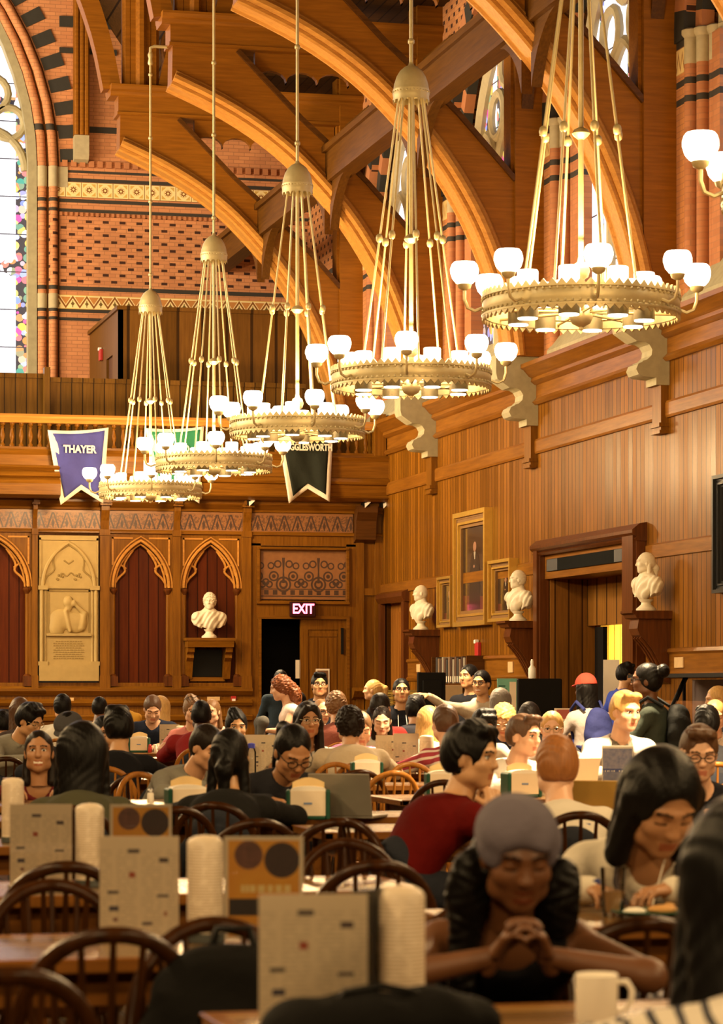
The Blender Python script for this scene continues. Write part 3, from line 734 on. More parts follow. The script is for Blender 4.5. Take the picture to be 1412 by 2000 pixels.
for pr in ([(yb, 4.42), (yb - .06, 4.43), (yb - .05, 4.47), (yb - .10, 4.50), (yb - .16, 4.56), (yb - .16, 4.62), (yb, 4.62)], [(yb, 4.03), (yb - .05, 4.04), (yb - .05, 4.07), (yb - .03, 4.10), (yb, 4.10)]):
    hz.prism(pr, 0, 3.0, XW)
for pr in ([(yb, 1.28), (yb - .03, 1.28), (yb - .10, 1.36), (yb - .10, 1.40), (yb, 1.44)], [(yb, 1.10), (yb - .05, 1.11), (yb - .08, 1.16), (yb - .03, 1.2), (yb, 1.22)], [(yb, .84), (yb - .07, .86), (yb - .09, .93), (yb - .02, .96), (yb, .96)]):
    hz.prism(pr, 0, 3.0, 9.42)
hz.prism([(yb, 3.84), (yb - .05, 3.84), (yb - .07, 3.80), (yb, 3.78)], 0, 9.52, 11.12).prism([(yb, 2.90), (yb - .05, 2.90), (yb - .06, 2.86), (yb, 2.84)], 0, 9.5, 11.14)
hz.box(9.50, 9.55, yb - .06, yb, 2.9, 3.84).box(11.08, 11.13, yb - .06, yb, 2.9, 3.84)
hz.box(9.52, 11.14, yb - .04, yb, 2.60, 2.66).box(9.53, 9.58, yb - .05, yb, 0, 2.62).box(11.09, 11.14, yb - .05, yb, 0, 2.62)
struct('trim_37', hz, M['oak_x'], smooth=40)
struct('trim_38', MB().box(9.56, 11.10, yb + .06, yb + .1, 2.94, 3.80), M['carved'])
# doorway: dark opening, one closed leaf
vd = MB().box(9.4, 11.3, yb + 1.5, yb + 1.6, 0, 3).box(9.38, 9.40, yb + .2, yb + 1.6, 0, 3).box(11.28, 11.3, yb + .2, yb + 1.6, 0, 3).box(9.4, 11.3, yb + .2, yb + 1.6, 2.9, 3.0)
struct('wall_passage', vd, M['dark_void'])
lf = MB().box(10.29, 11.09, yb + .06, yb + .12, 0, 2.62)
for x0, x1, z0, z1 in ((10.29, 10.42, 0, 2.62), (10.95, 11.09, 0, 2.62), (10.42, 10.95, 2.42, 2.62), (10.42, 10.95, .0, .25)): lf.box(x0, x1, yb + .035, yb + .06, z0, z1)
for i in range(3): lf.box(10.46 + i * .17, 10.59 + i * .17, yb + .045, yb + .06, .3, 2.28)
lf.box(10.44, 10.93, yb + .04, yb + .06, 2.30, 2.36)
dr = struct('door_5', lf, M['oak'])
MB().box(11.0, 11.04, yb - .01, yb + .05, 2.0, 2.45).build('door_closer', M['black'], dr)
# ================================================================ chandeliers
XC = 7.083; ZR = 4.52; RR = 0.80
def make_chandelier():
    root = empty('chandelier', (0, 0, 0))
    r = MB()
    r.lathe([(RR - .02, -.085), (RR + .012, -.085), (RR + .012, -.070), (RR, -.062), (RR, -.045), (RR + .006, -.03), (RR + .006, .025), (RR, .04), (RR, .055), (RR + .014, .062), (RR + .014, .078), (RR - .02, .078)], 64, cap=False)
    r.lathe([(RR - .02, -.085), (RR - .02, .078)], 64, cap=False)
    for zz in (-.053, .048): 
        for i in range(84): a = 2 * pi * i / 84; r.sphere(((RR + .006) * cos(a), (RR + .006) * sin(a), zz), .0125, 5, 4)
    n = 66
    for sgn, z0, hh in ((1, .078, .045), (-1, -.085, .04)):
        for i in range(n):
            a0, a1 = 2 * pi * i / n, 2 * pi * (i + 1) / n; am = (a0 + a1) / 2
            p = [(rad * cos(a), rad * sin(a), z) for rad in (RR - .012, RR + .008) for a, z in ((a0, z0), (a1, z0), (am, z0 + sgn * hh))]
            r.add(p, [(0, 1, 2), (5, 4, 3), (0, 3, 4, 1), (1, 4, 5, 2), (2, 5, 3, 0)])
    r.build('ring', M['brass'], root, smooth=40)
    sp = MB()
    for i in range(8):
        a = 2 * pi * i / 8 + .1; sp.tube([(.06 * cos(a), .06 * sin(a), -.05), (RR * cos(a), RR * sin(a), -.05)], .012, 6)
    sp.lathe([(.52, -.06), (.535, -.05), (.52, -.04), (.505, -.05), (.52, -.06)], 40, cap=False)
    sp.build('spokes', M['brass'], root, smooth=50)
    h = MB().lathe([(0, -.20), (.018, -.19), (.02, -.17), (.075, -.14), (.10, -.09), (.085, -.04), (.05, -.01), (.03, .03), (.03, .22), (.06, .24), (.075, .29), (.06, .34), (.03, .36), (.022, .4)], 16)
    for i in range(8):
        a = 2 * pi * i / 8; h.add([(.10 * cos(a - .2), .10 * sin(a - .2), -.05), (.10 * cos(a + .2), .10 * sin(a + .2), -.05), (.13 * cos(a), .13 * sin(a), .03)], [(0, 1, 2)])
    h.build('hub', M['brass'], root, smooth=50)
    d = MB().lathe([(.185, 2.80), (.182, 2.84), (.188, 2.87), (.182, 2.885), (.188, 2.90), (.180, 2.92), (.172, 2.97), (.150, 3.04), (.115, 3.10), (.07, 3.14), (.03, 3.16), (.02, 3.19)], 28, cap=False)
    d.lathe([(.17, 2.86), (.0, 2.89)], 28, cap=False)
    for i in range(32):
        a = 2 * pi * i / 32; d.sphere((.184 * cos(a), .184 * sin(a), 2.885), .009, 5, 4)
        if i % 2 == 0:
            b = a + pi / 32 * 2; q = (a + b) / 2
            d.add([(.185 * cos(a), .185 * sin(a), 2.80), (.185 * cos(b), .185 * sin(b), 2.80), (.185 * cos(q), .185 * sin(q), 2.765)], [(0, 1, 2)])
    d.build('dome', M['brass'], root, smooth=50)
    c = MB().tube([(0, 0, .3), (0, 0, 2.9)], .022, 10).lathe([(.022, 1.36), (.06, 1.39), (.075, 1.41), (.06, 1.44), (.022, 1.46)], 14)
    c.build('central_rod', M['brass'], root, smooth=50)
    t = MB().tube([(0, 0, 3.15), (0, 0, 6.86), (.0, 0, 6.95)], .019, 8)
    for z in (3.4, 4.55, 5.55, 6.55): t.lathe([(.018, z - .03), (.034, z - .015), (.034, z + .015), (.018, z + .03)], 10)
    t.tube([(0, 0, 6.88), (0.0, 0, 6.97), (.06, 0, 7.0), (.28, 0, 7.0)], .026, 8).lathe([(.03, 6.70), (.045, 6.73), (.03, 6.80), (.045, 6.86), (.03, 6.9)], 10)
    t.build('hanging_tube', M['brass'], root, smooth=50)
    rd = MB().tube([(.52, 0, -.05), (.12, 0, 2.88)], .0115, 6)
    bd = MB().lathe([(.012, -.045), (.030, -.03), (.036, 0), (.030, .03), (.012, .045)], 10)
    ar = MB().tube([(RR + .005, 0, -.02), (RR + .07, 0, -.045), (RR + .13, 0, -.02), (RR + .155, 0, .05), (RR + .155, 0, .15)], .014, 6)
    ar.lathe([(.016, 0), (.05, .02), (.06, .05), (.05, .055), (.02, .03)], 12, (RR + .155, 0, .12))
    gl = MB().lathe([(.03, -.10), (.07, -.085), (.10, -.05), (.116, .0), (.116, .03), (.105, .065), (.088, .085)], 16)
    cn = MB().lathe([(.080, -.13), (.088, -.13), (.088, -.02), (.088, .04), (.0, .045)], 16, cap=False)
    cn.lathe([(.0, -.11), (.080, -.11)], 16, cap=False)
    ln = MB().lathe([(0.0, -.139), (.080, -.139), (.082, -.127), (0, -.127)], 16, cap=False)
    cg = MB().lathe([(.0, .05), (.084, .05), (.086, .245), (.08, .255), (0, .255)], 16, cap=False)
    me = {}
    for i in range(8):
        a = 2 * pi * i / 8
        def put(key, mb, mat, off, parent=None, extra=None):
            if key not in me: o = mb.build(key, mat, smooth=50); me[key] = o
            else: o = me[key].copy(); COL.objects.link(o)
            o.parent = parent or root
            return o
        o = put('suspension_rod', rd, M['brass'], 0); o.rotation_euler = (0, 0, a + .20)
        b = put('bead', bd, M['brass'], 0, o); b.location = (.325, 0, 1.41)
        o = put('arm', ar, M['brass'], 0); o.rotation_euler = (0, 0, a)
        b = put('globe', gl, M['globe'], 0, o); b.location = (RR + .155, 0, .265)
        o = put('can_light', cn, M['brass_dark'], 0); a2 = a + pi / 8 + .066; o.location = (.52 * cos(a2), .52 * sin(a2), 0)
        b = put('lens', ln, M['can_lens'], 0, o)
        b = put('glass_cylinder', cg, M['can_glass'], 0, o)
    return root
CH_Y = [43.1, 37.7, 32.3, 26.95, 21.5, 16.1]
CH_LAB = ['smallest brass ring chandelier, hanging in front of the stone tablet at the back wall',
          'brass ring chandelier second nearest the back wall, in front of the green pennant',
          'brass ring chandelier third from the back wall, its lamps just above the black pennant',
          'brass ring chandelier fourth from the back wall, hung before the stone corbels',
          'largest whole brass ring chandelier, highest in the photo, over the brightly lit diners',
          'brass chandelier of which only two glowing globes show at the right picture edge']
proto = make_chandelier()
rz0 = -pi / 2 - TH + .065
for i, y in enumerate(CH_Y):
    o = proto if i == 0 else copy_tree(proto)
    o.location = (XC, y, ZR); o.rotation_euler = (0, 0, rz0 + (.03, .02, .17, -.13, 0, 0)[i])
    tag(o, CH_LAB[i], 'chandelier', 'ring chandeliers of the near row')
    # hanging tube's elbow always points at the hammer beam
    for c in o.children:
        if c.name.startswith('hanging_tube'): c.rotation_euler = (0, 0, -o.rotation_euler.z)
def lamp(kind, name, loc, power, color, size, spot=None, blend=0.5):
    l = bpy.data.lights.new(name, kind); l.energy = power; l.color = color
    l.shadow_soft_size = size
    if spot: l.spot_size = radians(spot); l.spot_blend = blend
    o = bpy.data.objects.new(name, l); COL.objects.link(o); o.location = loc
    return o
WARM = (1.0, 0.66, 0.30); WARM2 = (1.0, 0.74, 0.42)
for xx in (XC, -2.1):
    for y in CH_Y + [10.7, 5.3, -0.1, -5.5]:
        k = 2.2 if y > 40 else (1.0 if y > 12 else 0.55 * FRONT_K)
        lamp('POINT', 'chandelier_lamp', (xx, y, ZR + .55), 620 * k * LAMP_K, WARM, .35)
        if y > 12: lamp('SPOT', 'chandelier_downlight', (xx, y, ZR - .32), 900 * DOWN_K * (2.2 if y < 23 else 1.0), WARM2, .30, 98, .5)
# ================================================================ smooth implicit bodies
def nets(f, o, h):
    """surface nets: one closed skin from a signed distance grid"""
    nx, ny, nz = f.shape
    def Cn(i, j, k): return f[i:nx - 1 + i, j:ny - 1 + j, k:nz - 1 + k]
    sh = (nx - 1, ny - 1, nz - 1)
    cnt = np.zeros(sh, np.float32); acc = np.zeros(sh + (3,), np.float32)
    for ax in range(3):
        for b in (0, 1):
            for c in (0, 1):
                off = [0, 0, 0]; oth = [q for q in range(3) if q != ax]; off[oth[0]] = b; off[oth[1]] = c
                o2 = list(off); o2[ax] = 1
                A = Cn(*off); B = Cn(*o2); m = (A < 0) != (B < 0)
                if not m.any(): continue
                a = A[m]; t = a / (a - B[m])
                cnt[m] += 1
                for q in range(3): acc[..., q][m] += off[q] + (t if q == ax else 0)
    act = cnt > 0; idx = np.full(sh, -1, np.int64); n = int(act.sum()); idx[act] = np.arange(n)
    ijk = np.argwhere(act)
    V = (ijk + acc[act] / cnt[act][:, None]) * h + np.asarray(o)
    s = f < 0; Q = []
    for ax in range(3):
        oth = [q for q in range(3) if q != ax]; u, w = oth
        sl0 = [slice(1, -1)] * 3; sl1 = [slice(1, -1)] * 3; sl0[ax] = slice(0, -1); sl1[ax] = slice(1, None)
        a = s[tuple(sl0)]; b = s[tuple(sl1)]; e = np.argwhere(a != b)
        if not len(e): continue
        fl = a[tuple(e.T)]; base = e.copy(); base[:, u] += 1; base[:, w] += 1
        def cell(du, dw):
            q = base.copy(); q[:, u] += du; q[:, w] += dw; return idx[tuple(q.T)]
        q = np.stack([cell(-1, -1), cell(0, -1), cell(0, 0), cell(-1, 0)], 1)
        flip = fl if ax != 1 else ~fl
        q[~flip] = q[~flip][:, ::-1]; Q.append(q)
    return V.astype(np.float32), (np.concatenate(Q) if Q else np.zeros((0, 4), np.int64))
class SDF:
    def __init__(self, lo, hi, h):
        self.h = h; self.lo = np.asarray(lo, np.float32) ; n = np.ceil((np.asarray(hi) - self.lo) / h).astype(int) + 2
        self.n = n; self.F = np.full(n, 0.2, np.float32)
        self.ax = [self.lo[q] + h * np.arange(n[q], dtype=np.float32) for q in range(3)]
    def sub(self, lo, hi):
        sl = []
        for q in range(3):
            a = int(max(0, math.floor((lo[q] - self.lo[q]) / self.h))); b = int(min(self.n[q], math.ceil((hi[q] - self.lo[q]) / self.h) + 1))
            if b <= a: return None, None
            sl.append(slice(a, b))
        X = np.meshgrid(*[self.ax[q][sl[q]] for q in range(3)], indexing='ij')
        return tuple(sl), X
    def put(self, sl, d, k, op='u'):
        A = self.F[sl]
        if op == 'u':
            h = np.clip(0.5 + 0.5 * (A - d) / k, 0, 1); self.F[sl] = A + (d - A) * h - k * h * (1 - h)
        else:        # subtract
            h = np.clip(0.5 - 0.5 * (A + d) / k, 0, 1); self.F[sl] = A + (-d - A) * h + k * h * (1 - h)
        return self
    def cone(self, a, b, ra, rb, k=0.02, op='u', flat=None):
        """tapered capsule; flat=(unit vector, factor) thins it along a direction"""
        a = np.asarray(a, np.float32); b = np.asarray(b, np.float32); R = max(ra, rb) + k + 2 * self.h
        sl, X = self.sub(np.minimum(a, b) - R, np.maximum(a, b) + R)
        if sl is None: return self
        ab = b - a; L = max(float(ab @ ab), 1e-9)
        P = [X[q] - a[q] for q in range(3)]
        t = np.clip((P[0] * ab[0] + P[1] * ab[1] + P[2] * ab[2]) / L, 0, 1)
        D = [P[q] - t * ab[q] for q in range(3)]
        d2 = D[0] ** 2 + D[1] ** 2 + D[2] ** 2
        if flat is not None:
            fv, ff = flat; dn = D[0] * fv[0] + D[1] * fv[1] + D[2] * fv[2]
            d = np.sqrt(d2 + dn * dn * (ff * ff - 1)) - (ra + t * (rb - ra)); d = d * (0.85 if ff > 1 else 1)
        else: d = np.sqrt(d2) - (ra + t * (rb - ra))
        return self.put(sl, d, k, op)
    def ell(self, c, r, k=0.02, op='u', R=None):
        c = np.asarray(c, np.float32); r = np.asarray(r, np.float32); m = float(r.max()) + k + 2 * self.h
        sl, X = self.sub(c - m, c + m)
        if sl is None: return self
        P = [X[q] - c[q] for q in range(3)]
        if R is not None: P = [R[0][q] * P[0] + R[1][q] * P[1] + R[2][q] * P[2] for q in range(3)]
        k0 = np.sqrt(sum((P[q] / r[q]) ** 2 for q in range(3))); k1 = np.sqrt(sum((P[q] / r[q] ** 2) ** 2 for q in range(3)))
        return self.put(sl, k0 * (k0 - 1) / np.maximum(k1, 1e-6), k, op)
    def plane(self, p, n, k=0.004):
        """cut away the half space on the side of n"""
        X = np.meshgrid(*self.ax, indexing='ij'); d = sum((X[q] - p[q]) * n[q] for q in range(3))
        self.F = np.maximum(self.F, d.astype(np.float32)); return self
    def ripple(self, fn):
        X = np.meshgrid(*self.ax, indexing='ij'); self.F = self.F + fn(*X).astype(np.float32); return self
    def mesh(self): return nets(self.F, self.lo, self.h)
def np_mesh(name, V, Fq, mats, mi=None, smooth=True):
    me = bpy.data.meshes.new(name); me.vertices.add(len(V)); me.vertices.foreach_set('co', np.asarray(V, np.float32).ravel())
    n = len(Fq); me.loops.add(n * 4); me.loops.foreach_set('vertex_index', np.asarray(Fq, np.int32).ravel())
    me.polygons.add(n); me.polygons.foreach_set('loop_start', np.arange(0, 4 * n, 4, dtype=np.int32))
    try: me.polygons.foreach_set('loop_total', np.full(n, 4, np.int32))
    except Exception: pass
    for m in mats: me.materials.append(m)
    if mi is not None: me.polygons.foreach_set('material_index', np.asarray(mi, np.int32))
    if smooth: me.polygons.foreach_set('use_smooth', np.ones(n, bool))
    me.update(calc_edges=True); me.validate(); return me
# ---------------------------------------------------------------- heads: origin at mid head, +Y the face, Z up, chin to crown 0.24
_heads = {}
def head_sdf(kind, h=0.0048, smile=False):
    s = SDF((-.105, -.125, -.20), (.105, .14, .145), h)
    fem = kind == 'f'
    jw = .058 if fem else .065
    s.ell((0, -.018, .035), (.074, .094, .090), .02)
    s.ell((0, .022, .005), (.068, .074, .098), .03)
    s.ell((0, .032, -.055), (jw, .060, .062), .03)
    s.ell((0, .066, -.098), (.024 if fem else .030, .024, .020), .03)
    for q in (-1, 1):
        s.ell((q * .040, .062, -.022), (.026, .024, .022), .02)               # cheek
        s.ell((q * .050, .010, -.075), (.020, .035, .022), .03)               # jaw angle
        s.cone((q * .012, .090, .032), (q * .046, .076, .034), .010 if fem else .013, .008, .015)
        s.ell((q * .033, .096, .012), (.020, .015, .013), .012, 's')
        s.ell((q * .033, .074, .010), (.0155, .0155, .0150), .004)
        s.ell((q * .076, -.012, -.008), (.013, .021, .032), .008)
    s.cone((0, .088, .028), (0, .107, -.020), .0085, .0115, .014)
    s.ell((0, .104, -.025), (.017, .013, .011), .01)
    if smile:
        s.ell((0, .089, -.062), (.028, .012, .010), .008, 's'); s.ell((0, .082, -.060), (.026, .012, .009), .003)
        s.cone((-.026, .078, -.056), (0, .090, -.054), .006, .0065, .008); s.cone((.026, .078, -.056), (0, .090, -.054), .006, .0065, .008)
        s.cone((-.024, .080, -.062), (0, .088, -.075), .006, .008, .008); s.cone((.024, .080, -.062), (0, .088, -.075), .006, .008, .008)
    else:
        s.cone((-.020, .084, -.060), (.020, .084, -.060), .0075, .0075, .008); s.ell((0, .090, -.057), (.013, .007, .006), .006)
        s.cone((-.015, .083, -.071), (.015, .083, -.071), .0085, .0085, .008)
    s.cone((0, -.020, -.07), (0, -.038, -.19), .050 if fem else .056, .052 if fem else .060, .025)
    return s
def head_arrays(kind, smile=False, h=0.0048, closed=False):
    key = (kind, smile, h, closed)
    if key in _heads: return _heads[key]
    V, Q = head_sdf(kind, h, smile).mesh()
    c = V[Q].mean(1); x, y, z = c.T; ax_ = np.abs(x)
    mi = np.zeros(len(Q), int)
    if smile:
        mi[(y > .07) & (ax_ < .026) & (z < -.055) & (z > -.068)] = 5
        mi[(y > .072) & (ax_ < .030) & (((z > -.0565) & (z < -.048) & (ax_ > -1)) | ((z < -.068) & (z > -.082))) & (y > .078) & (ax_ < .024)] = 1
    else: mi[(y > .076) & (ax_ < .024) & (z < -.053) & (z > -.080)] = 1
    ex = ax_ - .033; er = np.sqrt(ex ** 2 + ((z - .010) * 2.1) ** 2)
    eye = (y > .070) & (er < .0135); mi[eye] = 2; mi[(y > .070) & ((np.sqrt(ex ** 2 + (z - .010) ** 2) < .0066) & (np.abs(z - .010) < .0062))] = 3
    br = (y > .055) & (ax_ > .012) & (ax_ < .052) & (np.abs(z - (.036 - .12 * np.abs(ax_ - .030))) < .0040); mi[br] = 4
    mi[(y > .066) & (ax_ > .018) & (ax_ < .049) & (np.abs(z - (.0185 - 14 * (ax_ - .033) ** 2)) < .0024)] = 3
    if closed:
        mi[(mi == 2) | (mi == 3)] = 0; mi[(y > .066) & (ax_ > .018) & (ax_ < .049) & (np.abs(z - (.000 + 14 * (ax_ - .033) ** 2)) < .0026)] = 3
    _heads[key] = (V, Q, mi); return _heads[key]
# ---------------------------------------------------------------- hair, in head space
_hair = {}
def hair_arrays(style, h=0.0065):
    if (style, h) in _hair: return _hair[(style, h)]
    lo, hi = [-.16, -.19, -.13], [.16, .16, .19]
    if style in ('long', 'long_wide', 'long_parted', 'loose_curls'): lo[2] = -.42
    if style in ('bob', 'curly_tail', 'ponytail', 'tied'): lo[2] = -.32; lo[1] = -.24
    if style in ('bun', 'updo'): lo[1] = -.24; hi[2] = .22
    s = SDF(lo, hi, h); g = lambda a, b, c: 0
    vol = {'short': .012, 'buzz': .004, 'quiff': .014, 'full': .022, 'curly': .026, 'long': .016, 'long_wide': .026, 'long_parted': .018, 'bob': .022, 'ponytail': .008, 'tied': .008, 'bun': .010, 'updo': .014, 'curly_tail': .014, 'loose_curls': .002}.get(style, .012)
    s.ell((0, -.018, .035), (.076 + vol, .096 + vol, .092 + vol), .01)
    s.ell((0, -.035, -.01), (.072 + vol * .8, .080 + vol * .7, .085), .03)
    # bare the face
    hl = .094 if style not in ('buzz',) else .086
    s.ell((0, .125, -.052), (.086, .092, hl + .052), .012, 's')
    s.ell((0, .075, -.12), (.12, .075, .10), .012, 's')
    if style in ('short', 'buzz', 'quiff', 'full', 'curly'):
        for q in (-1, 1): s.ell((q * .085, .012, -.030), (.030, .030, .050), .01, 's')
        s.ell((0, -.02, -.145), (.12, .12, .085), .02, 's')
    if style in ('quiff', 'full'):
        s.cone((-.045, .060, .112), (.045, .060, .115), .026, .026, .02)
        if style == 'quiff': s.cone((-.03, .085, .118), (.035, .080, .125), .018, .018, .02)
    if style == 'full': s.cone((-.05, .0, .13), (.05, .0, .13), .03, .03, .03)
    if style in ('long', 'long_wide', 'long_parted'):
        wd = .085 if style != 'long_wide' else .105
        s.cone((0, -.075, .02), (0, -.085, -.34), wd, wd * .75, .03, flat=((0, 1, 0), 1.9))
        for q in (-1, 1):
            s.cone((q * .078, -.025, .03), (q * (.098 if style == 'long_wide' else .088), -.005 if style == 'long_parted' else -.03, -.30), .030, .034, .02)
            if style == 'long_parted': s.cone((q * .030, .070, .105), (q * .082, .035, -.02), .020, .022, .02); s.cone((q * .082, .035, -.02), (q * .095, .03, -.30), .022, .03, .02)
    if style == 'loose_curls':
        s.cone((0, -.085, -.05), (0, -.095, -.30), .105, .085, .03, flat=((0, 1, 0), 1.7)); s.ell((-.115, -.04, -.13), (.060, .055, .105), .03).ell((.110, -.035, -.10), (.045, .05, .10), .03).cone((.11, -.03, -.12), (.115, .0, -.33), .040, .034, .03)
    if style == 'bob':
        s.cone((0, -.06, .02), (0, -.07, -.17), .098, .088, .03, flat=((0, 1, 0), 1.6))
        for q in (-1, 1): s.cone((q * .085, .0, .03), (q * .092, .01, -.15), .030, .034, .02)
    if style == 'ponytail':
        s.cone((0, -.11, .06), (0, -.165, .02), .028, .032, .015); s.cone((0, -.165, .02), (0, -.16, -.20), .036, .018, .02)
    if style == 'tied':
        s.cone((0, -.10, -.01), (0, -.13, -.06), .035, .040, .02); s.cone((0, -.13, -.06), (0, -.12, -.20), .036, .020, .02)
        for q in (-1, 1): s.cone((q * .07, -.04, -.03), (q * .075, -.03, -.17), .025, .028, .02)
    if style == 'curly_tail':
        s.ell((0, -.115, -.02), (.05, .05, .06), .03); s.ell((0, -.13, -.10), (.085, .07, .10), .03); s.ell((0, -.12, -.2), (.06, .05, .07), .03)
    if style == 'bun': s.ell((0, -.13, .07), (.055, .05, .055), .012)
    if style == 'updo': s.ell((0, -.10, .085), (.07, .06, .06), .02); s.ell((.02, -.04, .13), (.05, .05, .035), .02)
    amp = {'loose_curls': .006, 'curly': .010, 'curly_tail': .011, 'full': .002, 'updo': .005, 'buzz': .0008, 'quiff': .003}.get(style, .0014)
    fr = 95 if style in ('curly', 'curly_tail', 'loose_curls') else 130
    if style in ('curly', 'curly_tail', 'loose_curls'): s.ripple(lambda x, y, z: amp * np.sin(fr * x + 3 * np.sin(60 * z)) * np.sin(fr * y + 1) * np.sin(fr * z) - amp * .3)
    else: s.ripple(lambda x, y, z: amp * np.sin(fr * x + 9 * np.sin(18 * z + 12 * y) + 40 * y) * (0.6 + .4 * np.sin(37 * y + 21 * x)))
    _hair[(style, h)] = s.mesh(); return _hair[(style, h)]
# ---------------------------------------------------------------- hands: wrist at 0, fingers along +Y, palm facing -Z, thumb to +X (a left hand seen from above)
_hands = {}
def hand_arrays(pose, mirror, h=0.0042):
    key = (pose, mirror, h)
    if key in _hands: return _hands[key]
    s = SDF((-.075, -.05, -.11), (.085, .21, .05), h)
    s.cone((0, -.04, 0), (0, .015, 0), .026, .026, .01, flat=((0, 0, 1), 1.25))
    s.cone((-.018, .03, 0), (-.022, .078, 0), .021, .019, .015, flat=((0, 0, 1), 1.4)); s.cone((.016, .03, 0), (.020, .080, 0), .022, .020, .015, flat=((0, 0, 1), 1.4))
    curl = {'open': (.08, .10, .08), 'relax': (.45, .55, .40), 'grip': (.95, 1.15, .8), 'point': (.2, .2, .15)}[pose]
    for i, (x, L, r) in enumerate(((.033, .070, .0088), (.011, .080, .0092), (-.011, .074, .0088), (-.032, .060, .0078))):
        spread = x * (.8 if pose == 'open' else .35)
        p = np.array((x, .088 if i in (1, 2) else .080, 0.0)); ang = 0
        dx = spread * 3
        for seg, (fr_, c) in enumerate(zip((.48, .30, .22), curl)):
            ang += c * (1 + .08 * i)
            q = p + L * fr_ * np.array((dx * cos(ang), cos(ang), -sin(ang)))
            s.cone(p, q, r * (1 - .08 * seg), r * (.93 - .08 * seg), .004); p = q
    th = {'open': ((.028, .02, -.004), (.062, .055, -.012), (.082, .088, -.016)), 'relax': ((.028, .02, -.006), (.052, .058, -.028), (.050, .090, -.042)), 'grip': ((.028, .02, -.008), (.046, .056, -.038), (.026, .078, -.056)), 'point': ((.028, .02, -.004), (.060, .055, -.012), (.075, .09, -.02))}[pose]
    s.cone(th[0], th[1], .0135, .0112, .010); s.cone(th[1], th[2], .0110, .0088, .005)
    V, Q = s.mesh(); V = V.copy()
    if mirror: V[:, 0] *= -1; Q = Q[:, ::-1]
    _hands[key] = (V, Q); return _hands[key]
# ================================================================ things on the walls
def lettering(txt, size, mat, parent, loc, rot, bold=0.0, spacing=1.0, depth=.004, name='lettering', sx=1.0):
    me = text_mesh(txt, size, depth, bold, spacing); me.materials.append(mat)
    o = link_mesh(name, me, parent); o.location = loc; o.rotation_euler = rot; o.scale = (sx, 1, 1); return o
def pennant(px, txt, tsize, color, label, ty):
    """px: outline in photo pixels: TL TR BR notch BL; hangs from the gallery rail"""
    Y = YF - .12; P = [on_y(x, y, Y) for x, y in px]
    c = (P[0] + P[1]) / 2; root = empty('hanging_pennant', c, 0, label, 'banner', 'college pennants hung from the gallery rail')
    L = [p - c for p in P]; n = 16
    def cloth(ins, yo, th_):
        vs = []; fs = []
        cx_ = sum(p.x for p in L) / 5; 
        tl, tr, brr, nt_, bl = [Vector((p.x, 0, p.z)) for p in L]
        if ins:
            tl = tl + Vector((ins, 0, -ins * .8)); tr = tr + Vector((-ins, 0, -ins * .8)); brr = brr + Vector((-ins * 1.1, 0, ins * 1.9)); bl = bl + Vector((ins * 1.1, 0, ins * 1.9)); nt_ = nt_ + Vector((0, 0, ins * 1.35))
        for i in range(n + 1):
            u = i / n; top = tl.lerp(tr, u)
            bot = bl.lerp(nt_, u * 2) if u <= .5 else nt_.lerp(brr, u * 2 - 1)
            top.z -= .03 * sin(pi * u) * 1.0
            for j in range(n + 1):
                v = j / n; p = top.lerp(bot, v)
                p.y = yo - .02 * sin(u * 7 + v * 2) * (0.3 + v) - .012 * sin(u * 13 - v * 5) - .05 * v
                vs.append(p)
        for i in range(n):
            for j in range(n): a = i * (n + 1) + j; fs.append((a, a + 1, a + n + 2, a + n + 1))
        return MB().add(vs, fs)
    b = cloth(0, 0, 0).build('white_edging', M['cloth_white'], root, smooth=60)
    b.modifiers.new('thick', 'SOLIDIFY').thickness = .004
    b = cloth(.065, -.010, 0).build('cloth', color, root, smooth=60); b.modifiers.new('thick', 'SOLIDIFY').thickness = .004
    tp = on_y(ty[0], ty[1], Y) - c
    lettering(txt, tsize, M['cloth_white'], root, (tp.x, -.105, tp.z), (pi / 2, 0, 0), .006, 1.0, sx=.84 if len(txt) < 8 else .70)
    return root
def cloth_mat(name, color, rough=0.85, weave=220.0):
    g = G(name); g.xyz(); f = g.noise(g.obj, 5.0, 4)
    c = g.mix(f, tuple(q * .86 for q in color), tuple(min(1, q * 1.12) for q in color))
    return g.bsdf(c, rough, 0, g.noise(g.obj, 16.0, 3), .35, .02, spec=.05)
M['cloth_white'] = cloth_mat('white_felt', (.72, .64, .50))
pennant([(93, 840), (212, 835), (200, 984), (158, 957), (117, 987)], 'THAYER', .175, cloth_mat('blue_felt', (.055, .055, .22)), 'blue pennant with white lettering, leftmost on the gallery rail', (154, 879))
pennant([(284, 836), (398, 833), (388, 984), (347, 958), (308, 984)], 'WELD', .175, cloth_mat('green_felt', (.03, .17, .085)), 'green pennant half hidden behind the second chandelier', (345, 878))
pennant([(541, 834), (651, 830), (642, 981), (600, 955), (562, 984)], 'WIGGLESWORTH', .158, cloth_mat('black_felt', (.020, .022, .016)), 'black pennant with a long white name, rightmost on the gallery rail', (597, 875))
# ---- exit sign
p = on_y(591, 1190, YB - .12)
ex = empty('exit_sign', p, 0, 'red glowing EXIT sign above the dark doorway in the back wall', 'sign')
MB().box(-.22, .22, -.05, .06, -.13, .13).build('housing', plain((.03, .006, .006), .5, name='dark_housing'), ex, bevel=.01)
lettering('EXIT', .235, glow((1.0, .045, .16), 6.5, 'red_exit_light'), ex, (0, -.056, 0), (pi / 2, 0, 0), .006, .95, sx=.82)
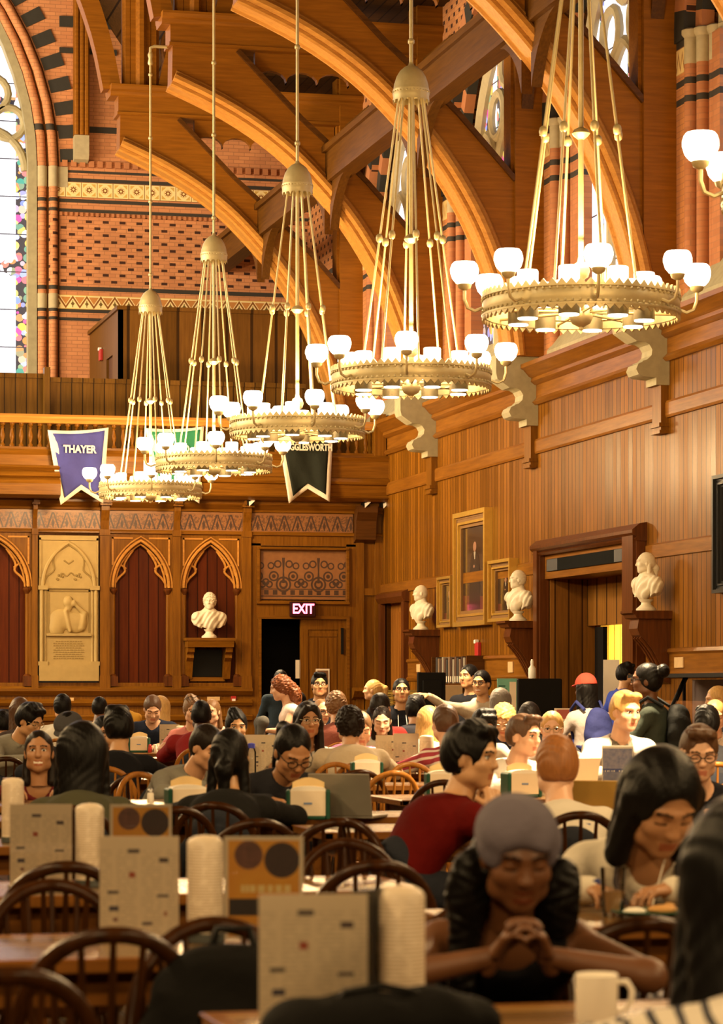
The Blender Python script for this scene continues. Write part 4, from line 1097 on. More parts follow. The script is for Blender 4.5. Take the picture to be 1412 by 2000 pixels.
# ---- memorial tablet between the niches
c = on_y(133, 1330, YB)
tb = empty('memorial_tablet', (6.26, YB - .02, 1.53), 0, 'cream stone memorial tablet with a carved seated man, between wooden pilasters', 'tablet')
s_ = MB().box(-.505, .505, 0, .16, 0, 2.46).box(-.505, .505, -.06, .1, 0, .26).box(-.50, .50, -.04, .1, .26, .31)
for q in (-1, 1):
    s_.tube([(q * .46, -.02, .32), (q * .46, -.02, 1.56)], .030, 8).tube([(q * .40, .0, .32), (q * .40, .0, 1.56)], .02, 8)
    s_.box(q * .44 - .08, q * .44 + .08, -.06, .05, 1.54, 1.61).box(q * .44 - .08, q * .44 + .08, -.06, .05, .26, .33)
    s_.box(min(q * .50, q * .47), max(q * .50, q * .47), -.02, .02, 1.75, 2.42)
s_.box(-.50, .50, -.02, .02, 2.38, 2.46).box(-.38, .38, -.03, .02, 1.56, 1.60).box(-.38, .38, -.05, .02, .76, .80)
s_.tube([(x, -.005, z) for x, z in pointed(0, .44, 1.6, .74, 10)], .035, 8)
s_.build('slab', M['tablet'], tb, smooth=40)
k_ = MB()
for q in (-1, 1):
    cu = smooth_poly([(q * .42, 1.62), (q * .37, 1.76), (q * .25, 1.87), (q * .26, 2.0), (q * .22, 2.15), (q * .0, 2.30)], 4)
    k_.tube([(x, .0, z) for x, z in cu], .016, 6)
    for i in range(6): k_.sphere((q * .15 + .05 * cos(i), .0, 1.76 + .05 * sin(i * 1.3)), .022, 6, 4)
k_.box(-.36, -.335, -.012, .01, .82, 1.54).box(.335, .36, -.012, .01, .82, 1.54).box(-.36, .36, -.012, .01, 1.51, 1.54)
k_.tube([(x, .0, 1.80 + .03 * sin(x * 40)) for x in [-.1 + .02 * i for i in range(11)]], .012, 6).tube([(-.08, 0, 2.04), (0, 0, 1.98), (.08, 0, 2.04)], .015, 6)
k_.build('carved_tracery', M['tablet_cut'], tb, smooth=40)
# relief figure: an old man leaning his head on his hand
rs = SDF((-.36, -.09, -.0), (.36, .05, .74), .010)
rs.ell((-.01, -.0, .54), (.085, .055, .105), .02).ell((.06, -.02, .50), (.03, .03, .05), .02).ell((.0, .0, .44), (.06, .04, .06), .02)
rs.ell((-.12, .01, .26), (.20, .055, .16), .05).ell((-.2, .01, .10), (.14, .06, .16), .05).ell((.12, .0, .18), (.2, .05, .17), .05)
rs.cone((.22, 0, .10), (.27, -.01, .34), .06, .045, .03).cone((.27, -.01, .34), (.10, -.025, .50), .045, .03, .03).ell((.09, -.03, .52), (.03, .025, .05), .02)
rs.cone((-.05, -.03, .38), (.02, -.03, .05), .03, .03, .02).plane((0, .012, 0), (0, 1, 0))
V, Q = rs.mesh()
o = link_mesh('relief_figure', np_mesh('relief_figure', V, Q, [M['tablet']]), tb); o.location = (0, 0, .80)
ins = MB()
for i in range(9):
    wdt = .26 if i % 3 else .22
    x = -wdt
    while x < wdt: 
        l = random.uniform(.02, .06); ins.box(x, min(x + l, wdt), -.006, .003, .66 - i * .036, .676 - i * .036); x += l + .014
ins.build('inscription', M['tablet_cut'], tb)
# ---- marble busts
def bust(kind, loc, rz, label, scale=1.0, drape=0, turn=0.0):
    root = empty('bust', loc, rz, label, 'bust', 'white marble busts')
    s = SDF((-.33, -.22, .02), (.33, .24, .74), .0078)
    hz = .585
    V, Q, _ = head_arrays('m')
    s.ell((0, -.01, hz - .25), (.165, .115, .17), .05)
    for q in (-1, 1):
        s.ell((q * .185, -.015, hz - .245), (.090, .085, .090), .06); s.cone((q * .22, -.02, hz - .27), (q * .19, -.01, hz - .40), .075, .06, .05)
    s.cone((0, -.02, hz - .06), (0, -.03, hz - .20), .062, .085, .04); s.ell((0, .05, hz - .34), (.12, .07, .12), .05)
    # cut to the bust line
    X = np.meshgrid(*s.ax, indexing='ij'); s.F = np.maximum(s.F, (.125 + .46 * np.maximum(np.abs(X[0]) - .06, 0) - .1 * X[1] - X[2]).astype(np.float32) * .8)
    s.ripple(lambda x, y, z: (.006 * np.sin(70 * x + 45 * z + 3 * np.sin(25 * y)) + (.008 * np.sin(26 * (x * (1.2 if drape else 0) + z)) if drape else 0)) * (z < hz - .16))
    V2, Q2 = s.mesh()
    hs = {'bald': 'buzz', 'back': 'tied', 'curl': 'curly', 'parted': 'short'}[kind]
    V3, Q3 = hair_arrays(hs)
    up = np.array((0, 0.012, hz)); ca, sa = cos(turn), sin(turn); Rt = np.array(((ca, sa, 0), (-sa, ca, 0), (0, 0, 1)))
    VV = np.concatenate([V2, V @ Rt * 1.04 + up, V3 @ Rt * 1.02 + up]); QQ = np.concatenate([Q2, Q + len(V2), Q3 + len(V2) + len(V)])
    b = link_mesh('sculpted_figure', np_mesh('sculpted_figure', VV, QQ, [M['marble']]), root)
    so = MB().lathe([(.0, 0), (.125, 0), (.125, .025), (.105, .04), (.065, .075), (.06, .10), (.085, .125), (.09, .14), (.0, .145)], 20, cap=False)
    so.build('socle', M['marble'], root, smooth=45)
    root.scale = (scale,) * 3
    return root
TOC = lambda x, y: atan2(-x, -y)  # not used for facing; facings are given below
def bracket(y, z, label, w=.44, dep=.46):
    root = empty('bust_shelf', (XW, y, z), 0, label, 'shelf', 'mahogany bracket shelves for busts')
    MB().prism([(0, 0), (-dep - .06, 0), (-dep - .06, -.03), (-dep - .02, -.05), (-dep, -.09), (-dep + .03, -.10), (0, -.10)], 1, -w / 2, w / 2).build('top_slab', M['dark_bracket'], root)
    pr = [(0, -.10), (-dep + .05, -.10), (-dep + .03, -.22), (-dep + .06, -.30)] + [(-dep + .09 + .30 * t, -.32 - .46 * t + .05 * sin(t * pi)) for t in [i / 6 for i in range(7)]] + [(-.10, -.86), (0, -.90)]
    MB().prism(pr, 1, -w / 2 + .06, w / 2 - .06).build('scroll', M['dark_bracket'], root, smooth=30)
    t = MB()
    for yy in (-.1, 0, .1): t.tube([(-dep + .08 + .30 * q, yy, -.33 - .46 * q + .05 * sin(q * pi)) for q in [i / 6 for i in range(7)]], .022, 6)
    t.build('reeding', M['truss_roll'] if y > 43 else M['dark_bracket'], root, smooth=50)
    return root
XBu = XW - .26
for (px, py, kind, dr, lab, blab, yaw) in (
    (822, 1230, 'bald', 0, 'white marble bust farthest down the right wall, beside the small corner door', 'dark wooden bracket by the corner door carrying the farthest bust', 82),
    (1012, 1213, 'parted', 1, 'draped white marble bust between the small gilt picture and the big doorway', 'dark scrolled bracket left of the big doorway', 82),
    (1262, 1193, 'back', 0, 'nearest white marble bust, long hair tied back, right of the big doorway', 'dark scrolled bracket right of the big doorway', 78)):
    P = on_x(px, py, XBu)
    bust(kind, (XBu, P.y, P.z), radians(yaw + 24), lab, 1.0, dr, radians(-24))
    bracket(P.y, P.z - .002, blab)
P = on_y(408, 1246, YB - .12)
bust('curl', (P.x, YB - .16, P.z), radians(186), 'white marble bust on an oak shelf in the arched niche of the back wall', 1.05, 0, radians(-24))
sh = empty('niche_shelf', (P.x, YB, P.z), 0, 'carved oak shelf in the niche, carrying a marble bust', 'shelf')
MB().box(-.43, .43, -.34, .14, -.05, -.002).prism([(.14, -.16), (-.30, -.16), (-.33, -.05), (.14, -.05)], 0, -.40, .40).build('shelf_top', M['oak_x'], sh)
for q in (-1, 1):
    MB().prism([(.14, -.16), (-.26, -.16), (-.24, -.24), (-.16, -.28), (-.18, -.34), (-.10, -.40), (-.06, -.52), (.0, -.70), (.14, -.72)], 0, q * .33 - .06, q * .33 + .06).build('bracket', M['oak'], sh, smooth=30)
MB().box(-.26, .26, .08, .12, -.66, -.2).build('dark_panel', M['black'], sh)
MB().box(-.30, .30, .02, .14, -.74, -.67).build('lower_rail', M['oak_x'], sh)
# ---- framed paintings on the right wall
def painting(y0, y1, z0, z1, label, fw=.16, gilt=True, dep=.12, figure=True, lean=0.0):
    root = empty('painting', (XW, (y0 + y1) / 2, (z0 + z1) / 2), 0, label, 'painting', 'framed portraits on the right wall')
    a, b = (y1 - y0) / 2, (z1 - z0) / 2
    f = MB(); mat = [M['gilt'], plain((.20, .10, .03), .5, name='worn_gilt')] if gilt else [plain((.02, .02, .02), .4, name='ebonised')] * 2
    for (i0, i1, d0, d1, mi) in ((0, .30, .55, 1.0, 0), (.30, .42, .7, .7, 1), (.42, .62, .5, .62, 1), (.62, .78, .55, .75, 0), (.78, 1.0, .35, .45, 1)):
        f.mi = mi; o0, o1 = fw * i0, fw * i1; t = dep * max(d0, d1)
        f.box(-t, 0, -a + o0, a - o0, b - o1, b - o0).box(-t, 0, -a + o0, a - o0, -b + o0, -b + o1).box(-t, 0, -a + o0, -a + o1, -b + o1, b - o1).box(-t, 0, a - o1, a - o0, -b + o1, b - o1)
    f.build('frame', mat, root)
    cv = MB().box(-.02, 0, -a + fw, a - fw, -b + fw, b - fw); cv.build('canvas', M['canvas'], root)
    if figure:     # a dark standing figure with a pale face, thin paint on the canvas
        A, B = a - fw, b - fw
        g = MB(); g.mi = 0
        g.prism([(-.45 * A, -B), (.5 * A, -B), (.42 * A, -.1 * B), (.30 * A, .30 * B), (.10 * A, .40 * B), (-.10 * A, .40 * B), (-.32 * A, .28 * B), (-.42 * A, -.1 * B)], 0, -.023, -.019)
        g.mi = 1; g.prism([(.13 * A * cos(t * pi / 8), .52 * B + .12 * B * sin(t * pi / 8)) for t in range(16)], 0, -.025, -.02)
        g.prism([(.06 * A + .07 * A * cos(t * pi / 6), .05 * B + .035 * B * sin(t * pi / 6)) for t in range(12)], 0, -.025, -.02)
        g.mi = 2; g.prism([(-.08 * A, .40 * B), (.08 * A, .40 * B), (.03 * A, .22 * B), (-.03 * A, .22 * B)], 0, -.025, -.02)
        g.mi = 3; g.prism([(-A, -B), (A, -B), (A, -.62 * B), (-A, -.70 * B)], 0, -.0225, -.018)
        g.build('painted_figure', [plain((.018, .012, .009), .3, name='black_paint_film', coat=.5), plain((.30, .15, .09), .35, name='flesh_paint', coat=.5), plain((.32, .27, .2), .4, name='white_paint', coat=.4), plain((.085, .02, .012), .3, name='red_paint_film', coat=.5)], root)
    return root
painting(39.79, 41.57, 2.36, 4.12, 'large gilt-framed dark portrait of a standing figure, biggest on the right wall', .24, True, .13)
painting(41.75, 42.56, 2.37, 3.17, 'small gilt-framed portrait touching the left side of the large one', .13, True, .12)
painting(38.47, 39.6, 2.39, 3.30, 'gilt-framed portrait partly behind the draped marble bust', .16, True, .14)
painting(28.6, 30.36, 2.51, 3.88, 'dark-framed picture cut off by the right picture edge', .14, False, .12)
# ---- small fittings
def plate(wall, px, py, w, h, label, mat, name='outlet_plate', cat='outlet'):
    if wall == 'x':
        P = on_x(px, py, XW - .025); o = MB().box(-.015, .005, -w / 2, w / 2, -h / 2, h / 2).build(name, mat, None, loc=P, bevel=.004)
    else:
        P = on_y(px, py, YB - .02); o = MB().box(-w / 2, w / 2, -.015, .015, -h / 2, h / 2).build(name, mat, None, loc=P, bevel=.004)
    tag(o, label, cat); return o
plate('x', 1327, 1294, .30, .13, 'tan outlet plate right of the nearest bust bracket', M['plate_tan'])
plate('x', 998, 1303, .24, .16, 'tan outlet plate left of the middle bust bracket', M['plate_tan'])
plate('x', 938, 1302, .24, .15, 'tan outlet plate under the fire alarm', M['plate_tan'])
plate('x', 818, 1305, .22, .13, 'tan outlet plate by the corner door bracket', M['plate_tan'])
plate('y', 139, 1369, .09, .11, 'tan plate low on the back wall under the tablet', M['plate_tan'])
plate('y', 417, 1367, .22, .11, 'wide tan plate low on the back wall beneath the niche shelf', M['plate_tan'])
o = plate('y', 456, 1367, .09, .13, 'red fire alarm pull box low on the back wall left of the door', M['red_pl'], 'alarm_pull', 'fire alarm')
MB().box(-.03, .03, -.024, -.015, -.02, .02).build('pull_handle', M['white'], o)
def horn(P, label, axis):
    r = empty('fire_horn', P, 0, label, 'fire alarm')
    if axis == 'x': MB().box(-.06, 0, -.09, .09, -.12, .09).build('red_body', M['red_pl'], r, bevel=.01); MB().box(-.075, -.01, .01, .09, .07, .13).build('strobe', M['white'], r, bevel=.01)
    return r
horn(on_x(937, 1266, XW), 'red fire alarm horn on the boards under the large portrait', 'x')
P = on_x(200, 692, 7.48); horn(P, 'red fire alarm horn beside the door of the gallery booth', 'x')
for px, py, lab in ((490, 978, 'small white-flapped spotlight above the pilaster left of the door bay'), (716, 981, 'left one of two small spotlights under the gallery corner'), (752, 982, 'right one of two small spotlights under the gallery corner')):
    P = on_y(px, py, YB - .34); r = empty('spotlight', P, 0, lab, 'spotlight', 'small spotlights on the cornice')
    MB().box(-.06, .06, .03, .18, -.07, .07).box(-.02, .02, .1, .36, -.02, .02).build('body', M['black'], r)
    f = MB()
    f.add([(-.03, .0, .10), (.07, -.02, .0), (-.03, .02, .015), (-.03, .0, -.10), (-.03, .02, -.015), (.02, .02, 0)], [(0, 1, 5, 2), (3, 4, 5, 1)])
    b = f.build('flap', M['white'], r); b.modifiers.new('thick', 'SOLIDIFY').thickness = .006
P = on_y(753, 964, YB - .30); r = empty('dome_camera', P, 0, 'white dome camera in a dark bracket in the upper corner', 'camera')
MB().lathe([(.0, -.055), (.04, -.045), (.058, -.01), (.058, .01), (.0, .02)], 14, cap=False).build('dome', M['white'], r, smooth=60)
MB().box(-.07, .07, -.05, .34, .02, .08).box(-.07, .07, .06, .34, -.08, .05).build('housing', M['black'], r, bevel=.01)
# dark console carved under the gallery corner
cs = MB().prism([(YB, 3.92), (YB - .16, 3.98), (YB - .20, 4.3), (YB - .3, 4.44), (YB - .3, 4.56), (YB, 4.56)], 0, 11.22, 11.58)
o = cs.build('trim_39', M['dark_wood']); o['kind'] = 'structure'
# notices by the door
P = on_y(581, 1307, YB + .16); o = MB().box(-.035, .035, -.004, .004, -.16, .16).build('notice', M['paper'], None, loc=P); tag(o, 'narrow white notice taped inside the dark doorway', 'notice')
P = on_y(630, 1340, YB + .03); r = empty('framed_notice', P, 0, 'notice in a white frame on the oak door behind the man in the hoodie', 'notice')
MB().box(-.12, .12, -.01, .01, -.30, .30).build('frame', M['paper'], r); MB().box(-.095, .095, -.014, 0, -.27, .27).build('sheet', plain((.16, .07, .03), .5, name='brown_sheet'), r)
# ================================================================ chairs and tables
def chair_mesh_parts():
    P = {}
    st = MB(); n = 20
    out = []
    for i in range(n):
        a = 2 * pi * i / n; rx, ry = .215, .205
        x, y = rx * cos(a), ry * sin(a)
        if y < 0: x *= 1 - .12 * (-y / ry)
        out.append((x, y))
    st.add([(x * .94, y * .94, .415) for x, y in out] + [(x, y, .43) for x, y in out] + [(x, y, .452) for x, y in out] + [(x * .90, y * .90, .458) for x, y in out] + [(x * .45, y * .45, .447) for x, y in out],
           [tuple(range(n))[::-1]] + [(k * n + i, k * n + (i + 1) % n, (k + 1) * n + (i + 1) % n, (k + 1) * n + i) for k in range(4) for i in range(n)] + [tuple(4 * n + i for i in range(n))])
    P['seat'] = st
    def bowpt(t):   # t 0..1 along the bow, leaning back (-y) with height
        a = pi * t; x = -.205 * cos(a) * (1 + .10 * sin(a)); z = .45 + .42 * min(1, sin(a) ** .62)
        return (x, -.150 - .20 * (z - .45) * 1.0 + (.05 * abs(cos(a)) - .0), z)
    P['bow'] = MB().tube([bowpt(i / 24) for i in range(25)], .0185, 8, flat=((0, 1, 0), .72))
    P['spindles'] = []
    for i in range(7):
        t = .5 + (i - 3) * .098; top = bowpt(t); x0 = (i - 3) * .052; y0 = -.165 + .02 * abs(i - 3) / 3
        mid = ((x0 + top[0]) / 2, (y0 + top[1]) / 2, (.45 + top[2]) / 2)
        P['spindles'].append(MB().tube([(x0, y0, .45), mid, top], [.0085, .0105, .007], 6))
    P['legs'] = []
    for sx, sy in ((-1, 1), (1, 1), (-1, -1), (1, -1)):
        a = Vector((sx * .135, sy * .125, .42)); b = Vector((sx * .205, sy * .195, 0))
        P['legs'].append(MB().tube([a, a.lerp(b, .15), a.lerp(b, .25), a.lerp(b, .5), a.lerp(b, .62), a.lerp(b, .8), b], [.015, .018, .013, .021, .015, .016, .012], 8))
    P['stretchers'] = [MB().tube([(sx * .172, .16, .19), (sx * .178, 0, .19), (sx * .172, -.16, .19)], [.010, .014, .010], 6) for sx in (-1, 1)] + [MB().tube([(-.175, 0, .19), (0, 0, .19), (.175, 0, .19)], [.010, .014, .010], 6)]
    return P
def make_chair(matkey):
    P = chair_mesh_parts(); root = empty('windsor_chair'); m = M[matkey]
    P['seat'].build('seat', m, root, smooth=40); P['bow'].build('bow', m, root, smooth=60)
    for s in P['spindles']: s.build('spindle', m, root, smooth=60)
    for s in P['legs']: s.build('leg', m, root, smooth=60)
    for s in P['stretchers']: s.build('stretcher', m, root, smooth=60)
    return root
def make_chair_simple(matkey):
    P = chair_mesh_parts(); A = MB()
    for k in ('seat', 'bow'): A.add(P[k].v, P[k].f)
    for k in ('spindles', 'legs', 'stretchers'):
        for s in P[k]: A.add(s.v, s.f)
    return A.build('windsor_chair', M[matkey], None, smooth=50)
CH_PROTO = {}; CH_USED = {}
def chair(x, y, rz, label, group, mat='chair', parts=True):
    key = (mat, parts)
    if key not in CH_PROTO:
        CH_PROTO[key] = o = (make_chair(mat) if parts else make_chair_simple(mat))
    else: o = copy_tree(CH_PROTO[key])
    o.location = (x, y, 0); o.rotation_euler = (0, 0, rz); tag(o, label, 'chair', group); return o
TZ = .76
def turned_leg(h): return MB().lathe([(.026, 0), (.034, .02), (.030, .10), (.040, .30), (.032, .42), (.044, .46), (.034, .50), (.045, .54), (.045, h)], 10)
def table(x0, x1, y0, y1, label, pedestal=False):
    root = empty('dining_table', ((x0 + x1) / 2, (y0 + y1) / 2, 0), 0, label, 'table', 'long oak dining tables')
    a, b = (x1 - x0) / 2, (y1 - y0) / 2
    MB().box(-a + .03, a - .03, -b + .03, b - .03, TZ - .012, TZ).build('top_panel', M['table'], root)
    e = MB()
    e.box(-a, a, -b, -b + .045, TZ - .035, TZ + .001).box(-a, a, b - .045, b, TZ - .035, TZ + .001).box(-a, -a + .045, -b, b, TZ - .0352, TZ + .0008).box(a - .045, a, -b, b, TZ - .0352, TZ + .0008)
    e.build('edge_band', M['table_edge'], root, bevel=.005)
    MB().box(-a + .09, a - .09, -b + .09, -b + .112, TZ - .12, TZ - .012).box(-a + .09, a - .09, b - .112, b - .09, TZ - .12, TZ - .012).box(-a + .09, -a + .112, -b + .1, b - .1, TZ - .12, TZ - .012).box(a - .112, a - .09, -b + .1, b - .1, TZ - .12, TZ - .012).build('apron', M['table_edge'], root)
    lg = None
    for sx in (-1, 1):
        for sy in (-1, 1):
            if lg is None: lg = turned_leg(TZ - .012).build('leg', M['table_edge'], root, smooth=40); o = lg
            else: o = lg.copy(); COL.objects.link(o); o.parent = root
            o.location = (sx * (a - .12), sy * (b - .12), 0)
    return root
T = dict(
 A=(.98, 2.75, 4.62, 5.38, 'front dining table with the white mug and nearest menu cards'),
 B=(-.15, 1.50, 6.50, 7.20, 'dining table at left with the orange poster card nearest the camera'),
 C=(.55, 2.30, 8.50, 9.20, 'dining table behind the orange poster, with a second set of menu cards'),
 G1=(2.05, 4.05, 7.05, 7.74, 'dining table with the green plate and milk glass'),
 D=(.70, 3.65, 13.35, 14.02, 'dining table of the silver laptop and two napkin holders'),
 E=(2.75, 4.28, 11.98, 12.68, 'dining table with the tan laptop before the ginger-haired man'),
 E2=(4.34, 5.75, 11.22, 11.92, 'dining table of the man who touches his temple'),
 F=(3.98, 6.1, 15.35, 16.15, 'dining table with an empty glossy corner by the windsor chairs'),
 H=(1.3, 3.5, 15.05, 15.8, 'dining table with the salt shaker, in front of the man in the grey sweatshirt'),
 I=(3.45, 5.8, 17.70, 18.30, 'empty end of a light oak table behind two windsor chairs'),
 J=(2.2, 3.45, 19.25, 19.95, 'dining table in front of the man in the black jacket'),
 K=(3.8, 6.0, 20.02, 20.62, 'brightly lit table of the woman in the striped blouse'),
 L=(5.6, 7.6, 16.75, 17.45, 'brightly lit table of the fair man, with two blue poster cards'),
 N=(3.5, 5.3, 25.0, 25.65, 'dining table in front of the man in the maroon sweater'),
 O=(3.35, 4.9, 27.0, 27.65, 'dining table of the man in the navy pullover, far left'),
 R=(.15, 1.52, 11.2, 11.82, 'dining table at the left edge behind the second menu cards'),
)
for k, (x0, x1, y0, y1, lab) in T.items(): table(x0, x1, y0, y1, lab)
# ---- free chairs: (pixel x of the bow, pixel y of its top, which way the sitter would face, label)
FACE_AWAY, FACE_CAM = 0.0, pi
GE = 'empty windsor chairs'
for px, py, face, mat, lab in (
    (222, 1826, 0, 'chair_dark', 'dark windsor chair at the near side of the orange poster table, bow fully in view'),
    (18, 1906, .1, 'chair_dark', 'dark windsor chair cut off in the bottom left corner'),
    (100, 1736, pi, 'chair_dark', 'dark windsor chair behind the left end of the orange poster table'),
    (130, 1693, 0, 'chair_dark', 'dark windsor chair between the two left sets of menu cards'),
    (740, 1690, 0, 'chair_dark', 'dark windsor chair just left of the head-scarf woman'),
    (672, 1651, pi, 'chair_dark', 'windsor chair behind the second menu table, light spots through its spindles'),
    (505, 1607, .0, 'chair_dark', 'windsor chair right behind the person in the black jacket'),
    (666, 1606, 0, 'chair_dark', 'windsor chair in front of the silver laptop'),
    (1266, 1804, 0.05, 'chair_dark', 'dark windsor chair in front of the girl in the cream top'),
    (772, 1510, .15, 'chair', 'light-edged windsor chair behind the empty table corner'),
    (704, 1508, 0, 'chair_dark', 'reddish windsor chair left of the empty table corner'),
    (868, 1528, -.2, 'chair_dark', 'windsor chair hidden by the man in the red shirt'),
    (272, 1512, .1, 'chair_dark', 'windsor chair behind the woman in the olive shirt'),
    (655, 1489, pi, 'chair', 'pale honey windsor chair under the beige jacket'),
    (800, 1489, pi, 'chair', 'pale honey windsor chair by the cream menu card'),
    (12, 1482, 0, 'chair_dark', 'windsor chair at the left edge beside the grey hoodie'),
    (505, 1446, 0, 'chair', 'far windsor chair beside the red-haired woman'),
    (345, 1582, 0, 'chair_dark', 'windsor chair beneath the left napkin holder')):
    d = max(4.5, .53 * FPX / (py - HY)) if py > 1450 else 25.0
    if py == 1489: d = 19.35
    elif abs(face) > 2: d += .14
    p = at_depth(px, py, d)
    off = -.235          # the bow's top lies behind the seat centre
    cx_, cy_ = p.x - sin(-face) * off * 1.0, p.y - off * cos(face)
    if abs(face) > 2: cy_ = p.y - .235
    chair(cx_, cy_, face, lab, GE, mat, True)
# ================================================================ things on the tables
def printed(kind):
    g = G('print_' + kind); x, y, z = g.xyz()
    if kind == 'menu':
        base = (.86, .70, .50)
        lines = g.math('MULTIPLY', g.math('GREATER_THAN', g.math('FRACT', g.math('DIVIDE', z, .0085)), .55), g.math('GREATER_THAN', g.noise(g.vec(g.math('MULTIPLY', x, 60.0), 0.0, g.math('MULTIPLY', g.math('FLOOR', g.math('DIVIDE', z, .0085)), 7.0)), 1.0, 1), .46))
        u = g.math('FRACT', g.math('DIVIDE', x, .0633)); colm = g.band(u, .08, .92)
        zz = g.band(z, .012, .235)
        m = g.math('MULTIPLY', g.math('MULTIPLY', lines, colm), zz)
        c = g.mix(g.math('MULTIPLY', m, .22), base, (.10, .06, .035))
        for (px_, pz_, w_, h_, cl) in ((-.014, .228, .030, .010, (.08, .06, .06)), (.062, .205, .024, .012, (.09, .06, .06)), (-.018, .168, .016, .014, (.42, .08, .04)), (-.066, .124, .028, .008, (.08, .06, .06)), (.060, .115, .030, .007, (.1, .07, .07)), (-.064, .083, .024, .013, (.07, .06, .09)), (.066, .07, .008, .012, (.45, .16, .08)), (-.06, .055, .012, .010, (.25, .1, .08)), (.02, .045, .026, .008, (.12, .08, .08))):
            q = g.math('MULTIPLY', g.band(x, px_ - w_ / 2, px_ + w_ / 2), g.band(z, pz_ - h_ / 2, pz_ + h_ / 2)); c = g.mix(q, c, cl)
    elif kind == 'orange':
        base = (.80, .42, .04); f = g.noise(g.obj, 14.0, 3)
        c = g.mix(f, (.62, .20, .012), base)
        def disc(cu, cv, r):
            du = g.math('SUBTRACT', x, cu); dv = g.math('SUBTRACT', z, cv); return g.math('LESS_THAN', g.math('SQRT', g.math('ADD', g.math('MULTIPLY', du, du), g.math('MULTIPLY', dv, dv))), r)
        c = g.mix(disc(-.038, .218, .036), c, g.mix(g.noise(g.obj, 70.0, 3), (.03, .012, .01), (.24, .09, .06)))
        c = g.mix(disc(.046, .205, .045), c, g.mix(g.noise(g.obj, 90.0, 3), (.018, .008, .008), (.06, .025, .02)))
        c = g.mix(g.math('MULTIPLY', g.band(z, .065, .108), g.band(x, -.088, .088)), c, (.020, .012, .012))
        t = g.math('MULTIPLY', g.band(z, .124, .142), g.math('GREATER_THAN', g.noise(g.vec(g.math('MULTIPLY', x, 90.0), 0.0, 0.0), 1.0, 0), .45)); t = g.math('MULTIPLY', t, g.band(x, -.062, .07))
        c = g.mix(t, c, (.85, .66, .28))
        edge = g.math('SUBTRACT', 1.0, g.math('MULTIPLY', g.band(x, -.090, .090), g.band(z, .012, .255))); c = g.mix(edge, c, (.72, .60, .44))
    elif kind == 'blue':
        f = g.noise(g.obj, 40.0, 3); c = g.mix(f, (.05, .09, .30), (.45, .42, .5))
        c = g.mix(g.band(z, .04, .12), c, (.04, .07, .26)); t = g.math('MULTIPLY', g.band(g.math('FRACT', g.math('DIVIDE', z, .03)), .3, .7), g.math('GREATER_THAN', g.noise(g.vec(g.math('MULTIPLY', x, 120.0), 0.0, 0.0), 1.0, 0), .5))
        c = g.mix(g.math('MULTIPLY', t, g.band(z, .05, .11)), c, (.75, .72, .7))
        edge = g.math('SUBTRACT', 1.0, g.math('MULTIPLY', g.band(x, -.095, .095), g.band(z, .015, .25))); c = g.mix(edge, c, (.75, .68, .58))
    else:      # wrapped cylinder, faint print
        lines = g.math('GREATER_THAN', g.math('FRACT', g.math('DIVIDE', z, .0075)), .62)
        c = g.mix(g.math('MULTIPLY', lines, g.math('MULTIPLY', g.band(z, .03, .24), g.math('GREATER_THAN', g.noise(g.obj, 45.0, 1), .42))), (.56, .46, .34), (.36, .27, .18))
    return g.bsdf(c, .55, coat=.15, coat_rough=.3)
M['menu'], M['orange'], M['blue_p'], M['cyl'] = printed('menu'), printed('orange'), printed('blue'), printed('cylinder')
def yaw_to_cam(p): return atan2(p.x, -p.y) + 0   # helper for cards that face the photographer
def card(px, ybase, d, label, mat, yaw=0.0, w=.20, h=.265, tent=True, z=TZ):
    p = at_depth(px, 1500, d); root = empty('card_holder', (p.x, p.y, z + .002), -TH + yaw, label, 'menu card', 'menu card holders on the tables')
    MB().box(-w / 2, w / 2, -.0015, .0015, .004, h).build('printed_sheet', mat, root)
    MB().box(-w / 2 - .004, w / 2 + .004, -.004, -.0025, .0, h + .004).build('clear_sleeve', M['glass'], root)
    MB().box(-w / 2 - .004, w / 2 + .004, -.035, .035, -.0015, .003).build('foot', M['glass'], root)
    return root
def cylinder(px, d, label, r=.046, h=.262, z=TZ):
    p = at_depth(px, 1500, d); root = empty('cup_dispenser', (p.x, p.y, z + .002), 0, label, 'cylinder', 'printed cylinders standing on the tables')
    MB().lathe([(r, .02), (r, h - .012), (r - .006, h - .003), (r - .02, h + .004), (0, h + .007)], 24).build('paper_sleeve', M['cyl'], root, smooth=50)
    MB().lathe([(r + .003, 0), (r + .003, .022), (0, .022)], 24).build('grey_base', plain((.06, .065, .06), .4, name='grey_base'), root, smooth=50)
    return root
def napkins(px, d, label, yaw=0.0, z=TZ):
    p = at_depth(px, 1500, d); root = empty('napkin_dispenser', (p.x, p.y, z + .002), -TH + yaw, label, 'napkin holder', 'green napkin holders')
    w, dp, h = .085, .07, .145
    MB().box(-w - .022, -w, -dp, dp, 0, h).box(w, w + .022, -dp, dp, 0, h).box(-w, w, -dp, dp, 0, .02).build('green_cheeks', M['green_pl'], root, bevel=.008)
    MB().box(-w, w, -dp + .006, dp - .006, .02, h - .004).build('face_plate', M['paper'], root)
    MB().box(-.02, .02, -dp + .003, -dp + .006, .075, .085).build('printed_mark', plain((.18, .25, .42), .5, name='blue_print'), root)
    MB().prism([(-w, h - .004)] + [(-w * cos(t * pi / 10), h + .018 * sin(t * pi / 10)) for t in range(11)] + [(w, h - .004)], 1, -dp + .008, dp - .008).build('white_top', M['white'], root, smooth=40)
    f = [(-w * .92, h)] + [(-w * .92 + w * 1.84 * t / 10, h + .035 + .024 * sin(t * pi / 10)) for t in range(11)] + [(w * .92, h)]
    MB().prism(f, 1, .03, .036).build('header_card', plain((.62, .45, .22), .6, name='tan_card'), root)
    return root
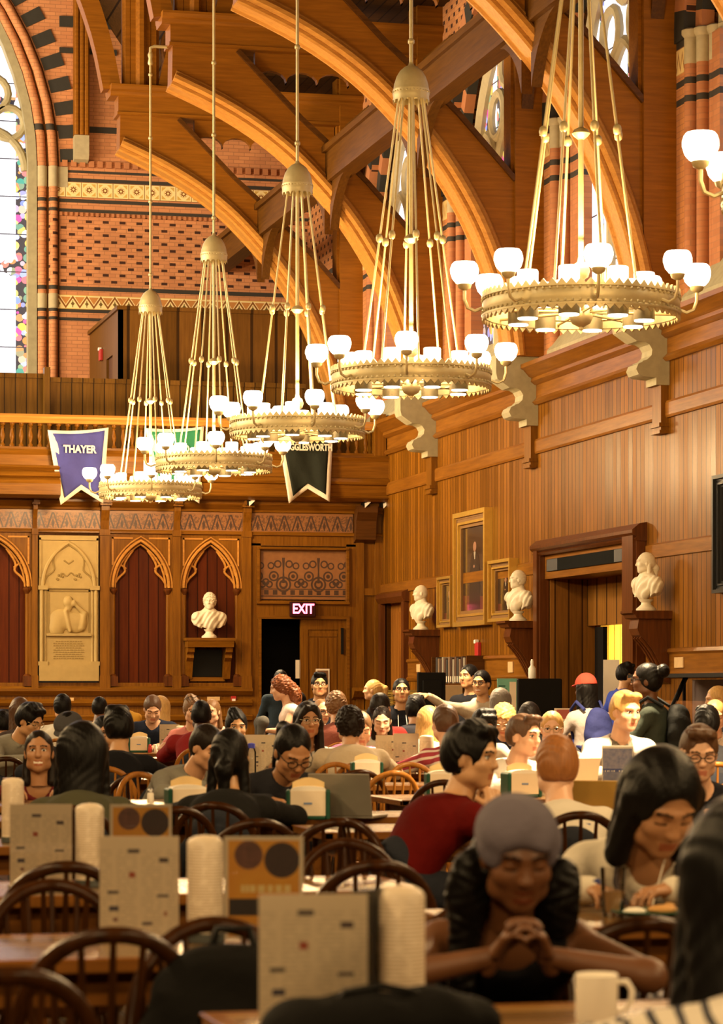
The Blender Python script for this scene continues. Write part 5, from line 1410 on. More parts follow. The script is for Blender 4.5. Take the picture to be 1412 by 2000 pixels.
def laptop(px, d, label, yaw, mat, w=.32, h=.215, z=TZ, back=True):
    p = at_depth(px, 1500, d); root = empty('laptop', (p.x, p.y, z + .002), -TH + yaw, label, 'laptop')
    MB().box(-w / 2, w / 2, 0, .225, 0, .014).build('keyboard_base', mat, root, bevel=.004)
    s = MB().box(-w / 2, w / 2, -.005, .004, 0, h); s.xform(Matrix.Translation((0, 0, .012)) @ Matrix.Rotation(radians(14), 4, 'X'))
    s.build('screen_lid', mat, root, bevel=.003)
    return root
B1 = (0, 0)
card(272, 0, 6.98, 'white printed menu card on the orange poster table', M['menu'])
cylinder(401, 6.98, 'printed white cylinder between the menu card and the orange poster')
card(515, 0, 6.98, 'orange food poster card, nearer of the two', M['orange'])
card(80, 0, 8.93, 'white printed menu card on the second table, seen at far left', M['menu'])
cylinder(175, 8.93, 'printed white cylinder on the second table')
card(275, 0, 8.93, 'orange food poster card on the second table, lower half hidden', M['orange'])
cylinder(25, 11.5, 'printed white cylinder at the left picture edge')
card(612, 0, 5.06, 'nearest menu card, large and blurred at the bottom centre', M['menu'], .12, .20, .262)
card(719, 0, 5.14, 'orange card standing half edge-on behind the nearest menu card', M['orange'], .95, .105, .262)
cylinder(778, 5.2, 'nearest printed white cylinder beside the head-scarf woman', .050)
card(793, 0, 20.85, 'cream menu card standing before the striped-shirt man', M['menu'], 0, .19, .30)
card(772, 0, 21.25, 'white menu card behind the cream one', M['menu'], 0, .30, .28)
card(518, 0, 20.9, 'cream menu card beside the beige jacket', M['menu'], 0, .36, .29)
card(1206, 0, 17.9, 'blue poster card before the fair man', M['blue_p'], 0, .20, .27)
card(1205, 0, 12.85, 'smaller blue poster card behind the black-haired girl', M['blue_p'], .1, .13, .25)
card(331, 0, 27.75, 'white menu card on the far left table', M['menu'], 0, .20, .28)
cylinder(353, 27.75, 'printed white cylinder on the far left table', .05)
cylinder(833, 21.0, 'white cylinder left of the striped-shirt man', .055, .28)
napkins(366, 13.72, 'green napkin holder at left, beside the black jacket', .25)
napkins(602, 13.5, 'green napkin holder in front of the silver laptop', 0)
napkins(716, 18.6, 'green napkin holder on the light oak table', .1)
napkins(866, 16.15, 'green napkin holder beside the man in the red shirt', .1)
napkins(272, 27.7, 'napkin holder before the man in navy', 0)
napkins(1018, 16.25, 'brightly lit napkin holder before the man in lavender', .3)
laptop(668, 13.62, 'silver laptop turned away, right of the napkin holder', -.35, M['laptop'])
laptop(1140, 12.62, 'tan laptop lid beside the ginger head', -.15, plain((.42, .26, .06), .45, .2, 'tan_laptop'))
laptop(1120, 16.7, 'bright laptop before the fair man', .5, M['white'])
def shaker(px, d, label, cap, body, z=TZ):
    p = at_depth(px, 1500, d); r = empty('shaker', (p.x, p.y, z + .002), 0, label, 'shaker', 'salt and pepper shakers')
    MB().lathe([(.019, 0), (.021, .01), (.019, .05), (.014, .062)], 12).build('glass_body', body, r, smooth=50)
    MB().lathe([(.016, .06), (.016, .072), (.010, .082), (0, .084)], 12).build('metal_cap', cap, r, smooth=50)
    return r
shaker(294, 15.4, 'steel-topped salt shaker on the table behind the olive shirt', M['steel'], M['white'])
shaker(293, 27.6, 'red-capped shaker before the man in navy', M['red_pl'], M['red_pl'])
shaker(304, 27.6, 'white-capped shaker before the man in navy', M['white'], M['white'])
def mug(px, d, label, z=TZ):
    p = at_depth(px, 1500, d); r = empty('mug', (p.x, p.y, z + .002), -TH, label, 'mug')
    MB().lathe([(.0, 0), (.036, 0), (.040, .008), (.041, .092), (.038, .094), (.035, .09), (.034, .012), (0, .010)], 24, cap=False).build('cup', M['white'], r, smooth=45)
    MB().tube([(.039, 0, .078), (.058, 0, .078), (.068, 0, .062), (.066, 0, .040), (.055, 0, .024), (.039, 0, .020)], .0058, 8).build('handle', M['white'], r, smooth=60)
mug(1165, 5.28, 'white mug on the front table before the head-scarf woman')
def tumbler(px, d, label, liquid, z=TZ, h=.135):
    p = at_depth(px, 1500, d); r = empty('glass', (p.x, p.y, z + .002), 0, label, 'glass')
    MB().lathe([(.0, 0), (.029, 0), (.031, .012), (.037, h), (.0345, h), (.0285, .012), (0, .010)], 24, cap=False).build('tumbler', M['glass'], r, smooth=45)
    if liquid: MB().lathe([(.0, .012), (.028, .012), (.0315, .07), (0, .07)], 20, cap=False).build('drink', liquid, r, smooth=45)
tumbler(1197, 7.78, 'clear tumbler half full of tan milk tea beside the green plate', plain((.42, .24, .10), .4, name='milk_tea'))
tumbler(738, 20.75, 'dark tall tumbler beside the beige jacket', plain((.05, .03, .03), .3, name='cola'), h=.16)
def plate_food():
    p = at_depth(1272, 1500, 7.72); r = empty('plate', (p.x, p.y, TZ + .002), 0, 'dark green plate of leftover food before the girl in cream', 'plate')
    MB().lathe([(0, .004), (.07, .004), (.112, .016), (.114, .018), (.112, .020), (.07, .008), (0, .008)], 28, cap=False).build('green_dish', plain((.012, .075, .05), .25, name='green_glaze', coat=.3), r, smooth=50)
    f = empty('leftovers', (p.x - .01, p.y - .02, TZ + .012), 0, 'scraps of bread and white cheese on the green plate', 'food')
    MB().sphere((.035, 0, .012), (.045, .03, .014), 10, 6).sphere((.06, .015, .018), (.02, .02, .012), 8, 5).build('bread', plain((.50, .26, .08), .7, name='bread_crust', noise=.1), f, smooth=60)
    MB().sphere((-.05, -.01, .010), (.035, .022, .011), 10, 6).build('cheese', M['white'], f, smooth=60)
plate_food()
# blue-capped bottle and other cups among the far tables
p = at_depth(491, 1500, 20.8); r = empty('water_bottle', (p.x, p.y, TZ + .002), 0, 'clear water bottle with a blue cap behind the black jacket', 'bottle')
MB().lathe([(.034, 0), (.036, .02), (.036, .16), (.024, .19), (.022, .20)], 16).build('bottle_body', M['glass'], r, smooth=50); MB().lathe([(.026, .19), (.027, .225), (0, .23)], 16).build('blue_cap', plain((.05, .06, .45), .4, name='blue_plastic'), r, smooth=50)
for i, (px, d, lab) in enumerate(((432, 25.9, 'white paper cup beside the maroon sweater'), (385, 26.0, 'white paper cup hidden by the maroon sweater'), (1066, 16.5, 'white paper cup in the brightest pool of light'))):
    p = at_depth(px, 1500, d); o = MB().lathe([(0, 0), (.03, 0), (.042, .11), (.045, .112), (.04, .112), (.028, .004)], 16, cap=False).build('paper_cup', M['white'], None, smooth=50, loc=(p.x, p.y, TZ + .002)); tag(o, lab, 'cup', 'white paper cups')
# a dark bag on the front table and a dark backpack on the front chair
s = SDF((-.24, -.15, -.01), (.24, .15, .20), .008)
s.ell((0, 0, .055), (.20, .10, .06), .03).ell((.10, .02, .06), (.10, .09, .055), .03).ell((-.12, -.01, .045), (.09, .09, .045), .03)
s.ripple(lambda x, y, z: .004 * np.sin(50 * x + 30 * y)).plane((0, 0, 0), (0, 0, -1))
V, Q = s.mesh(); p = at_depth(742, 1500, 4.75)
bg_ = empty('black_bag', (p.x, p.y, TZ + .006), -TH, 'black soft bag lying on the front table before the nearest menu card', 'bag')
link_mesh('bag_body', np_mesh('bag_body', V, Q, [cloth_mat('black_nylon', (.006, .0055, .005), .8)]), bg_)
MB().tube([(-.075, -.02, .09), (-.06, -.02, .115), (0, -.02, .125), (.06, -.02, .115), (.075, -.02, .09)], .007, 8).build('handle', M['black'], bg_, smooth=60)
s = SDF((-.26, -.2, -.01), (.26, .2, .52), .009)
s.ell((0, 0, .20), (.19, .12, .21), .03).ell((0, .02, .36), (.15, .10, .12), .03).ell((0, -.09, .16), (.13, .07, .12), .03)
s.ripple(lambda x, y, z: .004 * np.sin(40 * z + 20 * x)).plane((0, 0, 0), (0, 0, -1))
V, Q = s.mesh(); p = at_depth(455, 1500, 6.0)
bp_ = empty('dark_backpack', (p.x, p.y, .462), -TH, 'black backpack slumped on a chair left of the nearest menu card', 'backpack')
bp_.scale = (1.15, 1, .80)
link_mesh('pack_body', np_mesh('pack_body', V, Q, [cloth_mat('black_canvas', (.006, .0055, .005), .85)]), bp_)
MB().tube([(-.04, .02, .47), (-.03, .02, .52), (.03, .02, .52), (.04, .02, .47)], .009, 8).build('grab_loop', M['black'], bp_, smooth=60)
chair(p.x, p.y, pi, 'dark windsor chair under the black backpack', GE, 'chair_dark', True)
# ================================================================ servery along the right wall
def box_thing(name, label, cat, x0, x1, y0, y1, z0, z1, mat, group=None, bevel=.006):
    o = MB().box(x0, x1, y0, y1, z0, z1).build(name, mat, None, bevel=bevel); tag(o, label, cat, group); return o
ct = empty('serving_counter', (11.0, 41.05, 0), 0, 'dark serving counter under the gilt portraits', 'counter')
MB().box(-.5, .3, -2.4, 2.4, 0, 1.02).build('cabinet', M['dark_wood'], ct); MB().box(-.56, .32, -2.45, 2.45, 1.02, 1.06).build('counter_top', plain((.20, .14, .05), .25, .4, 'brassy_top'), ct)
c2 = empty('black_cooler', (10.62, 34.2, 0), 0, 'tall black cabinet left of the big doorway with a white bottle on top', 'cabinet')
MB().box(-.30, .30, -.30, .30, 0, 1.53).build('carcass', M['black'], c2, bevel=.02)
MB().box(-.32, -.30, -.25, .25, .2, 1.0).build('front_panel', plain((.02, .018, .016), .3, name='gloss_black'), c2)
p = on_x(1040, 1326, 10.75); bt_ = empty('spray_bottle', (10.62, 34.25, 1.532), 0, 'white plastic bottle standing on the black cabinet', 'bottle')
MB().lathe([(.045, 0), (.05, .02), (.05, .13), (.02, .17), (.02, .19)], 14).build('bottle_body', M['white'], bt_, smooth=50); MB().lathe([(.022, .185), (.022, .22), (.012, .25), (0, .25)], 12).build('spout', M['white'], bt_, smooth=50)
# shelf of binders
shf = empty('wall_shelf', (XW, 41.2, 1.48), 0, 'narrow dark shelf holding a row of binders under the portraits', 'shelf')
MB().box(-.30, 0, -1.05, 1.0, -.04, 0).build('board', M['dark_wood'], shf); MB().box(-.30, 0, .96, 1.0, 0, .42).build('end_board', M['dark_wood'], shf); MB().box(-.30, 0, -1.05, -1.01, 0, .42).build('end_board', M['dark_wood'], shf)
bc = [(.10, .05, .03), (.30, .25, .18), (.06, .03, .02), (.2, .13, .08), (.05, .045, .04)]
for i in range(15):
    yy = 40.3 + i * .122; hh = .37 + .02 * ((i * 7) % 3)
    b = empty('binder', (XW - .16, yy, 1.482), 0, None, None)
    tag(b, '%s binder, number %s from the corner-door end of the wall shelf' % (['dark brown', 'greyish', 'black', 'tan', 'charcoal'][i % 5], ['fifteenth', 'fourteenth', 'thirteenth', 'twelfth', 'eleventh', 'tenth', 'ninth', 'eighth', 'seventh', 'sixth', 'fifth', 'fourth', 'third', 'second', 'first'][i]), 'binder', 'binders on the wall shelf')
    MB().box(-.11, .11, -.042, .042, 0, hh).build('cover', plain(bc[i % 5], .5, name='binder_cover'), b, bevel=.004)
    MB().box(-.114, -.109, -.022, .022, .02, .11).build('spine_label', M['paper'], b)
# monitor seen from behind
p = at_depth(845, 1340, 36.0); mo = empty('computer_monitor', (p.x, p.y, 1.062), -TH + .25, 'large black computer monitor on the counter, seen from behind', 'monitor')
MB().box(-.21, .17, -.03, .03, .12, .55).box(-.15, .12, -.06, -.03, .22, .45).build('screen_case', M['black'], mo, bevel=.015); MB().box(-.04, .02, -.03, .03, .02, .14).build('stand_neck', M['black'], mo); MB().box(-.12, .1, -.1, .1, 0, .02).build('stand_foot', M['black'], mo)
cd_ = empty('checkout_desk', (p.x + .1, p.y, 0), -TH, 'dark checkout desk carrying the computer monitor', 'desk'); MB().box(-.6, .75, -.3, .3, 0, 1.02).build('desk_body', M['dark_wood'], cd_); MB().box(-.63, .78, -.33, .33, 1.02, 1.06).build('desk_top', M['dark_bracket'], cd_)
for i in range(9):     # stacks of brassy trays
    for k, (yy, lb) in enumerate(((42.2, 'corner'), (40.0, 'box'))):
        zz = 1.062 + i * .036
        o = MB().box(-.20, .20, -.62, .62, 0, .010).box(-.22, -.20, -.64, .64, .0, .028).box(.20, .22, -.64, .64, .0, .028).build('tray', plain((.48, .32, .06), .3, .6, 'brass_tray') if i % 2 else plain((.20, .13, .03), .4, .5, 'dull_tray'), None, loc=(10.85, yy, zz))
        tag(o, 'brass-coloured tray, %s from the bottom of the stack by the %s' % (['first', 'second', 'third', 'fourth', 'fifth', 'sixth', 'seventh', 'eighth', 'ninth'][i], 'corner door' if k == 0 else 'cardboard box'), 'tray', 'stacked brass trays')
o = box_thing('cardboard_box', 'tan cardboard box on the counter behind the two talking men', 'box', 10.6, 10.95, 38.72, 39.1, 1.062, 1.45, plain((.46, .32, .17), .8, name='cardboard'))
# teal notice board
p = at_depth(990, 1362, 32.5); tp_ = empty('poster_stand', (p.x, p.y, 0), -TH + .1, 'teal poster with a white strip standing before the black cabinet', 'poster')
MB().box(-.115, .115, -.006, .006, .98, 1.52).build('teal_sheet', plain((.16, .40, .30), .6, name='teal_paper'), tp_)
MB().box(.03, .108, -.008, -.005, 1.0, 1.48).build('white_strip', M['paper'], tp_)
MB().box(-.10, -.02, -.008, -.005, 1.42, 1.44).box(-.10, 0.0, -.008, -.005, 1.38, 1.40).build('dark_lettering', plain((.03, .12, .09), .6, name='dark_teal_ink'), tp_)
MB().box(-.012, .012, -.005, .02, 0, 1.0).box(-.15, .15, -.12, .12, 0, .015).build('stand', M['black'], tp_)
p = at_depth(1100, 1385, 31.0); t2 = empty('menu_stand', (p.x, p.y, 0), -TH, 'small red and blue-green notice stand left of the red cap', 'notice')
MB().box(-.10, .10, -.006, .006, .88, 1.18).build('sheet', M['paper'], t2); MB().box(-.075, .1, -.009, -.005, 1.06, 1.165).build('red_block', plain((.42, .10, .07), .6, name='red_paper'), t2); MB().box(-.075, .1, -.009, -.005, .95, 1.04).build('teal_block', plain((.22, .38, .36), .6, name='pale_teal'), t2)
MB().box(-.012, .012, -.005, .02, 0, .9).box(-.12, .12, -.1, .1, 0, .015).build('stand', M['steel'], t2)
# white board leaning in the doorway
p = on_x(1194, 1330, 11.2); wb = empty('white_board', (11.2, p.y, 0), -TH, 'tall blank white board standing before the big doorway', 'board')
MB().box(-.10, .10, -.012, .012, 1.12, 1.76).build('blank_sheet', M['white'], wb); MB().box(-.02, .02, .0, .03, 0, 1.2).box(-.14, .14, -.12, .12, 0, .015).build('stand', M['black'], wb)
# salad bar with a slanted guard
sb = empty('salad_bar', (10.55, 27.05, 0), 0, 'steel salad bar with a black-framed slanted glass guard by the right edge', 'food bar')
MB().box(-.55, .55, -2.2, 2.2, 0, .90).build('cabinet', plain((.16, .13, .11), .5, .3, 'grey_cabinet'), sb); MB().box(-.60, .60, -2.25, 2.25, .90, .95).build('steel_top', M['steel'], sb)
MB().box(-.35, .35, -2.25, 2.25, 1.52, 1.56).build('top_shelf', M['black'], sb)
for yy in (-2.2, -.75, .75, 2.2):
    MB().tube([(-.50, yy - .02, .95), (-.06, yy + .42 if yy < 2 else yy, 1.53)], .028, 8).build('strut', M['black'], sb, smooth=60)
    MB().tube([(.3, yy, .95), (.3, yy, 1.53)], .02, 8).build('post', M['black'], sb, smooth=60)
MB().add([(-.48, -2.2, .98), (-.48, 2.2, .98), (-.10, 2.2, 1.50), (-.10, -2.2, 1.50)], [(0, 1, 2, 3)]).build('glass_guard', M['glass'], sb)
MB().box(.40, .44, -2.2, 2.2, .95, 1.5).build('back_panel', plain((.34, .26, .24), .35, .4, 'reflective_back'), sb)
for i in range(7):
    o = MB().lathe([(.0, 0), (.06, 0), (.10, .05), (.105, .05), (.105, .055), (.06, .006), (0, .006)], 14, cap=False).build('serving_bowl', M['white'], None, smooth=50, loc=(10.45, 25.4 + .55 * i, .952)); tag(o, 'white bowl on the salad bar, %s from the doorway end' % ['seventh', 'sixth', 'fifth', 'fourth', 'third', 'second', 'first'][i], 'bowl', 'white bowls on the salad bar')
# ================================================================ people
SKIN = dict(light=(.54, .29, .16), pale=(.62, .36, .23), tan=(.36, .175, .080), brown=(.125, .048, .017), asian=(.50, .27, .13), dark=(.05, .020, .010))
HAIR = dict(black=(.0035, .0028, .0024), dark=(.010, .006, .004), brown=(.075, .036, .017), lbrown=(.15, .075, .03), blond=(.46, .27, .09), ginger=(.26, .10, .028), red=(.15, .045, .013), grey=(.16, .14, .12))
_skins = {}
def skin_mats(key, haircol):
    k = (key, haircol)
    if k in _skins: return _skins[k]
    c = SKIN[key]; g = G('skin_' + key); g.xyz()
    f = g.noise(g.obj, 18.0, 3)
    s = g.bsdf(g.mix(f, tuple(q * .92 for q in c), tuple(min(1, q * 1.06) for q in c)), .48, bump=g.noise(g.obj, 140.0, 2), bstr=.04)
    lip = plain(tuple(np.array(c) * (.85, .55, .55)), .4, name='lips'); white = plain((.62, .58, .54), .3, name='eye_white'); iris = plain((.018, .010, .006), .2, name='iris')
    brow = plain(tuple(max(.008, q * .8) for q in HAIR[haircol]), .8, name='brow'); teeth = plain((.72, .66, .58), .3, name='teeth')
    _skins[k] = [s, lip, white, iris, brow, teeth]; return _skins[k]
_hm = {}
def hair_mat(col):
    if col not in _hm:
        c = HAIR[col]; g = G('hair_' + col); x, y, z = g.xyz()
        f = g.noise(g.vec(g.math('MULTIPLY', x, 90.0), g.math('MULTIPLY', y, 90.0), g.math('MULTIPLY', z, 14.0)), 1.0, 3)
        _hm[col] = g.bsdf(g.mix(f, tuple(q * .65 for q in c), tuple(min(1, q * 1.5) for q in c)), .45, bump=f, bstr=.35, bdist=.01, spec=.16 if max(c) < .05 else .3)
    return _hm[col]
_cm = {}
def cloth(spec):
    if spec in _cm: return _cm[spec]
    kind = spec[0]; g = G('cloth_' + str(kind)); x, y, z = g.xyz(); f = g.noise(g.obj, 7.0, 4)
    shade = lambda c: g.mix(f, tuple(q * .88 for q in c), tuple(min(1, q * 1.10) for q in c))
    if kind == 'plain': c = shade(spec[1])
    elif kind == 'hstripe':
        c = g.mix(g.math('LESS_THAN', g.math('FRACT', g.math('DIVIDE', g.math('ADD', z, g.math('MULTIPLY', y, .25)), spec[3])), spec[4]), shade(spec[1]), spec[2])
    elif kind == 'vstripe':
        c = g.mix(g.math('LESS_THAN', g.math('FRACT', g.math('DIVIDE', x, spec[3])), spec[4]), shade(spec[1]), spec[2])
    elif kind == 'dstripe':
        c = g.mix(g.math('LESS_THAN', g.math('FRACT', g.math('DIVIDE', g.math('ADD', x, g.math('MULTIPLY', z, .8)), spec[3])), spec[4]), shade(spec[1]), spec[2])
    elif kind == 'plaid':
        a = g.math('LESS_THAN', g.math('FRACT', g.math('DIVIDE', g.math('ADD', x, y), .085)), .35); b = g.math('LESS_THAN', g.math('FRACT', g.math('DIVIDE', z, .085)), .35)
        w = g.math('MAXIMUM', g.math('LESS_THAN', g.math('FRACT', g.math('DIVIDE', g.math('ADD', x, y), .085)), .07), g.math('LESS_THAN', g.math('FRACT', g.math('DIVIDE', z, .085)), .07))
        c = g.mix(a, shade(spec[1]), spec[2]); c = g.mix(g.math('MULTIPLY', b, .7), c, spec[2]); c = g.mix(w, c, spec[3])
    _cm[spec] = g.bsdf(c, .85, 0, g.noise(g.obj, 22.0, 3), .30, .02, spec=.08); return _cm[spec]
P_ = lambda r, g_, b: ('plain', (r, g_, b))
_gl = {}
def glasses_mesh(dark=True):
    if dark not in _gl:
        m = MB()
        for q in (-1, 1):
            m.tube([(q * .034 + .0245 * cos(t * pi / 8), .108 - .003 * abs(cos(t * pi / 8)), .008 + .019 * sin(t * pi / 8)) for t in range(16)], .0024, 5, closed=True)
            m.tube([(q * .058, .104, .014), (q * .076, .07, .016), (q * .084, -.01, .012), (q * .083, -.03, -.004)], .0022, 5)
        m.tube([(-.010, .110, .012), (.010, .110, .012)], .0022, 5)
        o = m.build('glasses', M['black'] if dark else plain((.45, .36, .22), .3, .6, 'wire_rim')); _gl[dark] = o.data; bpy.data.objects.remove(o)
    return _gl[dark]
_headgear = {}
def headgear(kind):
    if kind in _headgear: return _headgear[kind]
    s = SDF((-.15, -.20, -.12), (.15, .24, .20), .0062)
    if kind == 'scarf':
        s.ell((0, -.025, .038), (.095, .116, .098), .02).ell((0, -.11, .02), (.075, .080, .075), .05).ell((0, .012, .050), (.088, .090, .084), .03)
        s.ell((0, .14, -.055), (.13, .095, .128), .012, 's').plane((0, -.05, -.03), (0, -.35, -1))
        s.ripple(lambda x, y, z: .003 * np.sin(70 * z + 50 * x + 30 * y))
    elif kind == 'cap':
        s.ell((0, -.018, .05), (.100, .122, .114), .01).plane((0, 0, .045), (0, -.05, -1)); s.cone((-.03, .08, .05), (.03, .08, .05), .062, .062, .01, flat=((0, 0, 1), 7.0)).cone((-.025, .125, .042), (.025, .125, .042), .05, .05, .01, flat=((0, 0, 1), 8.0))
    elif kind == 'flatcap':
        s.ell((0, -.01, .06), (.105, .125, .075), .01).plane((0, 0, .035), (0, 0, -1)); s.cone((-.03, .09, .04), (.03, .09, .04), .06, .06, .015, flat=((0, 0, 1), 6.0))
    _headgear[kind] = s.mesh(); return _headgear[kind]
def ik(sh, wr, l1, l2, pole):
    sh, wr = Vector(sh), Vector(wr); d = wr - sh; L = d.length; mx = (l1 + l2) * .985
    if L > mx: wr = sh + d * (mx / L); d = wr - sh; L = mx
    a = (l1 * l1 - l2 * l2 + L * L) / (2 * L); hgt = sqrt(max(1e-6, l1 * l1 - a * a)); n = d / L
    p = Vector(pole); p = (p - n * p.dot(n)).normalized()
    return sh + n * a + p * hgt, wr
def frame(f, b):
    Y = Vector(f).normalized(); Z = Vector(b); Z = (Z - Y * Z.dot(Y)).normalized(); X = Y.cross(Z)
    return np.array([[X.x, Y.x, Z.x], [X.y, Y.y, Z.y], [X.z, Y.z, Z.z]])
NP = 0
def person(label, who, px, py, d, view=0, hview=None, pitch=8, sex='m', skin='light', hair='short', hcol='black', top=P_(.1, .1, .1), sleeve='long', pose='table', sit=True,
           glasses=None, smile=False, neck='crew', hood=None, collar=False, bottom=P_(.02, .022, .03), gear=None, gcol=None, bs=1.0, hs=None, roll=0, twist=0, strap=False, jacket=None, stretch=1.0, shades=False):
    global NP; NP += 1
    fem = sex == 'f'; hs = hs or (.96 if fem else 1.0)
    Hd = at_depth(px, py, d); a = radians(view); v = Vector((ST, CT, 0)); r = Vector((CT, -ST, 0))
    fwd = -v * cos(a) + r * sin(a); rz = atan2(-fwd.x, fwd.y)
    hv = radians((view if hview is None else hview) - view); pt = radians(pitch)
    h = min(.0155, max(.0085, d * .00075))
    sw = (.150 if fem else .178) * bs
    Hz = Hd.z
    ph = pt * 1.4; noff = .045 + .165 * sin(max(ph, 0)); nz = Hz - .205 * hs * cos(ph) - .005
    if sit:
        zp = .465 + .155 * bs; L = (.42 if fem else .45) * stretch; dz = nz - zp
        lean = sqrt(max(0, L * L - dz * dz)) if dz < L else 0.0
        lean = min(lean, .40); s = 1.0
    else:
        s = min(1.12, max(.84, (Hz + .12) / 1.74)); zp = .93 * s; lean = .02
    if twist: pass
    N = np.array((0, lean, nz)); H = np.array((0, lean + noff * cos(hv) , Hz)); H[0] += -noff * sin(hv) * .6
    R3 = Matrix.Rotation(rz, 3, 'Z'); off = R3 @ Vector((H[0], H[1], 0))
    root = empty('person', (Hd.x - off.x, Hd.y - off.y, 0), rz, label, 'person')
    Pv = np.array((0, 0, zp)); U = (N - Pv); Ul = np.linalg.norm(U); U = U / Ul
    C = Pv + U * Ul * .70 + np.array((0, -.02 - lean * .10, .01)); W_ = Pv + U * Ul * .32 + np.array((0, -.035 * (lean > .1), 0))
    side = np.array((1, 0, 0)); fl = ((0, float(U[2]), float(-U[1])), 1.45)
    l1, l2 = (.275 if fem else .295) * (s if not sit else 1), (.235 if fem else .255) * (s if not sit else 1)
    SH = [N - U * .055 + np.array((q * sw, -.005, 0)) for q in (-1, 1)]      # left, right
    tz = TZ + .062
    def tgt(q, where):
        """wrist, pole, finger direction, back-of-hand, hand pose"""
        x = q
        if where == 'table': return (x * .14, lean + .34, tz), (x * 1, -.45, -.22), (-x * .45, 1, -.05), (0, 0, 1), 'relax'
        if where == 'table_in': return (x * .07, lean + .30, tz), (x * 1, -.35, -.2), (-x * .8, .7, -.05), (0, 0, 1), 'relax'
        if where == 'lap': return (x * .12, .24, zp + .14), (x * .9, -.6, -.2), (-x * .4, 1, -.2), (0, 0, 1), 'relax'
        if where == 'chin': return (H[0] + x * .035, H[1] + .115, Hz - .185), (x * .5, .3, -1), (-x * .35, -.25, .9), (x * .2, 1, .2), 'grip'
        if where == 'mouth': return (H[0] + x * .115, H[1] + .035, Hz - .205), (x * .5, -.9, -.75), (-x * .45, .15, .8), (x * .8, .1, .3), 'grip'
        if where == 'temple': return (H[0] + x * .120, H[1] + .07, Hz - .10), (x * .7, .4, -1), (-x * .25, .0, 1), (x * .7, .5, .1), 'relax'
        if where == 'clasp': return (x * .055, lean + .20, tz + .0), (x * 1, -.1, -.2), (-x * .30, .45, .62), (x * 1, -.3, .5), 'relax'
        if where == 'hang': return (x * (sw + .06), .03, zp - .08 * s), (x * .4, -1, 0), (0, .1, -1), (x * 1, 0, 0), 'relax'
        if where == 'carry': return (x * .12, .26, zp + .16), (x * .9, -.7, -.3), (-x * .5, 1, .1), (0, 0, 1), 'grip'
        if where == 'raise': return (x * .20, lean + .16, Hz - .02), (x * 1, .0, .1), (-x * .7, .2, .35), (0, .6, .8), 'relax'
        if where == 'point': return (x * .56, .34, nz + .10), (0, -.3, -1), (x * 1, .45, .12), (0, .35, .9), 'open'
        if where == 'strap': return (x * .10, .20, nz - .12), (x * .9, -.4, -.6), (-x * .3, .3, .8), (x * .6, .6, 0), 'grip'
        if where == 'reach': return (x * .16, lean + .42, tz + .02), (x * .9, -.3, -.5), (-x * .2, 1, 0), (0, 0, 1), 'relax'
    pz = pose if isinstance(pose, tuple) else (pose, pose)
    arms = []
    for q, sh, w in ((-1, SH[0], pz[0]), (1, SH[1], pz[1])):
        wr, pole, fd, bk, hp = tgt(q, w); el, wr = ik(sh, wr, l1, l2, pole)
        arms.append((q, np.array(sh), np.array(el), np.array(wr), fd, bk, hp))
    hips = [Pv + np.array((q * .09, 0, -.02)) for q in (-1, 1)]
    legs = []
    for q, hp_ in zip((-1, 1), hips):
        if sit: kn = hp_ + np.array((q * .03, .40, -.04)); an = np.array((kn[0], kn[1] + .02, .10))
        else: kn = np.array((hp_[0] + q * .0, .03, .49 * s)); an = np.array((hp_[0] + q * .01, -.02 + .06 * q, .085 * s))
        legs.append((hp_, kn, an))
    pts = np.array([N, H, Pv] + [p for a_ in arms for p in a_[1:4]] + [p for l in legs for p in l] + [l[2] + np.array((0, .17, -.05)) for l in legs])
    lo, hi = pts.min(0) - .17, pts.max(0) + .17
    def torso(S, e, k=.05):
        S.cone(Pv + np.array((0, 0, .0)), W_, .140 * bs + e, (.112 if fem else .130) * bs + e, k, flat=fl)
        S.cone(W_, C, (.112 if fem else .132) * bs + e, (.132 if fem else .152) * bs + e, k, flat=fl)
        S.cone(C, N - U * .09, (.132 if fem else .152) * bs + e, .115 * bs + e, k, flat=fl)
        for q, sh in zip((-1, 1), SH):
            S.cone(N - U * .05, sh, .062 + e, (.050 if fem else .058) * bs + e, .045)
        if fem:
            for q in (-1, 1): S.ell(C + np.array((q * .065, .075, -.01)), (.06 + e, .055 + e, .062 + e), .05)
    def arm(S, A, e, part=1.0, k=.02):
        q, sh, el, wr = A[:4]; w = bs * (.88 if fem else 1)
        S.cone(sh, sh + (el - sh) * min(1, part), (.050 * w) + e, (.050 - .010 * min(1, part)) * w + e, k + .01)
        if part > 1: S.cone(el, el + (wr - el) * (part - 1), .040 * w + e, (.040 - .014 * (part - 1)) * w + e, k)
    def leg(S, l, e, k=.03):
        S.cone(l[0], l[1], .082 * bs + e, .056 + e, k); S.cone(l[1], l[2], .056 + e, .040 + e, k)
    # --- body
    B = SDF(lo, hi, h); torso(B, 0)
    for A in arms: arm(B, A, 0, 2.0)
    for l in legs: leg(B, l, 0); B.cone(l[2] + np.array((0, -.03, -.05)), l[2] + np.array((0, .14, -.06)), .036, .032, .02)
    Mh = (Matrix.Rotation(hv, 3, 'Z') @ Matrix.Rotation(-pt, 3, 'X') @ Matrix.Rotation(radians(roll), 3, 'Y'))
    Mhn = np.array(Mh) * hs
    nb = H + Mhn @ np.array((0, -.028, -.10))
    nr = (.049 if fem else .057) * bs ** .5
    B.cone(N - U * .06, nb, nr + .012, nr, .035)
    V, Q = B.mesh(); mi = np.zeros(len(Q), int)
    hV, hQ, hmi = head_arrays('f' if fem else 'm', bool(smile), .0048, pitch > 15)
    if smile == 'soft': hmi = np.where(hmi == 5, 0, hmi)
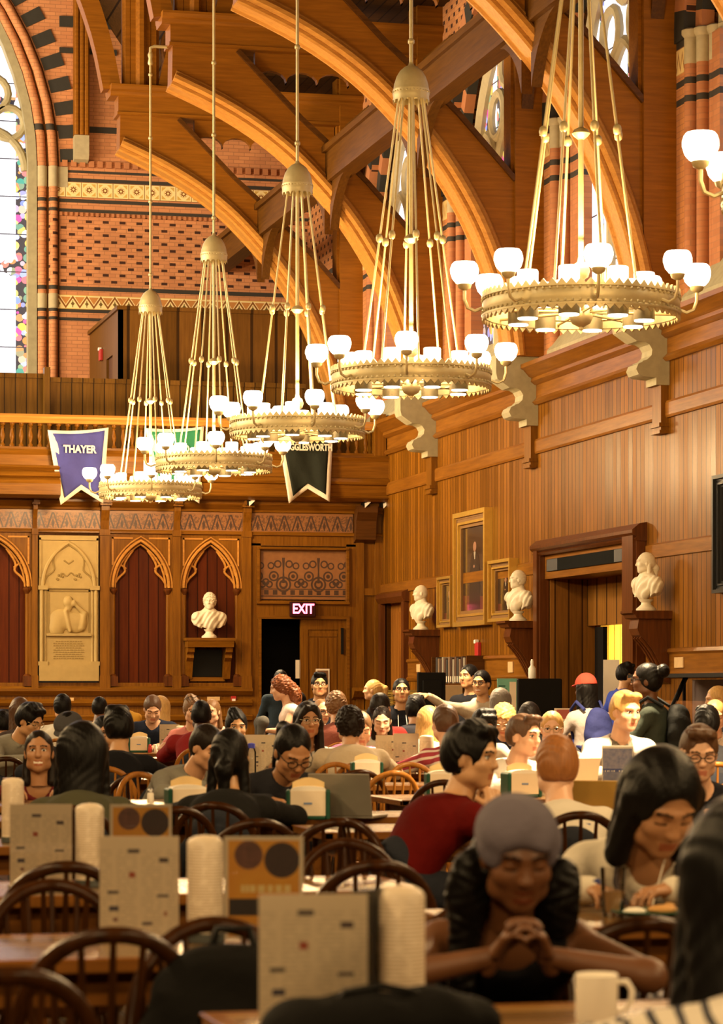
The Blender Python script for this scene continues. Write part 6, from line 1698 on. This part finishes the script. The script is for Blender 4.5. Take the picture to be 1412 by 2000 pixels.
    VV = [V, hV @ Mhn.T + H]; QQ = [Q, hQ + len(V)]; MI = [mi, hmi]; nV = len(V) + len(hV)
    for q, sh, el, wr, fd, bk, hp in arms:
        gV, gQ = hand_arrays(hp, q > 0, .0042 if d < 16 else .0056); F_ = frame(fd, bk) * (.90 if fem else 1.0)
        VV.append(gV @ F_.T + wr); QQ.append(gQ + nV); MI.append(np.zeros(len(gQ), int)); nV += len(gV)
    link_mesh('body', np_mesh('body', np.concatenate(VV), np.concatenate(QQ), skin_mats(skin, hcol), np.concatenate(MI)), root)
    # --- clothes
    e = .014
    Sx = SDF(lo, hi, h); torso(Sx, e)
    part = {'long': 1.93, 'short': .62, 'none': 0, 'three': 1.6}[sleeve]
    if part:
        for A in arms: arm(Sx, A, e - .003, part)
    Sx.cone(N - U * .05, N + (nb - N) * .25, nr + .022, nr + .012, .03)
    # neck opening
    nd = (nb - N); nd = nd / np.linalg.norm(nd)
    if neck == 'crew': Sx.cone(N + nd * .035, N + nd * .25, nr + .012, nr + .03, .006, 's')
    elif neck == 'scoop': Sx.cone(N + nd * .02, N + nd * .25, nr + .030, nr + .05, .008, 's'); Sx.ell(N + np.array((0, .115, -.075)) + U * .0, (.088, .085, .092), .01, 's')
    elif neck == 'vee': Sx.cone(N + nd * .02, N + nd * .25, nr + .016, nr + .04, .008, 's'); Sx.cone(N + np.array((0, .11, -.02)), N + np.array((0, .13, -.16)), .060, .012, .008, 's')
    elif neck == 'tank':
        Sx.cone(N + nd * .0, N + nd * .25, nr + .040, nr + .06, .008, 's'); Sx.ell(N + np.array((0, .12, -.07)), (.085, .10, .10), .01, 's'); Sx.ell(N + np.array((0, -.11, -.05)), (.09, .08, .09), .01, 's')
        for q, sh in zip((-1, 1), SH): Sx.ell(sh + np.array((q * .035, 0, .01)), (.062, .11, .075), .01, 's')
    if hood: Sx.cone(N + np.array((-.075, -.065, .015)), N + np.array((.075, -.065, .015)), .048, .048, .03); Sx.cone(N + np.array((-.085, -.05, .02)), N + np.array((-.06, .055, -.015)), .034, .024, .02); Sx.cone(N + np.array((.085, -.05, .02)), N + np.array((.06, .055, -.015)), .034, .024, .02)
    if collar: 
        for q in (-1, 1): Sx.cone(N + np.array((q * .02, -.068, .035)), N + np.array((q * .075, .0, .02)), .018, .018, .008); Sx.cone(N + np.array((q * .075, .0, .02)), N + np.array((q * .04, .07, -.03)), .018, .016, .008)
    Sx.F = np.maximum(Sx.F, 0 * Sx.F + -1) if False else Sx.F
    Sx.ripple(lambda x, y, z: .0030 * np.sin(38 * z + 16 * x + 4 * np.sin(11 * y)) * np.sin(21 * x + 27 * y + 1.3))
    zc = zp - .05
    Sx.plane((0, 0, zc), (0, -.15, -1))
    sV, sQ = Sx.mesh()
    link_mesh('shirt' if not hood else 'hoodie', np_mesh('shirt', sV, sQ, [cloth(top)]), root)
    if jacket:     # an open overshirt worn over the first layer
        J = SDF(lo, hi, h); torso(J, e + .012)
        for A in arms: arm(J, A, e + .006, 1.9)
        J.cone(N - U * .05, N + nd * .03, nr + .03, nr + .02, .03).cone(N + nd * .02, N + nd * .2, nr + .02, nr + .04, .008, 's')
        J.ell(C + np.array((0, .16, .04)), (.075, .11, .30), .01, 's'); J.ell(N + np.array((0, .13, -.06)), (.07, .09, .12), .01, 's'); J.plane((0, 0, zc - .02), (0, 0, -1))
        J.ripple(lambda x, y, z: .004 * np.sin(40 * z + 18 * x) * np.sin(20 * x + 30 * y))
        jV, jQ = J.mesh(); link_mesh('open_shirt', np_mesh('open_shirt', jV, jQ, [cloth(jacket)]), root)
    Tr = SDF(lo, hi, max(h, .012)); Tr.cone(Pv + np.array((0, 0, .06)), Pv, .128 * bs + .006, .142 * bs + .008, .04, flat=((0, 1, 0), 1.3))
    for l in legs: leg(Tr, l, .012)
    tV, tQ = Tr.mesh(); link_mesh('trousers', np_mesh('trousers', tV, tQ, [cloth(bottom)]), root)
    # --- hair and what is worn on the head
    Mh4 = Matrix.Translation(Vector(H.tolist())) @ (Mh.to_4x4()) @ Matrix.Scale(hs, 4)
    if hair:
        key = ('mesh', hair, hcol, d < 14)
        if key not in _hair:
            hv_, hq_ = hair_arrays(hair, .0052 if d < 14 else .0075); _hair[key] = np_mesh('hair', hv_, hq_, [hair_mat(hcol)])
        o = link_mesh('hair', _hair[key], root); o.matrix_local = Mh4
    if glasses:
        o = link_mesh('glasses', glasses_mesh(glasses == 'dark'), root); o.matrix_local = Mh4
    if shades:
        o = link_mesh('sunglasses', glasses_mesh(True), root); o.matrix_local = Mh4 @ Matrix.Translation((0, -.045, .085)) @ Matrix.Rotation(radians(25), 4, 'X')
    if gear:
        gv, gq = headgear(gear); o = link_mesh({'scarf': 'head_scarf', 'cap': 'baseball_cap', 'flatcap': 'cap'}[gear], np_mesh(gear, gv, gq, [cloth(gcol)]), root)
        o.matrix_local = Mh4 @ (Matrix.Rotation(pi, 4, 'Z') if gear == 'cap_back' else Matrix.Identity(4))
    if not sit:
        for l in legs:
            sh_ = SDF(l[2] + np.array((-.08, -.12, -.10)), l[2] + np.array((.08, .24, .06)), .012)
            sh_.cone(l[2] + np.array((0, -.03, -.045)), l[2] + np.array((0, .15, -.06)), .044, .038, .02).plane((0, 0, max(0, l[2][2] - .083)), (0, 0, -1))
            a_, b_ = sh_.mesh(); link_mesh('shoe', np_mesh('shoe', a_, b_, [M['black']]), root)
    else:
        # the chair this person sits on
        c = R3 @ Vector((0, -.0, 0))
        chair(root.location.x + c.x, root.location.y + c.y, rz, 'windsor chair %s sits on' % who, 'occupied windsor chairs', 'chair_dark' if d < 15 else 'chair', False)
    info = dict(root=root, N=N, H=H, C=C, Pv=Pv, arms=arms, zp=zp, R3=R3, U=U, rz=rz, Mh4=Mh4)
    return info
def on_person(I, p):   # a local point of a person in world space
    return I['root'].location + I['R3'] @ Vector(p)
WHITE, NAVY, GREYM = P_(.66, .60, .52), P_(.022, .026, .055), P_(.26, .25, .22)
# ---------------------------------------------------------------- the diners, nearest first
I45 = person('smiling young woman in a lilac head scarf and black tank top, hands clasped', 'the head-scarf woman', 1012, 1672, 6.05, 4, 8, 20, 'f', 'brown', 'loose_curls', 'black', P_(.006, .0055, .006), 'none', 'clasp', neck='tank', gear='scarf', gcol=P_(.115, .10, .125), smile='soft', hs=.93, stretch=.95)
I46 = person('black-haired girl in a cream top with dark neckline, bent over her green plate', 'the girl in the cream top', 1292, 1572, 8.1, -8, 18, 34, 'f', 'tan', 'bob', 'black', P_(.60, .54, .44), 'long', ('table_in', 'table'), neck='scoop', hs=1.14, bs=1.22)
I47 = person('black-haired person in a striped shirt cut off by the bottom right corner', 'the person in stripes at the right corner', 1466, 1740, 4.45, 172, None, 10, 'f', 'tan', 'long_wide', 'black', ('dstripe', (.62, .56, .48), (.05, .05, .06), .05, .32), 'long', 'table', hs=1.05)
I44 = person('man in a dark red T-shirt facing right, hand raised to his mouth', 'the man in the red T-shirt', 922, 1480, 11.2, 118, 62, 6, 'm', 'asian', 'full', 'black', P_(.085, .003, .002), 'short', ('table_in', 'mouth'), stretch=.90)
I43 = person('ginger-haired man in a white T-shirt with an airplane print, seen from behind', 'the ginger-haired man', 1086, 1498, 12.3, 184, 190, 10, 'm', 'pale', 'short', 'ginger', P_(.58, .53, .45), 'short', 'table', hs=1.06)
I11 = person('person with long black hair and an olive shirt, seen from behind at left', 'the person in the olive shirt', 162, 1478, 12.8, 182, 180, 6, 'f', 'tan', 'long_wide', 'black', P_(.055, .053, .030), 'long', 'table', hs=1.10, bs=1.15)
I48 = person('young man with glasses and a black V-neck, fingers to his temple, at the right edge', 'the man touching his temple', 1366, 1472, 13.0, -12, 2, 16, 'm', 'pale', 'quiff', 'brown', P_(.012, .012, .016), 'short', ('table_in', 'temple'), glasses='dark', neck='vee')
I14 = person('person with black hair in a black jacket, seen from behind near the left napkin holder', 'the person in the black jacket', 450, 1480, 13.2, 176, 170, 4, 'f', 'asian', 'tied', 'black', P_(.010, .0095, .009), 'long', 'table', bs=1.12, hs=1.05, collar=True)
I15 = person('dark-haired person with glasses and a charcoal sweatshirt with red letters, looking down at a laptop', 'the person with the silver laptop', 572, 1470, 14.5, 14, 22, 36, 'f', 'tan', 'ponytail', 'black', P_(.022, .022, .027), 'long', 'table', glasses='dark', hs=1.10, bs=1.1)
I09 = person('smiling young woman in a maroon top facing the camera at far left', 'the smiling woman in maroon', 76, 1470, 16.0, 6, 4, -4, 'f', 'tan', 'tied', 'dark', P_(.10, .012, .014), 'long', 'table', smile=True, neck='scoop', hs=.98)
I13 = person('dark-haired man in a grey sweatshirt looking down to the right', 'the man in the grey sweatshirt', 404, 1460, 16.5, 38, 44, 24, 'm', 'light', 'short', 'dark', P_(.19, .18, .15), 'long', 'table')
I37 = person('brown-haired man in a lavender shirt in the brightest light, looking right', 'the man in lavender', 1024, 1438, 17.0, 30, 48, 6, 'm', 'pale', 'quiff', 'brown', P_(.46, .30, .40), 'long', 'table', neck='vee', jacket=P_(.72, .68, .64))
I42 = person('fair-haired man in an open white shirt over grey, looking down', 'the fair man in white', 1222, 1390, 19.0, 10, 30, 10, 'm', 'pale', 'quiff', 'blond', P_(.16, .14, .11), 'long', 'table', jacket=P_(.70, .66, .62), hs=1.06)
I12 = person('black-haired man in a black suit jacket, seen from behind at left', 'the man in the black suit jacket', 230, 1424, 19.0, 176, 200, 8, 'm', 'asian', 'full', 'black', P_(.008, .008, .010), 'long', 'table', bs=1.08, collar=True, hs=1.05)
I12b = person('person with glasses half hidden beside the black suit jacket', 'the person beside the suit jacket', 203, 1432, 21.75, 10, 20, 10, 'm', 'light', 'short', 'black', P_(.03, .03, .04), 'long', 'table', glasses='dark')
I10 = person('person in a dark grey cap looking down, between the smiling woman and the olive shirt', 'the person in the grey cap', 134, 1428, 20.0, -4, -6, 30, 'm', 'tan', 'short', 'black', P_(.02, .022, .03), 'long', 'table', gear='flatcap', gcol=P_(.06, .058, .062))
I22 = person('dark-haired person in a beige jacket seen from behind, hair swept up', 'the person in the beige jacket', 682, 1418, 20.0, 186, 194, 4, 'm', 'light', 'curly', 'dark', P_(.50, .40, .28), 'long', 'table', collar=True, bs=1.12, hs=.98)
I49 = person('dark-haired man seen from behind at the right edge', 'the dark-haired man at the right edge', 1380, 1413, 20.0, 180, 182, 6, 'm', 'light', 'quiff', 'black', P_(.03, .03, .035), 'long', 'table')
I49b = person('light-haired man partly hidden behind the dark head at the right edge', 'the light-haired man at the right edge', 1397, 1398, 24.0, 4, -4, 18, 'm', 'pale', 'short', 'blond', P_(.62, .55, .48), 'short', 'table')
I30 = person('short-haired man in a red and white striped shirt, seen from behind', 'the man in the striped shirt', 868, 1413, 20.5, 198, 204, 8, 'm', 'pale', 'short', 'brown', ('hstripe', (.34, .05, .07), (.68, .58, .52), .055, .36), 'long', ('table', 'hang'), hs=1.05)
I21 = person('long-haired woman in glasses and a grey striped blouse facing the camera', 'the woman in the striped blouse', 602, 1408, 21.0, 16, 14, 4, 'f', 'tan', 'long_parted', 'dark', ('vstripe', (.42, .40, .36), (.12, .12, .13), .03, .3), 'short', 'table', glasses='wire', neck='vee', hs=1.05)
I38 = person('sandy-haired man in glasses peering over the ginger head', 'the sandy-haired man', 1078, 1424, 21.0, -2, -4, 6, 'm', 'pale', 'short', 'blond', P_(.5, .42, .36), 'long', 'table', glasses='wire')
I34 = person('black-haired man bowing his head behind the red T-shirt', 'the bowing man', 945, 1420, 21.5, 8, 20, 28, 'm', 'tan', 'full', 'black', P_(.56, .5, .42), 'short', 'table')
I23 = person('man in a red plaid shirt leaning across the bright table', 'the man in plaid', 704, 1424, 21.5, 34, 10, 22, 'm', 'pale', 'short', 'lbrown', ('plaid', (.40, .035, .06), (.10, .05, .14), (.62, .52, .50)), 'long', ('table', 'reach'), bs=1.05)
I29 = person('woman with long straight blond hair beside the striped shirt', 'the blond woman', 838, 1410, 23.0, 150, 160, 10, 'f', 'pale', 'long', 'blond', P_(.60, .52, .42), 'long', 'table')
I35 = person('curly blond person in glasses and navy looking down', 'the curly blond person', 984, 1408, 24.0, -6, -14, 30, 'm', 'pale', 'curly', 'blond', NAVY, 'short', 'table', glasses='wire')
I24 = person('woman with sunglasses pushed up on her head, looking down at the menu', 'the woman with raised sunglasses', 746, 1408, 24.4, 4, 0, 20, 'f', 'pale', 'tied', 'dark', P_(.60, .54, .46), 'short', 'table', shades=True)
I36 = person('person with smooth dark hair behind the man in lavender', 'the smooth dark-haired person', 1034, 1400, 25.6, 176, 176, 6, 'f', 'light', 'bob', 'dark', P_(.02, .02, .02), 'long', 'table')
I06 = person('black-haired man in a grey half-zip with a crimson letter, head bowed right', 'the man in the grey half-zip', 58, 1408, 23.0, 44, 56, 26, 'm', 'asian', 'full', 'black', P_(.24, .23, .19), 'long', 'table', glasses='wire', collar=True, hs=1.05, bs=1.08)
I07 = person('person with long brown hair behind the grey half-zip, seen from behind', 'the long brown-haired person', 38, 1390, 25.5, 190, 200, 8, 'f', 'light', 'long', 'brown', P_(.05, .035, .03), 'long', 'table')
I08 = person('black-haired person cut off by the left picture edge', 'the person at the left edge', 5, 1415, 28.6, 180, 180, 8, 'm', 'light', 'full', 'black', P_(.03, .03, .03), 'long', 'table')
I04 = person('broad man with shaved black hair in a maroon sweater, seen from behind', 'the man in maroon', 393, 1398, 25.0, 180, 180, 8, 'm', 'dark', 'buzz', 'black', P_(.20, .014, .014), 'long', 'table', bs=1.25, hs=1.08)
I05 = person('woman with sunglasses in her hair behind the shaved head', 'the woman behind the maroon sweater', 376, 1388, 26.6, 8, 14, 12, 'f', 'pale', 'updo', 'lbrown', P_(.55, .20, .18), 'short', 'table', shades=True)
I05b = person('woman whose cheek shows right of the shaved head', 'the woman right of the maroon sweater', 414, 1390, 28.9, -14, -20, 10, 'f', 'pale', 'tied', 'lbrown', P_(.5, .4, .35), 'short', 'table')
I51 = person('dark-haired woman turned toward the camera beyond the black jacket', 'the woman beyond the black jacket', 462, 1420, 22.0, 30, 10, 8, 'f', 'asian', 'updo', 'black', P_(.5, .42, .36), 'short', 'table')
I25 = person('dark-haired person in a bright red shirt behind the raised sunglasses', 'the person in bright red', 744, 1382, 25.5, 170, 150, 4, 'm', 'light', 'short', 'dark', P_(.45, .05, .045), 'short', 'table', bs=1.1)
I28 = person('black-haired person in a navy hooded jacket, seen from behind', 'the person in the navy hooded jacket', 812, 1388, 26.9, 168, 172, 10, 'm', 'light', 'full', 'black', P_(.035, .035, .05), 'long', 'table', hood=True, bs=1.1)
I20 = person('wavy-haired person in a rust-coloured shirt, seen from behind', 'the person in rust', 656, 1380, 27.0, 186, 190, 6, 'm', 'light', 'curly', 'lbrown', P_(.24, .075, .055), 'short', 'table')
I20b = person('man in glasses facing the camera left of the rust shirt', 'the man left of the rust shirt', 628, 1390, 28.6, 20, 30, 8, 'm', 'pale', 'buzz', 'lbrown', P_(.3, .2, .16), 'short', 'table', glasses='dark')
I19 = person('short dark-haired head behind the long-haired woman', 'the short-haired person behind', 582, 1374, 31.2, 190, 200, 4, 'm', 'light', 'short', 'black', P_(.2, .18, .2), 'long', 'table')
I03 = person('brown-haired man in a navy V-neck pullover looking down, far left', 'the man in navy', 298, 1385, 28.5, -6, 8, 32, 'm', 'pale', 'short', 'brown', P_(.020, .026, .050), 'long', 'table', neck='vee', bs=1.05, hs=1.04)
I03b = person('fair-haired person whose head shows behind the navy pullover', 'the fair-haired person', 312, 1384, 30.2, 200, 210, 6, 'f', 'light', 'bob', 'blond', P_(.55, .5, .45), 'short', 'table')
I01 = person('black-haired man in a cream sweatshirt, seen from behind, far left', 'the man in the cream sweatshirt', 122, 1381, 29.0, 180, 186, 0, 'm', 'light', 'short', 'black', P_(.56, .50, .40), 'long', 'table', hs=1.04)
I02 = person('dark-haired man in a mustard shirt, seen from behind, one arm raised', 'the man in mustard', 196, 1383, 30.4, 172, 158, 0, 'm', 'brown', 'buzz', 'black', P_(.50, .26, .035), 'long', ('table', 'raise'), collar=True, hs=.98)
I52 = person('dark-haired person low behind the fair man, at the salad bar end', 'the person low by the salad bar', 1400, 1368, 26.0, -90, -80, 6, 'm', 'light', 'short', 'blond', P_(.05, .05, .06), 'long', 'table')
# ---------------------------------------------------------------- those who stand
I16 = person('red-haired woman in a white sleeveless top standing in profile, holding a jacket', 'x', 548, 1344, 28.0, -84, -88, 14, 'f', 'pale', 'curly_tail', 'red', P_(.66, .54, .48), 'none', 'carry', sit=False, bottom=P_(.015, .015, .018))
I17 = person('young man in glasses and a dark blue hoodie standing before the oak door', 'x', 624, 1338, 29.8, 8, 6, 0, 'm', 'asian', 'quiff', 'black', P_(.020, .022, .034), 'long', 'hang', sit=False, glasses='dark', hood=True)
I18 = person('shadowy person standing inside the dark doorway', 'x', 549, 1328, 37.0, 10, 20, 0, 'm', 'brown', 'short', 'black', P_(.02, .03, .04), 'long', 'hang', sit=False)
I26 = person('young man with glasses and a black hoodie, standing by the corner door', 'x', 784, 1350, 28.5, 6, 4, -4, 'm', 'asian', 'short', 'black', P_(.012, .013, .018), 'long', 'hang', sit=False, glasses='dark', hood=True)
I27 = person('blond woman with a ponytail in black, standing in profile under the gallery corner', 'x', 727, 1348, 33.0, -110, -100, 0, 'f', 'light', 'ponytail', 'blond', P_(.012, .011, .012), 'long', 'hang', sit=False)
I31 = person('man in a black jacket standing behind the cream hoodie, looking left', 'x', 915, 1322, 29.5, -30, -42, 0, 'm', 'asian', 'short', 'black', P_(.014, .014, .018), 'long', 'hang', sit=False)
I32 = person('laughing man in glasses and a cream hoodie, one arm stretched to the left', 'x', 940, 1335, 28.0, -6, -26, 2, 'm', 'asian', 'short', 'black', P_(.46, .39, .30), 'long', ('hang', 'point'), sit=False, glasses='dark', hood=True, smile=True)
I33 = person('person with long ash-grey hair in a bluish top, seen from behind', 'x', 976, 1372, 27.0, 184, 190, 6, 'f', 'light', 'long_wide', 'grey', P_(.16, .16, .24), 'long', 'hang', sit=False, stretch=.9)
I39 = person('person in a red baseball cap with long black hair, seen from behind', 'x', 1143, 1348, 25.0, 200, 206, 4, 'f', 'brown', 'long', 'black', P_(.30, .26, .24), 'long', 'carry', sit=False, gear='cap', gcol=P_(.36, .055, .035), bottom=P_(.05, .05, .06))
I40 = person('person in a dark green jacket walking left, black hair in a bun', 'x', 1262, 1330, 22.0, -112, -104, 2, 'f', 'brown', 'bun', 'black', P_(.040, .050, .040), 'long', ('carry', 'strap'), sit=False, glasses='dark', hs=1.06, bs=1.05)
I41 = person('person in a royal blue shirt standing behind the white board in the doorway', 'x', 1224, 1318, 33.2, 120, 100, 4, 'm', 'asian', 'full', 'black', P_(.045, .075, .42), 'short', 'hang', sit=False)
# ---------------------------------------------------------------- things they carry or wear
def pack(I, label, mat, w=.15, hgt=.40, lift=0.0):
    s = SDF((-.22, -.20, -.06), (.22, .16, .56), .011)
    s.ell((0, -.01, .19), (w, .095, .20), .05).cone((-w * .6, 0, .05), (w * .6, 0, .05), .075, .075, .04).ell((0, -.085, .12), (w * .75, .055, .10), .012).ell((0, .01, .33), (w * .7, .075, .09), .04)
    s.ripple(lambda x, y, z: .0035 * np.sin(45 * z + 22 * x))
    V, Q = s.mesh(); C = I['C']; p = on_person(I, (0, C[1] - .185, C[2] - .27 + lift))
    r = empty('backpack', p, I['rz'], label, 'backpack', 'backpacks worn by standing people')
    link_mesh('pack_body', np_mesh('pack_body', V, Q, [mat]), r)
    for q in (-1, 1):
        MB().tube([(q * .09, .10, .40), (q * .115, .22, .47), (q * .12, .33, .40), (q * .12, .34, .25), (q * .13, .22, .08), (q * .11, .06, .05)], .016, 6, flat=((0, 1, 0), .5)).build('shoulder_strap', mat, r, smooth=60)
    MB().box(-.07, .07, -.172, -.160, .10, .125).build('zip', M['steel'], r)
pack(I39, 'blue backpack on the person in the red cap', cloth_mat('blue_nylon', (.022, .027, .10), .7), .14)
pack(I40, 'black backpack on the person in the green jacket', cloth_mat('black_nylon_pack', (.015, .016, .016), .6), .17)
# jacket over the red-haired woman's arms
s = SDF((-.30, -.16, -.36), (.30, .18, .16), .012)
s.cone((-.16, .0, .06), (.16, .02, .05), .06, .055, .03).cone((-.14, .02, .04), (-.12, .05, -.26), .05, .04, .03).cone((.0, .03, .03), (.03, .04, -.28), .055, .035, .03).cone((.13, .02, .04), (.15, .03, -.22), .05, .04, .03)
s.ripple(lambda x, y, z: .006 * np.sin(30 * x + 8 * z))
V, Q = s.mesh(); p = on_person(I16, (0, .30, I16['zp'] + .19))
o = empty('carried_jacket', p, I16['rz'], 'grey and black jacket draped over the red-haired woman\'s arms', 'jacket'); link_mesh('cloth_folds', np_mesh('cloth_folds', V, Q, [cloth_mat('grey_jacket', (.10, .095, .085), .8)]), o)
# prints and small wearings that belong to their people
def on_back(I, mb_fn, name, mats, dy=-.0):
    pass
r = I43['root']; C = I43['C']; U = I43['U']
pl = MB()
Z0 = C[2] + .02
def bk(x, z): return (x, C[1] - .135 - .02 * 0 + (abs(x) ** 2) * .9, z)
pl.mi = 0
pts = [(-.075, .0), (-.055, .012), (.06, .010), (.085, .0), (.06, -.012), (-.055, -.010)]
pl.add([bk(x, Z0 + z) for x, z in pts] , [tuple(range(len(pts)))])
pl.add([bk(x, Z0 + z) for x, z in ((-.01, -.005), (.03, -.005), (.0, -.034), (-.03, -.036))], [(0, 1, 2, 3)])
pl.add([bk(x, Z0 + z) for x, z in ((-.06, .008), (-.045, .008), (-.07, .036), (-.082, .036))], [(0, 1, 2, 3)])
pl.mi = 1; pl.add([bk(x, Z0 + z) for x, z in ((-.055, .013), (.09, .012), (.09, .018), (-.055, .019))], [(0, 1, 2, 3)])
pl.mi = 2; pl.add([bk(x, Z0 + z) for x, z in ((-.05, .020), (.05, .021), (.05, .026), (-.05, .025))], [(0, 1, 2, 3)])
o = pl.build('airplane_print', [plain((.02, .02, .035), .7, name='navy_ink'), plain((.05, .10, .30), .7, name='blue_ink'), plain((.42, .10, .06), .7, name='red_ink')], r); o.modifiers.new('thick', 'SOLIDIFY').thickness = .004
# dark binding of the cream top's neckline, her earphone wire and watch
r = I46['root']; N = I46['N']; C = I46['C']; H = I46['H']
MB().tube([(-.085 + .0, N[1] + .03, N[2] - .005), (-.092, N[1] + .085, N[2] - .07), (-.06, N[1] + .118, N[2] - .145), (0, N[1] + .128, N[2] - .172), (.06, N[1] + .118, N[2] - .145), (.092, N[1] + .085, N[2] - .07), (.085, N[1] + .03, N[2] - .005)], .011, 8).build('neck_binding', plain((.03, .025, .03), .8, name='dark_binding'), r, smooth=60)
MB().tube([(-.085, H[1] + .02, H[2] - .03), (-.06, N[1] + .11, N[2] + .03), (-.02, N[1] + .13, N[2] - .12), (.0, N[1] + .135, N[2] - .24)], .0022, 5).build('earphone_wire', M['white'], r, smooth=60)
w = I46['arms'][1][3]
MB().lathe([(.030, -.012), (.033, -.010), (.033, .010), (.030, .012)], 16).xform(Matrix.Translation(Vector(w.tolist())) @ Matrix.Rotation(radians(75), 4, 'X')).build('wristwatch', plain((.03, .04, .16), .4, name='blue_strap'), r, smooth=40)
# red chest letters on the charcoal sweatshirt and the crimson letter on the half-zip
def chest(I, txt, size, mat, dx=0, dz=0.0, dy=.13):
    C = I['C']; o = lettering(txt, size, mat, I['root'], (dx, C[1] + dy, C[2] + dz), (pi / 2, 0, pi), .004, 1.1, .012, name='chest_letters'); return o
RED = plain((.42, .03, .045), .7, name='red_letter_felt')
chest(I15, 'B  R', .075, RED, 0, -.02); chest(I15, 'E  A', .075, RED, 0, -.12)
chest(I06, 'H', .075, RED, .0, .03, .135)
for I, q in ((I17, .0), (I26, .0)):
    N = I['N']
    for s_ in (-1, 1): MB().tube([(s_ * .04, N[1] + .085, N[2] - .03), (s_ * .045, N[1] + .145, N[2] - .12), (s_ * .045, N[1] + .165, N[2] - .25)], .004, 5).build('drawstring', M['white'], I['root'], smooth=60)
# ================================================================ camera, added daylight fill, view
cam = bpy.data.cameras.new('camera'); co = bpy.data.objects.new('camera', cam); COL.objects.link(co)
co.location = (0, 0, EYE); co.rotation_euler = (radians(90), 0, -TH)
cam.sensor_fit = 'VERTICAL'; cam.sensor_height = 36.0; cam.sensor_width = 36.0
cam.lens = FPX / 2000 * 36.0; cam.shift_y = (HY - 1000) / 2000; cam.shift_x = 0
cam.clip_end = 200; cam.clip_start = 0.2
cam.dof.use_dof = True; cam.dof.focus_distance = 36.0; cam.dof.aperture_fstop = cam.lens / 15.0; cam.dof.aperture_blades = 0
scene.camera = co
wd = bpy.data.worlds.new('World'); scene.world = wd; wd.use_nodes = True
bg = wd.node_tree.nodes['Background']; bg.inputs[0].default_value = (1.0, 0.64, 0.34, 1); bg.inputs[1].default_value = 0.02
# lamp in the servery behind the big doorway
a = bpy.data.lights.new('servery_lamp', 'AREA'); a.energy = 1500; a.color = (1.0, 0.80, 0.45); a.size = 1.2
ao = bpy.data.objects.new('servery_lamp', a); COL.objects.link(ao); ao.location = (13.4, 40.5, 3.1)
# unseen area lights added to brighten the west wall, as daylight from the left
for yy, pw in ((45.8, 900), (40.4, 700), (35.0, 350), (29.6, 300)):
    a = bpy.data.lights.new('left_daylight_fill', 'AREA'); a.energy = pw * DAY_FILL_K; a.color = (1.0, 0.80, 0.52); a.shape = 'RECTANGLE'; a.size = 3.2; a.size_y = 4.5
    ao = bpy.data.objects.new('left_daylight_fill', a); COL.objects.link(ao); ao.location = (-6.9, yy, 9.2)
    ao.rotation_euler = Vector((1.0, 0.45, -0.02)).to_track_quat('-Z', 'Y').to_euler()
scene.view_settings.view_transform = 'Standard'; scene.view_settings.look = 'None'
scene.view_settings.exposure = EXPO; scene.view_settings.gamma = 1.0
scene.view_settings.use_curve_mapping = False
scene.cycles.use_denoising = True
try: scene.cycles.denoiser = 'OPENIMAGEDENOISE'
except Exception: pass
scene.cycles.use_adaptive_sampling = True; scene.cycles.adaptive_threshold = 0.025
scene.cycles.max_bounces = 5; scene.cycles.diffuse_bounces = 3; scene.cycles.glossy_bounces = 3; scene.cycles.transmission_bounces = 4; scene.cycles.transparent_max_bounces = 24
scene.cycles.sample_clamp_indirect = 6.0; scene.cycles.caustics_reflective = False; scene.cycles.caustics_refractive = False
